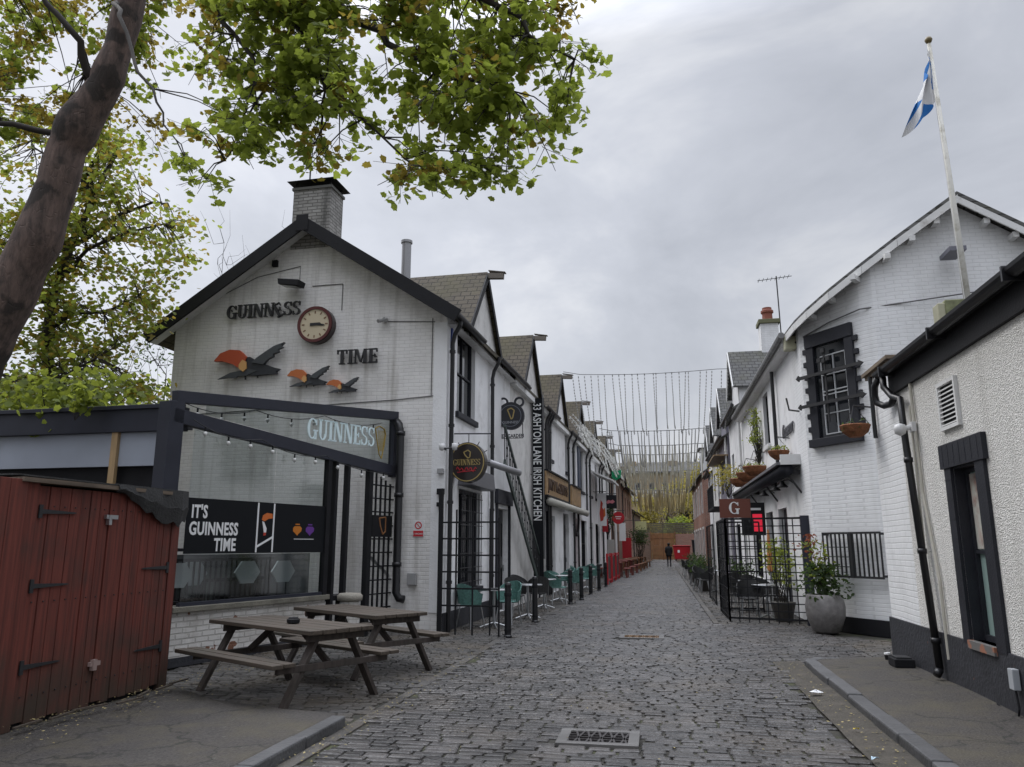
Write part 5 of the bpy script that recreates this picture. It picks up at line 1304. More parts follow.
BARK = bark_mat()
BARK_D = mat('dark twig bark', (.03, .025, .02), .85, var=.2)
def wiggle(a_, c_, n, amt, rr):
    a_, c_ = Vector(a_), Vector(c_); L2 = (c_ - a_).length
    return [a_.lerp(c_, i / n) + (Vector((rr.gauss(0, 1), rr.gauss(0, 1), rr.gauss(0, 1))) * amt * L2 if 0 < i < n else Vector((0, 0, 0))) for i in range(n + 1)]
def bush(name, label, cat, loc, rad, n, ls, m, seed=1, group=None, stems=5, shape=OVAL, base=0.1, twig=BARK_D):
    rr = random.Random(seed); t = thing(name, label, cat, loc, 0, group); V, Fc = [], []; st = MB()
    tips = []
    for i in range(stems * 4):
        th = rr.uniform(0, 6.28); q = rr.random() ** .5; zz = rr.uniform(.3, 1)
        tip = Vector((rad[0] * q * math.cos(th) * (1 - .35 * abs(zz - .6)), rad[1] * q * math.sin(th) * (1 - .35 * abs(zz - .6)), base + rad[2] * zz)); tips.append(tip)
        st.tube(wiggle((0, 0, 0), tip, 3, .07, rr), [.012 * rad[2], .009 * rad[2], .006 * rad[2], .003 * rad[2]], 4)
    st.build('stems', twig, t)
    sp = min(rad) * .32
    for i in range(n):
        c = rr.choice(tips); p = c + Vector((rr.gauss(0, sp), rr.gauss(0, sp), rr.gauss(0, sp * .8)))
        if p.z < base * .5: continue
        add_leaf(V, Fc, p, ls * rr.uniform(.6, 1.3), rr, shape, 1.0)
    leaves_obj('foliage', V, Fc, m, t); return t

# ---- big tree, upper left, close
rr = random.Random(21)
tree = thing('maple_tree', 'large leaning maple tree with fresh green leaves overhanging the pub', 'tree', (-9.6, 8.5, 0))
tp = [(-9.9, 8.6, 0), (-9.6, 8.55, 1.4), (-9.12, 8.5, 3.48), (-8.79, 8.5, 4.22), (-8.54, 8.5, 4.83), (-8.17, 8.5, 5.67), (-7.98, 8.5, 6.46), (-7.91, 8.5, 6.98), (-7.74, 8.5, 7.39), (-7.42, 8.5, 7.92), (-7.27, 8.5, 8.46), (-7.17, 8.5, 9.25), (-7.1, 8.5, 10.4), (-6.9, 8.4, 11.6)]
tr_ = [0.42, 0.38, 0.35, 0.335, 0.325, 0.295, 0.25, 0.245, 0.285, 0.205, 0.205, 0.2, 0.17, 0.13]
loc0 = Vector(tree.location)
tpl = [Vector(p) - loc0 for p in tp]
# denser trunk with knots
dense, dr = [], []
for i in range(len(tpl) - 1):
    for k in range(5):
        f = k / 5; p = tpl[i].lerp(tpl[i + 1], f); dense.append(p + Vector((.02 * noise.noise(p * 1.5), .02 * noise.noise(p * 1.7), 0))); dr.append((tr_[i] * (1 - f) + tr_[i + 1] * f) * (1 + .10 * noise.noise(p * 2.3) + .07 * noise.noise(p * 6)))
b = MB(); b.tube(dense, dr, 20)
if 0: b.tube([Vector(q) - loc0 for q in ((-8.1, 8.45, 6.7), (-8.22, 8.35, 6.95), (-8.24, 8.3, 7.02))], [.14, .10, .07], 12)
b.build('trunk', BARK, tree, smooth=True)
limbs = []
def limb(pts, r0, r1, sub=4):
    out = []
    for i in range(len(pts) - 1):
        for k in range(sub): out.append(Vector(pts[i]).lerp(Vector(pts[i + 1]), k / sub) + Vector((rr.gauss(0, .03), rr.gauss(0, .03), rr.gauss(0, .03))))
    out.append(Vector(pts[-1])); n = len(out); limbs.append(out)
    return out, [r0 + (r1 - r0) * i / (n - 1) for i in range(n)]
lb_ = MB()
LIMBS = [([(-7.0, 8.45, 10.9), (-5.6, 8.0, 10.0), (-4.2, 7.4, 8.4), (-3.3, 7.1, 7.5), (-2.4, 7.0, 6.7), (-1.3, 6.9, 6.1)], .11, .012),
         ([(-7.0, 8.45, 10.9), (-5.2, 7.6, 10.2), (-3.5, 7.0, 8.9), (-2.2, 6.8, 7.6), (-1.2, 6.8, 6.8), (-.65, 6.8, 6.3)], .09, .01),
         ([(-7.1, 8.45, 10.2), (-6.1, 7.6, 9.4), (-5.1, 7.1, 8.0), (-4.3, 7.0, 7.0), (-4.15, 7.0, 6.5), (-4.5, 7.0, 5.7)], .05, .006),
         ([(-7.3, 8.45, 9.2), (-6.6, 7.6, 8.3), (-5.9, 7.2, 7.2), (-5.4, 7.0, 6.5), (-5.0, 7.0, 5.8)], .035, .006),
         ([(-7.55, 8.5, 8.0), (-7.7, 8.1, 8.5), (-8.2, 7.7, 9.2), (-8.9, 7.4, 9.6)], .06, .015),
         ([(-7.8, 8.5, 7.1), (-8.6, 8.0, 7.2), (-9.6, 8.0, 7.6), (-10.5, 8.4, 7.9)], .05, .012),
         ([(-4.2, 7.4, 8.4), (-3.7, 7.0, 7.1), (-3.2, 7.0, 6.2), (-2.2, 7.0, 5.3)], .035, .008),
         ([(-7.0, 8.45, 10.9), (-5.5, 6.4, 10.6), (-3.6, 5.6, 9.6), (-2.0, 5.9, 8.3), (-1.0, 6.2, 7.4)], .08, .012)]
for pts, a_, c_ in LIMBS:
    o_, q_ = limb(pts, a_, c_); lb_.tube([p - loc0 for p in o_], q_, 7)
allp = [p for l in limbs for p in l]
CAN = [(-8.9, 9.6), (-8.48, 9.15), (-0.59, 7.84), (-0.58, 7.12), (-0.85, 6.92), (-0.56, 6.53), (-0.5, 6.24), (-0.66, 5.98), (-0.84, 5.91), (-0.62, 5.47), (-0.95, 5.4), (-1.24, 5.28), (-1.65, 5.2), (-1.87, 5.08), (-2.17, 5.19), (-2.51, 5.26), (-2.77, 5.48), (-3.04, 5.83), (-3.28, 5.74), (-3.36, 5.56), (-3.62, 5.78), (-3.94, 6.14), (-4.08, 5.96), (-4.26, 5.76), (-4.62, 5.4), (-4.91, 5.64), (-5.21, 5.92), (-5.6, 5.8), (-6.5, 6.2), (-8.9, 6.6)]
VA, FA_, VB, FB_ = [], [], [], []
tw = MB(); ncl = 0; tries = 0
while ncl < 720 and tries < 60000:
    tries += 1
    x, z = rr.uniform(-8.9, -.45), rr.uniform(5.0, 9.6)
    if not inside(CAN, x, z): continue
    nn = noise.noise(Vector((x * 1.3, z * 1.5, 4.2))) + .7 * noise.noise(Vector((x * 3.4, z * 3.4, 1.7)))
    thr = -.17 if x > -5 else -.02
    if nn < thr and rr.random() < .95: continue
    y = 7.0 + rr.gauss(0, .35) if x > -5.0 else 9.5 + rr.gauss(0, .35)
    sc_ = y / 7.0
    c = Vector((x * sc_, y, 1.6 + (z - 1.6) * sc_))
    near = min(allp, key=lambda q: (q - c).length_squared + (.0 if q.z > c.z - .1 else .8))
    # a spray: a drooping twig with leaves set in pairs along its outer half
    dirv = (c - near); 
    if dirv.length < .15: dirv = Vector((rr.uniform(-.3, .3), rr.uniform(-.3, .3), -.3))
    side = Vector((dirv.y, -dirv.x, 0)).normalized() if abs(dirv.x) + abs(dirv.y) > .01 else Vector((1, 0, 0))
    d1_ = dirv.normalized()
    tip = c + d1_ * rr.uniform(.05, .25) + Vector((0, 0, -rr.uniform(.02, .16)))
    if dirv.length < 2.4: tw.tube([p - loc0 for p in (near, near.lerp(c, .5) + Vector((0, 0, .06)), c, tip)], [.010, .007, .005, .003], 4, cap=False)
    ncl += 1
    bronze = rr.random() < (.10 if x > -4.5 else .45) + .12 * (z > 7)
    for b_i in range(rr.randint(3, 5)):
        st_ = near.lerp(c, rr.uniform(.72, 1.0)) if dirv.length < 1.2 else c - d1_ * rr.uniform(0, .25)
        en = st_ + side * rr.choice((-1, 1)) * rr.uniform(.08, .30) + d1_ * rr.uniform(.0, .2) + Vector((rr.gauss(0, .05), rr.gauss(0, .08), -rr.uniform(0, .16)))
        tw.tube([st_ - loc0, en - loc0], [.004, .002], 3, cap=False)
        for k_ in range(rr.randint(5, 8)):
            p = st_.lerp(en, rr.uniform(.25, 1.1)) + Vector((rr.gauss(0, .045), rr.gauss(0, .06), rr.gauss(-.02, .04))) - loc0
            if bronze: add_leaf(VB, FB_, p, rr.uniform(.05, .095), rr)
            else: add_leaf(VA, FA_, p, rr.uniform(.06, .115), rr)
lb_.build('limb', BARK_D, tree, smooth=True); tw.build('twigs', BARK_D, tree)
leaves_obj('crown', VA, FA_, LEAF_A, tree); leaves_obj('bronze_leaves', VB, FB_, LEAF_B, tree)

# ---- second tree behind, left
t2 = thing('sycamore_tree', 'smaller lime-leaved tree standing behind the pub terrace', 'tree', (-11.9, 13.2, 0))
l2 = Vector(t2.location); b = MB()
b.tube([Vector(p) - l2 for p in [(-11.9, 13.2, 0), (-11.8, 13.1, 2.5), (-11.75, 13, 4.4), (-12.0, 13, 5.85), (-11.9, 13, 6.8), (-11.7, 13, 7.6), (-11.2, 12.9, 8.6), (-10.6, 12.8, 9.8)]], [.16, .13, .11, .10, .09, .08, .06, .03], 9); b.build('trunk', BARK_D, t2, smooth=True)
b = MB(); base_l = []
for pts in ([(-12.0, 13, 5.85), (-11.2, 12.8, 6.1), (-10.4, 12.6, 6.0), (-9.7, 12.6, 6.3)], [(-11.9, 13, 6.8), (-11.0, 12.7, 7.4), (-10.0, 12.5, 7.6), (-9.2, 12.5, 7.7)], [(-11.7, 13, 7.6), (-10.8, 13.3, 8.4), (-10.1, 13.3, 8.6), (-9.7, 13.2, 8.5)], [(-11.85, 13, 5.0), (-11.2, 12.6, 4.7), (-10.6, 12.4, 4.9), (-10.1, 12.2, 5.0)], [(-11.9, 13, 6.3), (-12.6, 12.8, 6.9), (-13.4, 12.6, 7.4)], [(-11.75, 13, 4.6), (-12.5, 12.6, 4.9), (-13.4, 12.4, 5.2)], [(-11.2, 12.9, 8.6), (-12.0, 12.8, 9.4), (-12.8, 12.8, 10.0)]):
    q = []
    for i in range(len(pts) - 1):
        for k_ in range(4): q.append(Vector(pts[i]).lerp(Vector(pts[i + 1]), k_ / 4) + Vector((rr.gauss(0, .03),) * 3))
    q.append(Vector(pts[-1])); base_l += q; b.tube([p - l2 for p in q], [.05 - .04 * i / len(q) for i in range(len(q))], 6)
C2 = [(-14.4, 11), (-11.33, 10.6), (-10.05, 9.28), (-9.51, 8.45), (-8.83, 7.65), (-9.06, 7.24), (-8.95, 6.6), (-9.5, 6.4), (-9.75, 5.7), (-10.3, 5.45), (-10.1, 4.94), (-9.4, 4.4), (-10.2, 4.2), (-12.88, 4.3), (-14.4, 4.3)]
V, Fc, V2, F2 = [], [], [], []; ncl = tries = 0; tw = MB()
while ncl < 1000 and tries < 40000:
    tries += 1; x, z = rr.uniform(-14.4, -8.8), rr.uniform(4.2, 10.9)
    if not inside(C2, x, z): continue
    nn = noise.noise(Vector((x * .9, z * 1.6, 8.2))) + .5 * noise.noise(Vector((x * 2.2, z * 3, 2.7)))
    if nn < -.12 + .06 * (z - 5) and rr.random() < .9: continue
    y = 12.9 + rr.gauss(0, .5); c = Vector((x * y / 13, y, 1.6 + (z - 1.6) * y / 13)); near = min(base_l, key=lambda q: (q - c).length_squared)
    if (near - c).length < 1.6: tw.tube([p - l2 for p in wiggle(near, c, 3, .05, rr)], [.012, .009, .006, .003], 4, cap=False)
    ncl += 1; low = z < 5.4
    for k_ in range(rr.randint(10, 18)):
        p = c + Vector((rr.gauss(0, .2), rr.gauss(0, .25), rr.gauss(0, .09))) - l2
        if rr.random() < .3: add_leaf(V2, F2, p, rr.uniform(.07, .12), rr)
        else: add_leaf(V, Fc, p, rr.uniform(.07, .125), rr)
b.build('limb', BARK_D, t2, smooth=True); tw.build('twigs', BARK_D, t2)
leaves_obj('crown', V, Fc, LEAF_C, t2); leaves_obj('bronze_leaves', V2, F2, LEAF_B, t2)
bush('shrub', 'yellow green shrub leaning over the dark terrace beam', 'shrub', (-9.3, 10.6, 2.2), (1.3, .7, 1.9), 2200, .11, LEAF_C, 3, shape=MAPLE, stems=8)
bush('shrub', 'lime sprig hanging in front of the dark terrace beam', 'shrub', (-7.95, 9.3, 3.3), (.3, .2, .3), 130, .1, LEAF_C, 13, stems=2, shape=MAPLE)
bush('hedge', 'dense dark green hedge behind the left end of the terrace', 'hedge', (-14.2, 15.0, 0), (3.2, 1.0, 5.3), 5200, .16, LEAF_D, 4, stems=40)
bush('hedge', 'light green bushy growth left of the pub gable', 'hedge', (-11.6, 16.0, 0), (1.4, 1.0, 5.2), 2200, .13, LEAF_C, 5, stems=16, shape=MAPLE)
def bare_tree(label, loc, h, sp, seed, m=BARK_D, n=9, r=.05, group=None, leaf=None):
    r_ = random.Random(seed); t = thing('bare_tree', label, 'tree', loc, 0, group); b = MB(); tb_ = MB()
    b.tube([(0, 0, 0), (.0, 0, h * .3), (r_.gauss(0, .1), 0, h * .5)], [r * 2.2, r * 1.8, r * 1.3], 8)
    V, Fc = [], []
    for i in range(n):
        z0 = h * r_.uniform(.22, .5); th = r_.uniform(0, 6.28); e = Vector((math.cos(th) * sp * r_.uniform(.4, 1), math.sin(th) * sp * r_.uniform(.4, 1), h * r_.uniform(.65, 1)))
        q = wiggle((0, 0, z0), e, 5, .06, r_); tb_.tube(q, [r, r * .8, r * .6, r * .4, r * .25, r * .12], 5, cap=False)
        for k_ in range(9):
            s_ = q[r_.randint(1, 5)]; e2 = s_ + Vector((r_.gauss(0, sp * .3), r_.gauss(0, sp * .3), abs(r_.gauss(.25, .2)) * h * .25)); q2 = wiggle(s_, e2, 3, .08, r_); tb_.tube(q2, [r * .3, r * .22, r * .15, r * .08], 4, cap=False)
            if leaf:
                for _ in range(leaf[1]): add_leaf(V, Fc, q2[r_.randint(1, 3)] + Vector((r_.gauss(0, sp * .12), r_.gauss(0, sp * .12), r_.gauss(0, sp * .1))), leaf[2] * r_.uniform(.6, 1.3), r_, OVAL, 1.0)
    b.build('trunk', m, t, smooth=True); tb_.build('branches', m, t)
    if leaf: leaves_obj('crown', V, Fc, leaf[0], t)
    return t
bare_tree('thin bare tree whose twigs show above the left roof slope', (-13.2, 23, 0), 12.3, 1.6, 31, n=16, r=.035)
bare_tree('sparse budding tree between the pub and the garden', (-14.8, 21, 0), 8.2, 2.0, 32, n=16, r=.04, leaf=(LEAF_D, 10, .12))

# ============================================================ RIGHT SIDE
RX = 3.05
def FRt(u, z, d): return (-d, u, z)              # local frame of right buildings: u along the lane, d towards the lane
# near roughcast building
nb = thing('roughcast_building', 'single-storey roughcast building with charcoal plinth on the right', 'building', (3.15, 2.0, 0))
hole = [(6.42, 7.08, .64, 2.42)]
w = MB(); wall(w, FRt, 0, 8.75, .0, 3.6, hole, .24); w.build('wall', ROUGHCAST, nb)
w = MB(); wall(w, FRt, 8.75, 10.0, .0, 4.0, []); w.poly([(0, 8.9, 3.5), (3, 8.9, 3.5), (3, 8.9, 4.0), (0, 8.9, 4.0)]); w.poly([(0, 10.0, 0), (6, 10.0, 0), (6, 10.0, 4.0), (0, 10.0, 4.0)]); w.build('brick_end', WHITE_BRICK_R, nb)
b = MB(); b.box(-.03, -.0, -.0, 6.3, 0, .62); b.box(-.03, 0, 7.24, 10.03, 0, .62); b.box(-.03, 0, 6.3, 7.24, 0, .60); b.box(0, 6, 10.0, 10.03, 0, .62); b.build('plinth', PLINTH, nb)
b = MB(); b.fbox(FRt, 6.2, 6.42, .60, 2.42, 0, .035); b.fbox(FRt, 7.08, 7.26, .60, 2.42, 0, .035); b.fbox(FRt, 6.14, 7.33, 2.42, 2.68, 0, .05); b.fbox(FRt, 7.06, 7.078, .64, 2.42, -.14, .0); b.fbox(FRt, 6.422, 6.44, .64, 2.42, -.14, .0); b.fbox(FRt, 6.44, 7.06, 2.40, 2.418, -.14, .0)
for i in range(7): b.fbox(FRt, 6.25 + i * .16, 6.255 + i * .16, 2.44, 2.66, .05, .053)
for i in range(8): b.fbox(FRt, 7.08, 7.26, .82 + i * .21, .826 + i * .21, .035, .038)
b.build('window_surround', CHARCOAL, nb)
wn_ = window(nb, FRt, 6.42, 7.08, .64, 2.42, d=-.15, bars=(0, 1), frame=CHARCOAL, glass=mat('frosted green glass', (.24, .33, .31), .3), fw=.06)
b = MB(); b.fbox(FRt, 6.48, 7.02, 1.56, 2.34, -.13, -.125); b.build('window_poster', mat('faded poster', (.30, .19, .16), .7, var=.5, vscale=5, dirt=(.42, .42, .38), dscale=3.2, dlo=.42, dhi=.58), nb)
b = MB(); b.fbox(FRt, 6.42, 7.08, .56, .64, -.2, .06); b.build('window_sill', mat('worn sill', (.12, .115, .11), .8, dirt=(.28, .12, .07), dscale=3, dlo=.6, dhi=.63), nb)
# vent grille
v = MB(); v.fbox(FRt, 6.68, 6.72, 2.83, 3.36, 0, .04); v.fbox(FRt, 7.18, 7.22, 2.83, 3.36, 0, .04); v.fbox(FRt, 6.72, 7.18, 2.83, 2.87, 0, .04); v.fbox(FRt, 6.72, 7.18, 3.32, 3.36, 0, .04)
for i in range(9): z = 2.89 + i * .048; v.hexa([FRt(6.72, z, .0), FRt(7.18, z, .0), FRt(7.18, z - .012, .035), FRt(6.72, z - .012, .035), FRt(6.72, z + .014, .0), FRt(7.18, z + .014, .0), FRt(7.18, z + .002, .035), FRt(6.72, z + .002, .035)])
v.build('vent_grille', TRIM_WHITE, nb)
b = MB(); b.fbox(FRt, 6.72, 7.18, 2.87, 3.32, .002, .006); b.build('vent_recess', BLACK_MATT, nb)
roof_slab(nb, [(-.06, -.1, 3.9), (3.0, -.1, 4.3), (3.0, 8.88, 4.3), (-.06, 8.88, 3.9)], .07, SLATE)
roof_slab(nb, [(3.0, -.1, 4.3), (6.2, -.1, 3.86), (6.2, 10, 3.86), (3.0, 10, 4.3)], .07, SLATE, 'rear_roof')
b = MB(); b.box(-.05, .06, -.1, 8.9, 3.56, 3.84); b.build('fascia', BLACK_MATT, nb)
b = MB(); n = 8; prof = [(math.cos(math.pi * i / n) * .085, -math.sin(math.pi * i / n) * .085) for i in range(n + 1)]; full = prof + [(x * .85, z * .8) for x, z in reversed(prof)]; kf = len(full)
for u in (-.1, 9.0): b.v += [FRt(u, 3.88 + q[1], .14 + q[0]) for q in full]
for i in range(kf): j = (i + 1) % kf; b.f.append((i, j, j + kf, i + kf))
b.f.append(tuple(range(kf))); b.f.append(tuple(range(2 * kf - 1, kf - 1, -1)))
for u in (1, 2.9, 4.8, 6.7, 8.6): b.fbox(FRt, u, u + .03, 3.77, 3.9, .05, .24)
b.build('gutter', BLACK, nb)
b = MB(); b.tube([FRt(8.8, 3.8, .14), FRt(8.8, 3.66, .14), FRt(8.62, 3.5, .1), FRt(8.34, 3.42, .09), FRt(8.3, 2.9, .09), FRt(7.93, .22, .09)], .042, 10)
b.tube([FRt(7.93, .22, .09), FRt(7.9, .16, .14)], .045, 10)
for z in (2.6, 1.5, .5): b.tube([FRt(7.93 + .37 * (z - .2) / 2.7, z, .09), FRt(7.93 + .37 * (z - .2) / 2.7, z + .06, .09)], .053, 10)
b.build('downpipe', BLACK, nb, smooth=True)
b = MB(); b.tube([FRt(8.95, 3.82, .16), FRt(9.06, 3.72, .18), FRt(9.1, 3.6, .18), FRt(9.1, 3.5, .16), FRt(9.0, 3.44, .1), FRt(8.85, 3.44, .05), FRt(8.6, 3.46, .09)], .045, 10); b.build('overflow_pipe', BLACK, nb, smooth=True)
b = MB(); b.tube([FRt(8.1, 3.6, .03), FRt(8.05, 2.2, .03), FRt(7.8, 1.2, .03), FRt(7.78, .35, .03)], .018, 6); b.tube([FRt(8.2, 3.3, .03), FRt(8.2, .8, .03)], .012, 6); b.build('conduit', mat('cream conduit', (.45, .43, .37), .6), nb)
b = MB(); b.box(-.04, 1.6, 8.86, 10.06, 4.0, 4.05); b.box(-.08, 1.7, 8.8, 10.1, 4.05, 4.10); b.build('end_coping', wood_mat('brown coping', (.16, .12, .08), 'Y'), nb)
b = MB(); b.tube([FRt(9.75, 4.0, .05), FRt(9.75, 3.1, .05)], .03, 6); b.build('end_pipe', BLACK, nb)
t = thing('outdoor_socket', 'small grey socket box with looped cable on the right plinth', 'socket', (3.11, 8.02, .42))
b = MB(); b.fbox(FRt, -.05, .05, -.09, .09, .0, .06); b.build('box', mat('grey plastic light', (.36, .38, .4), .4), t, bevel=.006)
b = MB(); b.tube([FRt(-.0, -.09, .03), FRt(-.03, -.25, .03), FRt(.04, -.34, .02), FRt(.22, -.36, .02), FRt(.5, -.3, .01)], .01, 5); b.build('cable', BLACK_MATT, t)
t = thing('security_camera', 'white dome security camera on the roughcast wall by the downpipe', 'camera', (3.13, 10.12, 3.02))
b = MB(); b.fbox(FRt, -.06, .06, -.06, .06, 0, .05); b.tube([FRt(0, 0, .04), FRt(0, -.02, .14)], .03, 8); b.build('mount', mat('camera white', (.6, .6, .6), .35), t)
b = MB(); b.lathe([(.0, .09), (.06, .07), (.075, .02), (.06, -.04), (.0, -.07)], FRt(0, -.04, .17), 14); b.build('dome', mat('camera white', (.6, .6, .6), .35), t, smooth=True)
t = thing('floodlight', 'mossy floodlight box on the near right gutter', 'floodlight', (3.4, 9.35, 4.08)); t.scale = (.72, .8, .8)
b = MB(); b.box(-.1, .32, -.12, .2, .08, .36); b.build('housing', mat('mossy box', (.16, .17, .09), .8, var=.4, vscale=8), t, bevel=.02)
b = MB(); b.box(-.2, -.09, -.1, .14, .06, .32); b.build('lamp_head', mat('dirty cream box', (.38, .37, .26), .6, var=.2), t, bevel=.015)
b = MB(); b.box(.0, .1, -.05, .1, -.1, .08); b.build('bracket', IRON, t)
t = thing('vent_cowl', 'small black plastic box on the right pavement by the wall', 'box', (2.95, 11.0, .1))
b = MB(); b.box(-.12, .12, -.15, .15, 0, .1); b.build('body', BLACK_MATT, t, bevel=.01)
b = MB(); b.box(-.09, .09, -.12, .12, .1, .12); b.build('lid', IRON, t)
t = thing('paper_cup', 'small white and black cup left at the wall corner', 'cup', (2.98, 11.75, .05))
b = MB(); b.lathe([(.03, 0), (.04, .09)], n=12); b.build('cup', BLACK_MATT, t)
b = MB(); b.lathe([(.04, .09), (.045, .1), (.042, .12), (.0, .125)], n=12); b.build('lid', WL, t)

# gabled white brick building with splayed corner
gbk = thing('gabled_building', 'tall white brick gabled building with splayed corner on the right', 'building', (0, 0, 0))
AP = (5.68, 14.9); EVX, ZR, KR = 2.85, 7.95, .68
def zroof(x): return ZR - KR * abs(AP[0] - x)
path = [(RX, 28.3), (RX, 17.6), (3.04, 16.55), (3.95, 15.2), (4.15, 15.03), (4.6, 14.92), (5.68, 14.9), (7.2, 14.9), (8.5, 14.9), (8.5, 28.3)]
holes_r = [(21.9, 22.9, 4.2, 5.7), (24.3, 25.2, 4.2, 5.7)]
w = MB()
for i in range(1, len(path) - 2):
    (x0, y0), (x1, y1) = path[i], path[i + 1]
    for k_ in range(4):
        xa, ya = x0 + (x1 - x0) * k_ / 4, y0 + (y1 - y0) * k_ / 4; xb, yb = x0 + (x1 - x0) * (k_ + 1) / 4, y0 + (y1 - y0) * (k_ + 1) / 4
        w.poly([(xa, ya, 0), (xb, yb, 0), (xb, yb, zroof(xb) - .03), (xa, ya, zroof(xa) - .03)])
w.poly([(8.5, 14.9, 0), (8.5, 28.3, 0), (8.5, 28.3, zroof(8.5)), (8.5, 14.9, zroof(8.5))])
w.build('gable_wall', WHITE_BRICK_R, gbk)
def FRX(u, z, d): return (RX - d, u, z)
w = MB(); hr = [(21.7, 22.7, 4.3, 5.75), (24.1, 25.2, 4.3, 5.75), (19.8, 21.2, 0, 2.5), (22.2, 23.6, 0, 2.5), (25, 27, .6, 2.5)]
wall(w, FRX, 17.6, 28.3, 0, 6.12, hr); w.build('lane_wall', WHITE, gbk)
for h in hr[:2]: window(gbk, FRX, *h, bars=(0, 1), frame=BLACK_MATT, sill=TRIM_WHITE)
door(gbk, FRX, 19.8, 21.2, 2.5, m=CHARCOAL); door(gbk, FRX, 22.2, 23.6, 2.5, m=BLACK); window(gbk, FRX, *hr[4], bars=(2, 0), frame=BLACK_MATT)
b = MB()
pp = [(2.985, 17.6), (2.985, 16.52), (3.93, 15.14), (4.13, 14.96), (8.5, 14.84)]
pi_ = [(3.1, 17.6), (3.1, 16.6), (4.0, 15.25), (4.2, 15.12), (8.5, 14.98)]
for i in range(4): b.hexa([(*pp[i], 0), (*pp[i + 1], 0), (*pi_[i + 1], 0), (*pi_[i], 0), (*pp[i], .28), (*pp[i + 1], .28), (*pi_[i + 1], .28), (*pi_[i], .28)])
b.build('plinth', BLACK_MATT, gbk)
verge = [(AP[0], 14.6), (4.6, 14.74), (4.0, 14.98), (3.45, 15.33), (3.1, 15.78), (2.92, 16.25), (EVX, 17.0), (EVX, 28.3)]
roof_slab(gbk, [(x, y, zroof(x) + .1) for x, y in verge] + [(AP[0], 28.3, zroof(AP[0]) + .1)], .09, SLATE)
vr = [(AP[0], 14.6), (8.9, 14.6), (8.9, 28.3), (AP[0], 28.3)]
roof_slab(gbk, [(x, y, zroof(x) + .1) for x, y in vr], .09, SLATE, 'rear_roof')
b = MB()
for i in range(len(verge) - 2):
    (x0, y0), (x1, y1) = verge[i], verge[i + 1]; z0, z1 = zroof(x0), zroof(x1); dx, dy = x1 - x0, y1 - y0; ln = math.hypot(dx, dy); nx, ny = dy / ln * .03, -dx / ln * .03
    b.hexa([(x0, y0, z0 - .13), (x1, y1, z1 - .13), (x1 - nx, y1 - ny, z1 - .13), (x0 - nx, y0 - ny, z0 - .13), (x0, y0, z0 + .02), (x1, y1, z1 + .02), (x1 - nx, y1 - ny, z1 + .02), (x0 - nx, y0 - ny, z0 + .02)])
za, zb = zroof(AP[0]), zroof(8.9)
b.hexa([(AP[0], 14.6, za - .13), (8.9, 14.6, zb - .13), (8.9, 14.63, zb - .13), (AP[0], 14.63, za - .13), (AP[0], 14.6, za + .02), (8.9, 14.6, zb + .02), (8.9, 14.63, zb + .02), (AP[0], 14.63, za + .02)])
b.build('bargeboard', TRIM_WHITE, gbk)
b = MB()
for x, y in ((5.3, 14.9), (4.85, 14.9), (4.4, 14.93), (3.95, 15.15), (3.6, 15.65), (3.3, 16.1), (6.15, 14.9), (6.6, 14.9), (7.1, 14.9)): b = MB(); b.beam((x, y, zroof(x) - .17), (x - (.16 if x < 4 else 0), y - .24, zroof(x) - .17), .1, .1); b.build('purlin_end', TRIM_WHITE, gbk)
b = MB()
for (p, q) in (((EVX + .02, 17.1), (EVX + .02, 28.3)),): b.box(EVX - .02, RX, 17.1, 28.3, zroof(EVX) - .12, zroof(EVX) - .08); b.box(EVX - .04, EVX - .0, 17.2, 28.3, zroof(EVX) - .1, zroof(EVX) + .04)
b.build('soffit', TRIM_WHITE, gbk)
b = MB(); b.tube([(EVX - .1, 16.9, zroof(EVX) + .02), (EVX - .1, 28.3, zroof(EVX) + .02)], .07, 8); b.build('gutter', mat('weathered grey gutter', (.2, .2, .2), .6, var=.3, vscale=8), gbk)
b = MB(); b.tube([(RX - .1, 20.0, 6.3), (RX - .1, 20.0, 3.4)], .045, 8); b.build('downpipe', BLACK, gbk)
# big dark barred window on the splay
cx_, cy_ = (3.04 + 3.95) / 2, (16.55 + 15.2) / 2; dv = Vector((3.95 - 3.04, 15.2 - 16.55, 0)).normalized(); WANG = math.atan2(dv.y, dv.x)
bw = thing('barred_window', 'dark barred sash window with toothed surround high on the splayed corner', 'window', (cx_, cy_, 3.66), WANG); bw.scale = (.92, 1, .90)
def FB(u, z, d): return (u, -d, z)
b = MB(); b.fbox(FB, -.66, -.44, 0, 2.12, 0, .06); b.fbox(FB, .44, .66, 0, 2.12, 0, .06); b.fbox(FB, -.66, .66, 2.12, 2.42 - .0, 0, .08); b.fbox(FB, -.70, .70, -.16, .02, 0, .12)
for i in range(7):
    z = .2 + i * .3; b.fbox(FB, -.76, -.66, z, z + .12, 0, .05); b.fbox(FB, .66, .77, z, z + .12, 0, .05)
b.build('surround', CHARCOAL, bw, bevel=.008)
b = MB(); b.poly([FB(-.44, .02, .004), FB(.44, .02, .004), FB(.44, 2.12, .004), FB(-.44, 2.12, .004)]); b.build('pane', GLASS_DARK, bw)
b = MB()
for u in (-.26, .08, .42): b.fbox(FB, u - .012, u + .012, .1, 1.85, .01, .035)
for z in (.1, .55, .97, 1.05, 1.42, 1.85): b.fbox(FB, -.26, .43, z - .012, z + .012, .012, .038)
b.build('sash_bars', mat('pale grey sash', (.42, .43, .44), .5), bw)
b = MB()
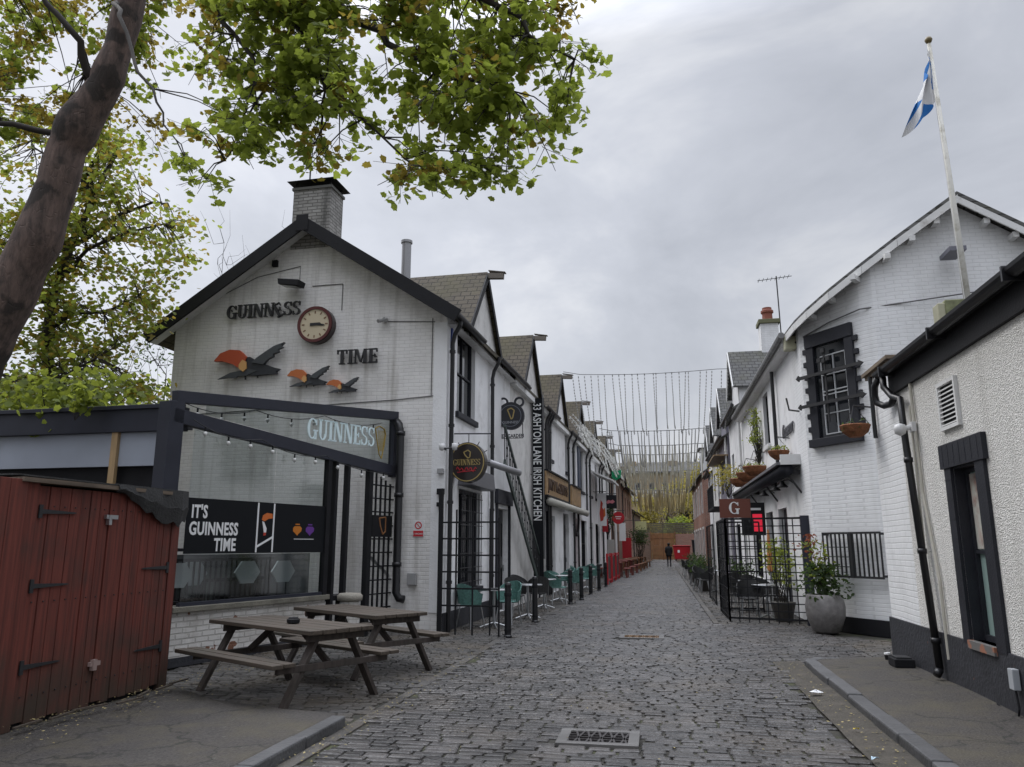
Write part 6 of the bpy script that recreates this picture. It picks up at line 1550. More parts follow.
for z in (1.45, .78):
    b.fbox(FB, -.82, .86, z - .035, z + .035, .12, .16); b.prism([(.86, z - .07), (.98, z), (.86, z + .07)], FB, .12, .16); b.prism([(-.82, z - .07), (-.9, z), (-.82, z + .07)], FB, .12, .16)
b.fbox(FB, -.1, -.05, .35, 1.95, .1, .12)
for u, z in ((-.08, 1.72), (-.08, 1.95), (-.2, 1.75), (.05, 1.75), (-.08, 1.45)): b.fbox(FB, u - .05, u + .05, z - .05, z + .05, .1, .15)
for u in (-.6, .6):
    for z in (1.45, .78): b.fbox(FB, u - .02, u + .02, z - .02, z + .02, .0, .14)
b.build('iron_bars', IRON, bw)
gl_ = thing('window_grille', 'low black barred grille on the white splayed wall behind the flowerpot', 'grille', (cx_ + .06, cy_ - .09, 1.0), WANG)
b = MB()
for z in (.02, .82): b.fbox(FB, -.58, .78, z - .02, z + .02, .1, .14)
for z in (.2, .38, .56): b.fbox(FB, -.58, .1, z - .008, z + .008, .11, .13)
for i in range(14): b.fbox(FB, -.58 + i * .104 - .01, -.58 + i * .104 + .01, .0, .84, .105, .135)
b.fbox(FB, .08, .14, 0, .84, .1, .15)
for u in (-.56, .76):
    for z in (.05, .8): b.fbox(FB, u - .02, u + .02, z - .02, z + .02, 0, .1)
b.build('bars', IRON, gl_)
# script lettering and lamp bracket
t = thing('wall_lettering', 'dark cursive lettering painted high on the right lane wall', 'lettering', (RX, 18.4, 4.1), 0)
text('words', 'Grosvenor', lambda u, z, d: (-d, -u, z), -1.0, 0, .45, .02, .05, mat('grey lettering', (.10, .10, .11), .5), t, sx=.75, shear=.5, bold=.005)
b = MB(); b.tube([(-.02, -1.3, .3), (-.25, -1.5, .3), (-.3, -1.55, .55)], .02, 6); b.build('bracket', IRON, t)
t = thing('lantern', 'small cream lantern at the eaves above the barred window', 'lamp', (2.93, 17.0, 5.72))
b = MB(); b.box(-.12, .12, -.12, .12, 0, .3); b.build('shade', mat('dirty cream box', (.38, .37, .26), .6), t, bevel=.02)
b = MB(); b.tube([(.1, -.1, .15), (.3, -.3, .1), (.42, -.42, .12)], .03, 6); b.tube([(.3, -.3, .1), (.34, -.34, -.12)], .025, 6); b.build('bracket', IRON, t)
b = MB(); b.tube([(3.1, 16.4, 5.85), (3.5, 15.78, 5.97), (3.93, 15.13, 6.02), (4.6, 14.9, 6.03), (5.75, 14.7, 6.1), (8, 14.33, 6.2)], .014, 5)
tag(b.build('wall_cable', mat('grey cable', (.12, .12, .12), .6)), 'dark cable strung across the right white gable', 'cable')
# flagpole
fp = thing('flagpole', 'tall white flagpole with gold finial fixed to the right gable', 'flagpole', (5.52, 14.3, 5.2))
b = MB(); b.tube([(0, 0, 0), (-.03, .0, 2.0), (-.12, -.02, 5.75)], [.062, .055, .035], 12); b.build('pole', mat('cream pole paint', (.55, .54, .49), .45, dirt=(.3, .28, .22), dscale=4, dlo=.5, dhi=.7), fp, smooth=True)
b = MB(); b.lathe([(.0, -.02), (.05, .0), (.07, .05), (.05, .1), (.0, .12)], (-.12, -.02, 5.78), 12); b.build('finial', mat('finial gold', (.16, .12, .05), .4), fp, smooth=True)
b = MB(); b.box(-.2, .08, -.02, .5, 1.58, 1.66); b.build('bracket', mat('lead grey', (.14, .14, .17), .5), fp)
b = MB(); b.tube([(-.07, -.05, .6), (-.17, -.06, 5.6)], .006, 4); b.build('halyard', TRIM_WHITE, fp)
fg = thing('flag', 'blue and white saltire flag hanging limp from the flagpole', 'flag', (5.38, 14.26, 0))
me = bpy.data.meshes.new('cloth'); V, Fc, UV = [], [], []
nu, nv = 26, 30
for j in range(nv + 1):
    for i in range(nu + 1):
        s_, q = i / nu, j / nv      # s_: fly direction, q: down the hoist
        # limp: cloth hangs in gathered folds, the fly dropping below the hoist
        wdt = .07 + .5 * q ** .8 * s_; zz = 10.80 - q * 1.08 - s_ * .62 * (1 - .25 * q) - .25 * s_ * s_
        fold = .07 * math.sin(s_ * 15 + q * 1.5) * (.25 + s_) 
        V.append((-wdt * s_ - .10 * s_ - .02 * math.sin(s_ * 15), fold - .02, zz)); UV.append((s_, 1 - q))
for j in range(nv):
    for i in range(nu): a_ = j * (nu + 1) + i; Fc.append((a_, a_ + 1, a_ + nu + 2, a_ + nu + 1))
me.from_pydata(V, [], Fc); uvl = me.uv_layers.new(name='UVMap')
for l in me.loops: uvl.data[l.index].uv = UV[l.vertex_index]
for p in me.polygons: p.use_smooth = True
fm = bpy.data.materials.new('saltire cloth'); fm.use_nodes = True; t_ = fm.node_tree; bs = t_.nodes['Principled BSDF']; bs.inputs['Roughness'].default_value = .8
uvn = t_.nodes.new('ShaderNodeTexCoord'); sx_ = t_.nodes.new('ShaderNodeSeparateXYZ'); t_.links.new(uvn.outputs['UV'], sx_.inputs[0])
def mth(op, a_, c_=None):
    n_ = t_.nodes.new('ShaderNodeMath'); n_.operation = op
    for i, v_ in enumerate((a_, c_)):
        if v_ is None: continue
        if isinstance(v_, (int, float)): n_.inputs[i].default_value = v_
        else: t_.links.new(v_, n_.inputs[i])
    return n_.outputs[0]
d1 = mth('ABSOLUTE', mth('SUBTRACT', sx_.outputs[0], sx_.outputs[1])); d2_ = mth('ABSOLUTE', mth('SUBTRACT', mth('ADD', sx_.outputs[0], sx_.outputs[1]), 1.0))
isw = mth('LESS_THAN', mth('MINIMUM', d1, d2_), .21)
mxf = t_.nodes.new('ShaderNodeMix'); mxf.data_type = 'RGBA'; t_.links.new(isw, mxf.inputs['Factor']); mxf.inputs['A'].default_value = (.01, .14, .42, 1); mxf.inputs['B'].default_value = (.62, .62, .62, 1); t_.links.new(mxf.outputs['Result'], bs.inputs['Base Color'])
me.materials.append(fm); o = bpy.data.objects.new('cloth', me); COL.objects.link(o); o.parent = fg

# chimney + aerial behind
ch = thing('chimney', 'slim white brick chimney with red clay pot on the right roofs', 'chimney', (4.45, 30.2, 6.0))
b = MB(); b.box(-.33, .33, -.35, .35, 0, 3.95); b.build('stack', WHITE_BRICK_R, ch)
b = MB(); b.box(-.4, .4, -.42, .42, 3.95, 4.12); b.build('coping', mat('mossy coping', (.13, .13, .07), .8), ch, bevel=.02)
b = MB(); b.lathe([(.2, 4.12), (.19, 4.42), (.24, 4.46), (.24, 4.54), (.18, 4.58), (.18, 4.66)], n=14); b.build('chimney_pot', mat('clay pot', (.22, .07, .045), .7), ch)
t = thing('tv_aerial', 'thin television aerial on a mast beside the right chimney', 'aerial', (4.92, 30.2, 9.3))
b = MB(); b.tube([(0, 0, 0), (-.03, 0, 2.65)], .025, 6); b.build('mast', IRON, t)
b = MB(); b.tube([(-.75, 0, 2.5), (.55, 0, 2.62)], .015, 5)
for i in range(8): x = -.7 + i * .16; b.tube([(x, -.22, 2.5 + i * .015), (x, .22, 2.5 + i * .015)], .01, 4)
b.build('array', IRON, t)

# houses further on, right
def right_house(label, y0, y1, m, ez, ridge, dormz, seed, rx=3.05, sign=None):
    t = thing('terraced_house', label, 'house', (rx, y0, 0), 0, 'houses of the right terrace'); Ln = y1 - y0
    hs = [(.6, 1.3, 3.9, 5.2), (Ln - 1.6, Ln - .7, 3.9, 5.2), (.6, 1.6, 0, 2.4), (Ln - 2.4, Ln - .6, .7, 2.4)]
    w = MB(); wall(w, FRt, 0, Ln, 0, ez, hs); w.poly([(0, 0, 0), (6, 0, 0), (6, 0, ez), (3, 0, ridge), (0, 0, ez)]); w.poly([(0, Ln, 0), (6, Ln, 0), (6, Ln, ez), (3, Ln, ridge), (0, Ln, ez)]); w.build('wall', m, t)
    for h in hs: 
        if h[2] > 0: window(t, FRt, *h, bars=(0, 1), frame=BLACK_MATT)
        else: door(t, FRt, h[0], h[1], h[3])
    roof_slab(t, [(-.25, 0, ez - .1), (3, 0, ridge + .05), (3, Ln, ridge + .05), (-.25, Ln, ez - .1)], .1, SLATE)
    roof_slab(t, [(3, 0, ridge + .05), (6.3, 0, ez - .1), (6.3, Ln, ez - .1), (3, Ln, ridge + .05)], .1, SLATE, 'rear_roof')
    if dormz:
        hw = 1.2; uc = Ln * .3; b = MB(); b.poly([(-.02, uc - hw, ez - .4), (-.02, uc + hw, ez - .4), (-.02, uc + hw, dormz - 1.5), (-.02, uc, dormz - .1), (-.02, uc - hw, dormz - 1.5)]); b.build('dormer_wall', m, t)
        for s_ in (-1, 1): roof_slab(t, [(-.2, uc, dormz), (3.2, uc, dormz), (2.2, uc + s_ * (hw + .15), dormz - 1.6), (-.2, uc + s_ * (hw + .15), dormz - 1.6)], .07, SLATE_D, 'dormer_roof')
        b = MB()
        for s_ in (-1, 1): b.beam((-.22, uc, dormz - .08), (-.22, uc + s_ * (hw + .15), dormz - 1.68), .03, .16)
        b.build('bargeboard', TRIM_WHITE, t)
        b = MB(); b.poly([(0, uc - hw, ez - .5), (3, uc - hw, ez - .5), (3, uc - hw, dormz - 1.5), (0, uc - hw, dormz - 1.5)]); b.build('dormer_cheek', m, t)
    b = MB(); b.tube([FRt(0, ez - .05, .3), FRt(Ln, ez - .05, .3)], .07, 7); b.build('gutter', BLACK, t)
    downpipe(t, FRt, .12, ez - .1, swan=False, m=TRIM_WHITE)
    return t
CLAD = mat('mauve grey cladding', (.17, .16, .20), .6, var=.1, bump=.2, bscale=8)
right_house('white house with slated dormer beyond the right gabled building', 28.4, 33.5, WHITE, 6.6, 8.4, 8.9, 1)
t = right_house('mauve grey clad house with dark balcony on the right', 33.6, 38.5, CLAD, 6.2, 8.0, 8.5, 2, 2.98)
b = MB(); b.fbox(FRt, .3, 4.3, 3.1, 3.2, 0, .7); b.build('balcony_floor', BLACK_MATT, t)
b = MB()
for i in range(14): b.beam(FRt(.3 + i * .3, 3.2, .68), FRt(.3 + i * .3, 4.1, .68), .02, .02)
b.fbox(FRt, .3, 4.3, 4.1, 4.15, .65, .7); b.build('balcony_rail', IRON, t)
b = MB(); b.fbox(FRt, .0, 4.9, 5.3, 5.36, 0, .6); b.build('canopy', mat('tan soffit', (.22, .15, .08), .6), t)
right_house('cream house third along the right terrace', 38.6, 43.5, WHITE2, 6.2, 8.0, 8.5, 3, 2.98)
right_house('narrow pale house before the red brick house on the right', 43.6, 48.0, WHITE, 5.6, 7.4, 8.3, 4, 3.0)
t = thing('brick_house', 'red brick house with white window surrounds far along the right', 'house', (2.8, 50, 0)); Ln = 16
hs = [(1.2 + i * 3.2, 2.2 + i * 3.2, 3.7, 5.4) for i in range(5)] + [(1.1 + i * 3.2, 2.5 + i * 3.2, .7, 2.6) for i in range(5)]
w = MB(); wall(w, FRt, 0, Ln, 0, 6.0, hs); w.poly([(0, 0, 0), (5, 0, 0), (5, 0, 6.0), (2.5, 0, 7.8), (0, 0, 6.0)]); w.build('wall', RED_BRICK, t)
for h in hs:
    window(t, FRt, *h, bars=(0, 1), frame=TRIM_WHITE, fw=.1)
for h in hs: b = MB(); b.fbox(FRt, h[0] - .15, h[0], h[2] - .1, h[3] + .15, 0, .04); b.fbox(FRt, h[1], h[1] + .15, h[2] - .1, h[3] + .15, 0, .04); b.fbox(FRt, h[0], h[1], h[3], h[3] + .15, 0, .04); b.build('window_surround', TRIM_WHITE, t)
roof_slab(t, [(-.25, 0, 5.95), (2.5, 0, 7.9), (2.5, Ln, 7.9), (-.25, Ln, 5.95)], .1, SLATE); roof_slab(t, [(2.5, 0, 7.9), (5.2, 0, 5.95), (5.2, Ln, 5.95), (2.5, Ln, 7.9)], .1, SLATE, 'rear_roof')
b = MB(); b.box(.1, 1.6, 3.0, 4.6, 6.2, 7.9); b.build('dormer_wall', TRIM_WHITE, t)
b = MB(); b.box(.06, .1, 3.5, 4.1, 6.5, 7.5); b.box(.5, 1.2, 2.96, 3.0, 6.6, 7.5); b.build('dormer_window', GLASS_DARK, t)
b = MB(); b.box(-.02, 1.7, 2.9, 4.7, 7.9, 8.0); b.build('dormer_roof', SLATE, t)

# awning, baskets, G sign, lamps, cage
aw = thing('awning', 'folded black awning along the right lane wall', 'awning', (RX, 17.5, 3.2))
b = MB(); b.tube([(-.3, 0, 0), (-.3, 11, 0.05)], .15, 10); b.build('roll', CHARCOAL, aw, smooth=True)
b = MB(); b.box(-.5, 0, -.02, 11, .1, .16); b.build('cover', mat('awning grey', (.12, .12, .13), .6), aw)
b = MB()
for y in (.1, 3.6, 7.2, 10.8): b.beam((0, y, -.05), (-.3, y, -.02), .05, .1); b.beam((0, y, -.5), (-.28, y, -.08), .03, .04)
b.build('arms', IRON, aw)
b = MB(); b.box(-.42, .0, -.08, .0, .1, .32); b.build('end_box', TRIM_WHITE, aw)
def basket(label, x, y, z, s, seed, lm=LEAF_D, trail=.0):
    r_ = random.Random(seed); t = thing('hanging_basket', label, 'flower basket', (x, y, z), 0, 'plant baskets on the right wall')
    b = MB(); b.lathe([(.12 * s, -.22 * s), (.24 * s, -.12 * s), (.29 * s, 0), (.27 * s, .02 * s), (0, .0)], n=14); b.build('basket', mat('coir and terracotta', (.20, .075, .03), .85, var=.3, vscale=10, bump=.8, bscale=60), t)
    V, Fc = [], []
    for i in range(int(130 * s)):
        th = r_.uniform(0, 6.28); q = .27 * s * r_.random() ** .5; add_leaf(V, Fc, Vector((q * math.cos(th), q * math.sin(th), r_.uniform(0, .14) * s - trail * r_.random())), .06 * r_.uniform(.6, 1.4), r_, OVAL, 1.0)
    leaves_obj('plants', V, Fc, lm, t)
    b = MB(); b.tube([(.3, 0, .35 * s), (0, 0, .4 * s)], .012, 5)
    for i in range(3): q = i * 2.1; b.tube([(0, 0, .4 * s), (.27 * s * math.cos(q), .27 * s * math.sin(q), .02)], .005, 4)
    b.build('chains', IRON, t)
basket('neat low-planted basket above the near end of the black awning', 2.78, 18.6, 3.72, .85, 1, LEAF_C)
for i, (y, z, lab) in enumerate(((22.6, 3.75, 'first of three touching baskets over the awning, nearest'), (24.6, 3.75, 'middle of three touching baskets over the awning'), (26.8, 3.75, 'farthest of three touching baskets over the awning'))): basket(lab, 2.7, y, z, 1.15, 10 + i, LEAF_C, .1)
basket('trailing basket with dark plants at the end of the near right building', 2.86, 11.85, 3.3, .75, 22, LEAF_D, .15)
bush('climbing_plant', 'yellow green climber between the right upstairs windows', 'plant', (2.95, 23.5, 3.9), (.25, .5, 1.5), 420, .09, LEAF_C, 41)
bush('climbing_plant', 'yellow green foliage over the end of the right awning', 'plant', (2.4, 27.8, 3.2), (.5, .8, .9), 420, .1, LEAF_Y, 42)
gs = thing('letter_sign', 'brown square sign with a white serif letter G over the iron cage', 'sign', (1.86, 20.0, 2.26), R(-2))
b = MB(); b.fbox(FA, -.37, .37, 0, .46, -.03, .03); b.build('board', mat('brown red sign', (.13, .035, .02), .5), gs)
serif('letter', 'G', FA, -.145, .09, .3, .03, .04, WL, gs, sx=1.15)
b = MB(); b.box(-.34, -.31, -.02, .02, -.12, 0); b.box(.31, .34, -.02, .02, -.12, 0); b.build('bracket', IRON, gs)
t = thing('bar_sign', 'black box sign with red glowing panel behind the cage', 'sign', (2.45, 21.5, 2.2))
b = MB(); b.fbox(FA, -.3, .3, -.35, .5, -.06, .06); b.build('case', BLACK_MATT, t)
b = MB(); b.fbox(FA, -.02, .22, -.25, .2, .06, .07); b.build('red_panel', mat('red glow', (.5, .02, .05), .4, emit=(.8, .02, .05, .5)), t)
b = MB(); b.fbox(FA, -.18, .2, .3, .36, .06, .07); b.build('white_bar', mat('sign white', (.7, .7, .7), .4), t)
for i, (y, lab) in enumerate(((18.4, 'first wall lamp under the near end of the awning'), (19.5, 'second wall lamp under the awning'), (21.6, 'third wall lamp under the awning'))):
    t = thing('wall_lamp', lab, 'lamp', (RX, y, 2.95), 0, 'black swan-neck lamps under the awning')
    b = MB(); b.tube([(0, 0, 0), (-.12, 0, .1), (-.25, 0, .08)], .012, 5); b.build('arm', IRON, t)
    b = MB(); b.lathe([(.03, .08), (.05, .02), (.13, -.06), (.12, -.07)], (-.27, 0, 0), 12); b.build('lamp_shade', BLACK_MATT, t)
cg = thing('iron_cage', 'tall black iron grid fence enclosing the right pavement seating', 'fence', (0, 0, 0))
def grid(parent, p, q, h, name, du=.16, dz=.2, zb=.02):
    p, q = Vector(p), Vector(q); L2 = (q - p).length; n = max(1, round(L2 / du)); b = MB()
    for i in range(n + 1):
        c = p.lerp(q, i / n); w_ = .02 if i % n else .035; b.beam(c + Vector((0, 0, zb)), c + Vector((0, 0, h)), w_, w_)
    m_ = round(h / dz)
    for j in range(m_ + 1):
        z = .1 + (h - .1) * j / m_; b.beam(p + Vector((0, 0, z)), q + Vector((0, 0, z)), .012, .02 if 0 < j < m_ else .04)
    return b.build(name, BLACK_MATT, parent)
grid(cg, (1.40, 17.5, 0), (2.92, 17.05, 0), 2.15, 'front_panel', .19, .165)
grid(cg, (1.40, 17.5, 0), (1.40, 20.0, 0), 2.15, 'side_panel', .3, .33)
grid(cg, (1.40, 20.0, 0), (2.4, 20.0, 0), 2.15, 'back_panel', .25, .33)
grid(cg, (1.44, 22.1, 0), (1.44, 25.0, 0), 2.15, 'rear_side_panel', .6, .7)
b = MB(); b.box(2.88, 3.06, 17.0, 17.12, 0, 2.2); b.build('end_post', SLATE_BLUE, cg)
# things inside and behind the cage
for i, (x, y, lab) in enumerate(((1.9, 18.3, 'black chair just inside the front of the cage'), (2.4, 19.2, 'black chair by the wall inside the cage'), (1.9, 20.3, 'black chair in the middle of the cage'), (2.3, 21.4, 'black chair near the red bar sign'), (1.9, 23.0, 'black chair in the rear half of the cage'), (1.7, 27.4, 'black chair just past the far end of the cage'), (1.75, 29.5, 'second black chair past the cage'), (1.8, 31.5, 'third black chair past the cage'), (1.75, 34.0, 'fourth black chair past the cage'), (1.8, 37.0, 'last black chair past the cage'))):
    c = dup(bch, ((x if y < 27 else x - .25), y, 0), R(50 * i), lab); c['group'] = 'black chairs on the right pavement'
for i, y in enumerate((28.4, 30.5, 33.0, 35.3, 38.5, 40.5, 43.0)):
    c = dup(bch, (1.35 + .12 * (i % 2), y, 0), R(40 + 70 * i), ['black chair at the pavement edge just past the cage', 'second black chair at the pavement edge past the cage', 'third black chair at the pavement edge past the cage', 'fourth black chair at the pavement edge past the cage', 'fifth black chair at the pavement edge past the cage', 'sixth black chair at the pavement edge past the cage', 'seventh black chair at the pavement edge past the cage'][i]); c['group'] = 'black chairs on the right pavement'
for i, (x, y, lab) in enumerate(((2.3, 18.5, 'steel table just inside the cage'), (2.2, 20.6, 'steel table in the middle of the cage'), (1.9, 28.4, 'steel table past the cage'), (1.9, 33, 'far steel table on the right pavement'))):
    c = dup(ct, (x, y, 0), 0, lab); c['group'] = 'steel tables on the right pavement'
def planter(label, x, y, s, seed, lm=LEAF_D, h=.9):
    t = bush('potted_plant', label, 'plant', (x, y, 0), (.28 * s, .28 * s, h), 330, .09, lm, seed, 'potted plants along the right pavement', stems=3, base=.35)
    b = MB(); b.lathe([(.14 * s, 0), (.2 * s, .3), (.22 * s, .4), (.2 * s, .41), (0, .38)], n=14); b.build('pot', mat('dark pot', (.05, .045, .04), .6), t)
planter('leafy potted plant inside the front of the cage', 2.55, 17.9, 1.2, 51, LEAF_C, 1.3); planter('potted plant in the middle of the cage', 2.7, 19.6, 1.0, 52, LEAF_C, 1.2)
for i, y in enumerate((24.5, 26.2, 29.0, 30.8, 32.6, 35.5, 39.0)): planter(['potted shrub at the rear of the cage', 'potted shrub at the far corner of the cage', 'first potted shrub beyond the cage', 'second potted shrub beyond the cage', 'third potted shrub beyond the cage', 'fourth potted shrub beyond the cage', 'last potted shrub beyond the cage'][i], 1.5 if y > 28 else 2.4, y, 1.1, 60 + i, LEAF_D, .8)
t = thing('folded_parasol', 'slim folded orange parasol inside the cage', 'parasol', (2.45, 18.8, 0))
b = MB(); b.tube([(0, 0, 0), (0, 0, 2.0)], .02, 6); b.build('pole', STEEL, t)
b = MB(); b.lathe([(.02, 1.0), (.07, 1.05), (.05, 1.5), (.02, 1.95)], n=10); b.build('canopy', mat('orange canvas', (.42, .17, .05), .7), t)
# big pot at the corner
t = thing('flower_pot', 'large egg-shaped grey planter with red-tipped shrub at the corner', 'planter', (2.98, 15.72, 0))
b = MB(); b.lathe([(.17, 0), (.25, .05), (.34, .3), (.355, .48), (.32, .68), (.30, .7), (.28, .68), (.27, .6), (.0, .6)], n=28); b.build('pot', mat('speckled grey pot', (.19, .18, .175), .45, var=.25, vscale=9, bump=.25, bscale=60, dirt=(.1, .095, .09), dscale=5, dlo=.5, dhi=.7), t, smooth=True)
rr7 = random.Random(77)
for nm, lm, n, ls, zlo, zhi, sx_, cx2 in (('foliage', LEAF_D, 620, .10, .62, 1.25, .26, 0), ('upper_foliage', LEAF_C, 150, .09, .95, 1.7, .2, -.12), ('tip_foliage', leaf_mat('red shrub tips', (.18, .05, .03), (.3, .1, .05)), 70, .08, 1.3, 1.8, .22, -.16)):
    V, Fc = [], []
    for i in range(n):
        z = rr7.uniform(zlo, zhi); w_ = sx_ * (1.15 - .45 * (z - .6)); add_leaf(V, Fc, Vector((cx2 * (z - .6) + rr7.gauss(0, w_ * .75), rr7.gauss(0, w_ * .7), z)), ls * rr7.uniform(.6, 1.4), rr7, OVAL, 1.0)
    leaves_obj(nm, V, Fc, lm, t)
b = MB()
for i in range(9): b.tube(wiggle((0, 0, .6), (rr7.gauss(-.12, .16), rr7.gauss(0, .14), rr7.uniform(1.1, 1.75)), 3, .06, rr7), [.012, .009, .006, .003], 5)
b.build('stems', BARK_D, t)

# ============================================================ STRING LIGHT CURTAINS
WIREM = mat('dark flex', (.03, .03, .03), .6); PALE = mat('pale led string', (.55, .53, .44), .5); WARM = mat('warm led string', (.72, .64, .40), .5)
def curtain(label, y0, z0, y1, z1, xl, xr, n, m, seed, sag=.5, knots=True):
    r_ = random.Random(seed); t = thing('light_curtain', label, 'string lights', (0, 0, 0), 0, 'curtains of string lights over the lane')
    c = MB(); c.tube([(xl, y0, z0 + .1)] + [(xl + (xr - xl) * i / 10, y0, z0 - .12 * math.sin(math.pi * i / 10)) for i in range(1, 10)] + [(xr, y0, z0 - .05)], .012 * y0 / 30, 5); c.build('cable', WIREM, t)
    for i in range(n):
        x = xl + .3 + (xr - xl - .6) * i / (n - 1) + r_.gauss(0, .05); xe = x * .97 + r_.gauss(0, .05); ze = z1 + r_.uniform(-.25, .12)
        q = []
        for k_ in range(9):
            f = k_ / 8; q.append((x + (xe - x) * f + r_.gauss(0, .004), y0 + (y1 - y0) * f, z0 - .08 + (ze - z0) * f ** .92 - sag * .18 * math.sin(math.pi * f)))
        s = MB(); s.tube(q, .0045 * y0 / 30 * (1.7 if m is WARM else 1), 4, cap=False)
        for k_ in range(22):
            f = (k_ + .5) / 22; j = min(7, int(f * 8)); g_ = f * 8 - j; p = Vector(q[j]).lerp(Vector(q[j + 1]), g_); e_ = .017 * y0 / 30 * (1.5 if m is WARM else 1.1); s.box(p.x - e_, p.x + e_, p.y - e_, p.y + e_, p.z - e_ * 1.6, p.z + e_ * 1.6)
        if knots: p = q[-1]; s.tube([(p[0], p[1], p[2] + .12), (p[0] + .02, p[1], p[2]), (p[0], p[1], p[2] - .04)], .02 * y0 / 30, 5)
        s.build('light_string', m, t)
curtain('nearest curtain of string lights hung across the lane', 30, 8.3, 31.5, 6.2, -3.55, 3.1, 24, mat('grey led string', (.34, .34, .33), .5), 1)
curtain('second curtain of string lights counting up the lane', 43, 7.9, 45, 6.3, -3.1, 3.1, 26, mat('grey led string', (.34, .34, .33), .5), 2)
curtain('curtain of pale string lights hung just before the third cable', 48, 7.7, 50, 6.0, -2.9, 3.0, 22, PALE, 13)
curtain('third curtain of string lights counting up the lane', 52, 7.6, 54, 5.8, -2.8, 2.9, 26, PALE, 3)
curtain('fourth curtain of string lights counting up the lane', 60, 7.2, 62, 5.6, -2.5, 2.8, 26, PALE, 4)
curtain('fifth curtain of warm string lights low over the lane', 66, 6.2, 69, 5.0, -2.2, 2.8, 26, WARM, 5)
curtain('sixth curtain of warm string lights at the far end', 74, 6.4, 77, 5.0, -2.0, 2.7, 26, WARM, 6)
# swags bundled along the left gutter
def swag(label, y0, y1, n, seed, z=6.4):
    r_ = random.Random(seed); t = thing('light_swag', label, 'string lights', (0, 0, 0), 0, 'swags of string lights looped along the left gutter')
    for i in range(n):
        a0 = r_.uniform(y0, y1 - 1.5); a1 = a0 + r_.uniform(1.2, 3.4); dx = r_.uniform(.2, .8); dz = r_.uniform(.5, 1.3); zz = z + r_.uniform(-.1, .7)
        q = []
        for k_ in range(11):
            f = k_ / 10; yy = a0 + (a1 - a0) * f; q.append((-4.05 + S * (yy - 14.5) + .35 + dx * math.sin(math.pi * f), yy, zz - dz * math.sin(math.pi * f)))
        s = MB(); s.tube(q, .012, 4, cap=False)
        for k_ in range(24):
            f = (k_ + .5) / 24; j = min(9, int(f * 10)); p = Vector(q[j]).lerp(Vector(q[j + 1]), f * 10 - j); s.box(p.x - .024, p.x + .024, p.y - .024, p.y + .024, p.z - .03, p.z + .03)
        s.build('light_string', mat('white led string', (.68, .68, .65), .5), t)
swag('nearer bunch of looped string lights on the left gutter', 29, 38, 12, 1); swag('farther bunch of looped string lights on the left gutter', 38, 50, 14, 2)

# ============================================================ END OF THE LANE
t = thing('timber_gate', 'tall brown timber gates closing the end of the lane', 'gate', (-.85, 86, 0))
for x0 in (0, 1.2):
    b = MB()
    for i in range(8): b.box(x0 + i * .147, x0 + i * .147 + .14, -.03, .0, .08, 2.85)
    b.box(x0, x0 + 1.17, -.06, -.03, .5, .62); b.box(x0, x0 + 1.17, -.06, -.03, 2.3, 2.42); b.build('leaf', GATE_WOOD, t)
b = MB(); b.box(-.14, -.02, -.1, .1, 0, 3.0); b.box(2.4, 2.52, -.1, .1, 0, 3.0); b.build('post', GATE_WOOD, t)
b = MB(); b.box(1.55, 6, 86, 86.3, 0, 2.8); tag(b.build('brick_wall', RED_BRICK), 'brick wall right of the brown gates at the lane end', 'wall')
b = MB(); b.box(-8, -1.0, 86, 86.3, 0, 2.9); tag(b.build('brick_wall', BROWN_BRICK), 'brick wall left of the brown gates at the lane end', 'wall')
t = thing('timber_fence', 'dark slatted fence above the far walls', 'fence', (-6, 86.6, 0))
b = MB()
for i in range(5): b.box(0, 13, 0, .04, 2.9 + i * .22, 3.06 + i * .22)
b.build('slats', wood_mat('grey green fence', (.10, .09, .06), 'X'), t)
b = MB()
for i in range(7): b.box(i * 2.1, i * 2.1 + .1, .04, .12, 0, 4.0)
b.build('post', OLD_WOOD_Z, t)
rb = thing('waste_bin', 'large red wheeled waste bin at the lane end', 'bin', (2.15, 82, 0))
b = MB(); b.hexa([(-.7, -.5, .2), (.7, -.5, .2), (.7, .5, .2), (-.7, .5, .2), (-.85, -.6, 1.45), (.85, -.6, 1.45), (.85, .6, 1.45), (-.85, .6, 1.45)]); b.build('body', RED, rb, bevel=.04)
b = MB(); b.box(-.9, .9, -.66, .66, 1.45, 1.58); b.build('lid', mat('darker red lid', (.3, .01, .015), .4), rb, bevel=.04)
for sx in (-.6, .6):
    for sy in (-.4, .4): b = MB(); b.tube([(sx - .04, sy, .1), (sx + .04, sy, .1)], .1, 12); b.build('wheel', BLACK_MATT, rb)
b = MB(); b.fbox(FA, -.42, -.22, .85, 1.1, .58, .6); b.build('label', WL, rb)
t = thing('waste_bin', 'dark wheeled waste bin beside the red one', 'bin', (3.6, 81, 0))
b = MB(); b.hexa([(-.35, -.35, .1), (.35, -.35, .1), (.35, .35, .1), (-.35, .35, .1), (-.45, -.45, 2.0), (.45, -.45, 2.0), (.45, .45, 2.0), (-.45, .45, 2.0)]); b.build('body', BLACK_MATT, t, bevel=.03)
b = MB(); b.box(-.48, .48, -.48, .48, 2.0, 2.12); b.build('lid', BLACK, t, bevel=.03)
tp_ = bush('clipped_tree', 'round clipped potted tree far along the left side', 'tree', (-1.55, 58, 0), (.62, .62, 1.4), 900, .14, LEAF_D, 91, stems=8, base=1.25)
b = MB(); b.lathe([(.28, 0), (.36, .5), (.34, .52), (0, .5)], n=12); b.build('pot', mat('dark pot', (.05, .045, .04), .6), tp_)
bush('climbing_plant', 'green foliage hanging by the far left frontage', 'plant', (-2.85, 44, 2.1), (.3, .3, 1.5), 350, .12, LEAF_D, 92)
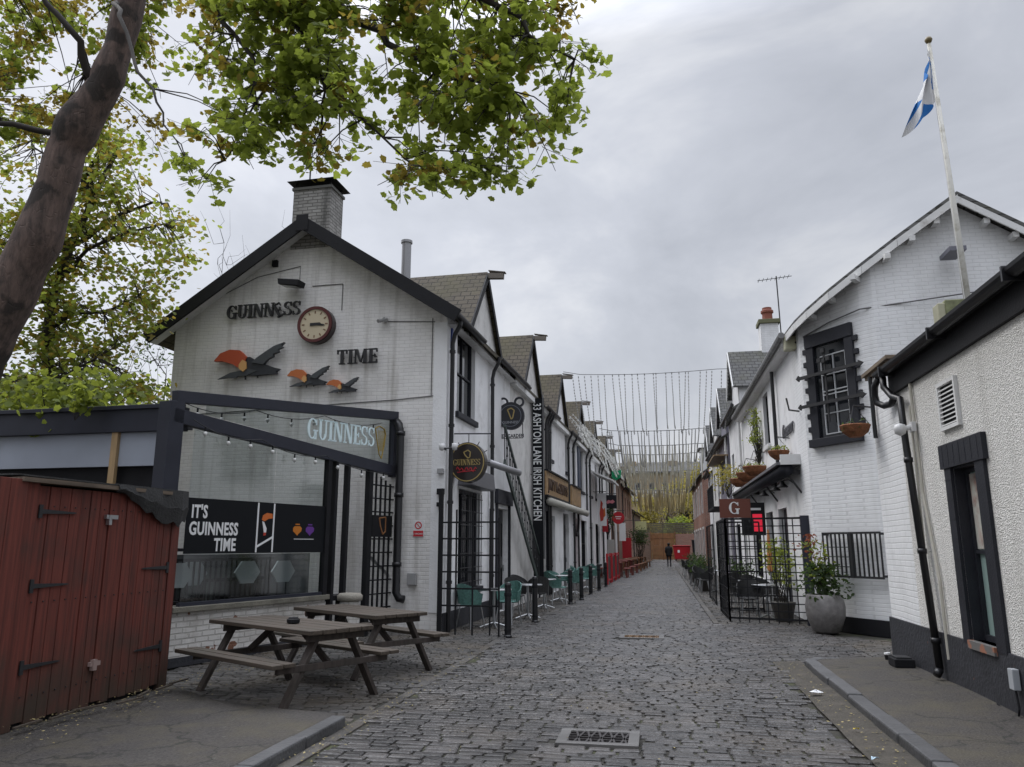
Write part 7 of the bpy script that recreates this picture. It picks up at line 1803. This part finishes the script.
# trees and buildings beyond
bare_tree('spreading bare tree beyond the lane end', (.8, 95, 0), 9.0, 4.0, 71, m=mat('pale bark', (.11, .085, .06), .9), n=14, r=.10, leaf=(LEAF_Y, 3, .22))
def far_tree(label, loc, rad, n, m, seed):
    r_ = random.Random(seed); t = thing('broadleaf_tree', label, 'tree', loc, 0, 'trees beyond the lane end'); b = MB(); b.tube([(0, 0, 0), (.1, 0, loc[2] + rad[2] * .4), (0, 0, rad[2] * 1.0)], [.28, .2, .1], 8)
    cl = []
    for i in range(34):
        th = r_.uniform(0, 6.28); ph = r_.uniform(-.7, 1.5); q = r_.random() ** .4
        cl.append(Vector((rad[0] * q * math.cos(th) * math.cos(ph), rad[1] * q * math.sin(th) * math.cos(ph), rad[2] + rad[2] * .75 * q * math.sin(ph))))
        b.tube(wiggle((0, 0, rad[2] * .5), cl[-1], 3, .05, r_), [.09, .06, .04, .02], 5, cap=False)
    b.build('trunk', BARK_D, t); V, Fc = [], []
    for i in range(n): c = r_.choice(cl); add_leaf(V, Fc, c + Vector((r_.gauss(0, .16) * rad[0], r_.gauss(0, .16) * rad[1], r_.gauss(0, .09) * rad[2])), r_.uniform(.16, .42), r_, OVAL, 1.0)
    leaves_obj('crown', V, Fc, m, t)
far_tree('tall yellow green tree right of the lane end', (5.3, 98, 0), (2.6, 2.5, 6.6), 4200, LEAF_Y, 1)
far_tree('olive tree left of the lane end', (-5.5, 100, 0), (3.6, 2.5, 4.6), 4200, LEAF_Y, 2)
far_tree('low green tree behind the red waste bin', (2.6, 91, 0), (2.0, 1.6, 2.7), 3000, LEAF_C, 3)
far_tree('yellowing tree in the middle beyond the lane end', (-1.4, 106, 0), (3.6, 2.5, 4.4), 3600, LEAF_Y, 4)
far_tree('green tree on the far right beyond the brick house', (9.5, 104, 0), (4, 3, 6.5), 4200, LEAF_C, 5)
far_tree('tall olive tree on the rise right of the tenement chimneys', (4.5, 122, 2), (4.2, 3, 5.6), 4200, LEAF_Y, 6)
far_tree('broad spring green tree on the rise left of the tenement', (-7.5, 125, 2), (5.5, 3, 5.2), 4200, LEAF_C, 7)
far_tree('broad green tree covering the right of the rise', (9.5, 130, 4), (6.0, 3, 5.4), 4200, LEAF_C, 9)
far_tree('broad green tree covering the left of the rise', (-12.5, 130, 4), (6.0, 3, 5.4), 4200, LEAF_C, 10)
far_tree('green tree in front of the tenement wall', (-1.0, 128, 1.5), (4.0, 3, 4.8), 3600, LEAF_C, 8)
t = thing('tenement_building', 'long tan sandstone tenement on the rise beyond the lane', 'building', (0, 140, 0))
hs = [(-16 + i * 2.4, -14.9 + i * 2.4, z, z + 1.9) for i in range(13) for z in (3.5, 7.0, 10.6)]
b = MB(); wall(b, FA, -17, 16, 0, 14.4, hs, .3); b.build('wall', TAN_STONE, t)
for h in hs: window(t, FA, *h, d=-.2, bars=(0, 1), frame=TRIM_WHITE, fw=.09)
roof_slab(t, [(-17.3, -.4, 14.3), (16.3, -.4, 14.3), (16.3, 5, 16.6), (-17.3, 5, 16.6)], .2, SLATE)
b = MB()
for x in (-12, -5.5, 1.8, 8.8, 14): b.box(x, x + 1.8, 3, 4, 14.4, 16.6)
b.build('chimney', TAN_STONE, t)
t = thing('tenement_building', 'lower tan building block beyond the trees left of centre', 'building', (-3.5, 118, 0))
hs = [(-3.4 + i * 2.0, -2.4 + i * 2.0, z, z + 1.6) for i in range(4) for z in (1.5, 4.8)]
b = MB(); wall(b, FA, -4, 4.2, 0, 8.2, hs, .2); b.build('wall', TAN_STONE, t)
for h in hs: window(t, FA, *h, d=-.15, bars=(0, 1), frame=TRIM_WHITE, fw=.09)
roof_slab(t, [(-4.3, -.3, 8.1), (4.5, -.3, 8.1), (4.5, 4, 10), (-4.3, 4, 10)], .2, SLATE)
b = MB()
for i in range(30):
    for j in range(6):
        def hz(x, y): return max(0, (y - 110) * .09) * (1 + .3 * noise.noise(Vector((x * .02, y * .02, 0)))) - .05
        x0, x1, y0, y1 = -150 + i * 10, -140 + i * 10, 90 + j * 20, 110 + j * 20
        b.poly([(x0, y0, hz(x0, y0)), (x1, y0, hz(x1, y0)), (x1, y1, hz(x1, y1)), (x0, y1, hz(x0, y1))])
struct(b.build('hill', mat('hill grass', (.09, .10, .035), .9, var=.4, vscale=.2), smooth=True))

# ============================================================ PERSON
def person(label, loc, rz):
    t = thing('person', label, 'person', loc, rz)
    def skin(name, joints, edges, m, sub=2):
        me = bpy.data.meshes.new(name); me.from_pydata([j[0] for j in joints], edges, []); o = bpy.data.objects.new(name, me); COL.objects.link(o); o.parent = t
        me.materials.append(m); md = o.modifiers.new('skin', 'SKIN'); md.use_smooth_shade = True
        for i, j in enumerate(joints): me.skin_vertices[0].data[i].radius = j[1]; me.skin_vertices[0].data[i].use_root = (i == 0)
        s = o.modifiers.new('sub', 'SUBSURF'); s.levels = sub; s.render_levels = sub; return o
    J = [((0, 0, .94), (.15, .11)), ((0, 0, 1.15), (.145, .10)), ((0, .01, 1.38), (.18, .12)), ((0, 0, 1.50), (.06, .06)), ((0, -.0, 1.60), (.075, .09)), ((0, -.01, 1.70), (.07, .085)),
         ((-.2, 0, 1.42), (.065, .065)), ((-.25, .03, 1.16), (.05, .05)), ((-.2, -.12, .98), (.042, .042)), ((-.17, -.2, .96), (.035, .03)),
         ((.2, 0, 1.42), (.065, .065)), ((.25, .03, 1.16), (.05, .05)), ((.2, -.12, .98), (.042, .042)), ((.17, -.2, .96), (.035, .03)),
         ((-.09, 0, .86), (.09, .09)), ((-.1, -.1, .50), (.065, .065)), ((-.1, .04, .1), (.045, .045)), ((-.1, -.12, .04), (.04, .035)),
         ((.09, 0, .86), (.09, .09)), ((.1, .02, .48), (.065, .065)), ((.1, .22, .12), (.045, .045)), ((.1, .1, .04), (.04, .035))]
    Ed = [(0, 1), (1, 2), (2, 3), (3, 4), (4, 5), (2, 6), (6, 7), (7, 8), (8, 9), (2, 10), (10, 11), (11, 12), (12, 13), (0, 14), (14, 15), (15, 16), (16, 17), (0, 18), (18, 19), (19, 20), (20, 21)]
    skin('body', J, Ed, mat('dark trousers', (.015, .016, .02), .7))
    b = MB(); b.lathe([(.20, .78), (.215, .9), (.19, 1.1), (.215, 1.3), (.21, 1.42), (.12, 1.5), (.07, 1.52)], n=18); o = b.build('coat', mat('black coat', (.012, .012, .014), .8), t, smooth=True)
    for v in o.data.vertices: v.co.y *= .68
    b = MB(); b.lathe([(.0, 1.56), (.085, 1.58), (.1, 1.66), (.085, 1.74), (.0, 1.78)], (0, .02, 0), 14); b.build('hair', mat('dark hair', (.015, .012, .01), .6), t, smooth=True)
person('person in a black coat walking up the middle of the lane', (.62, 59.5, 0), R(180))
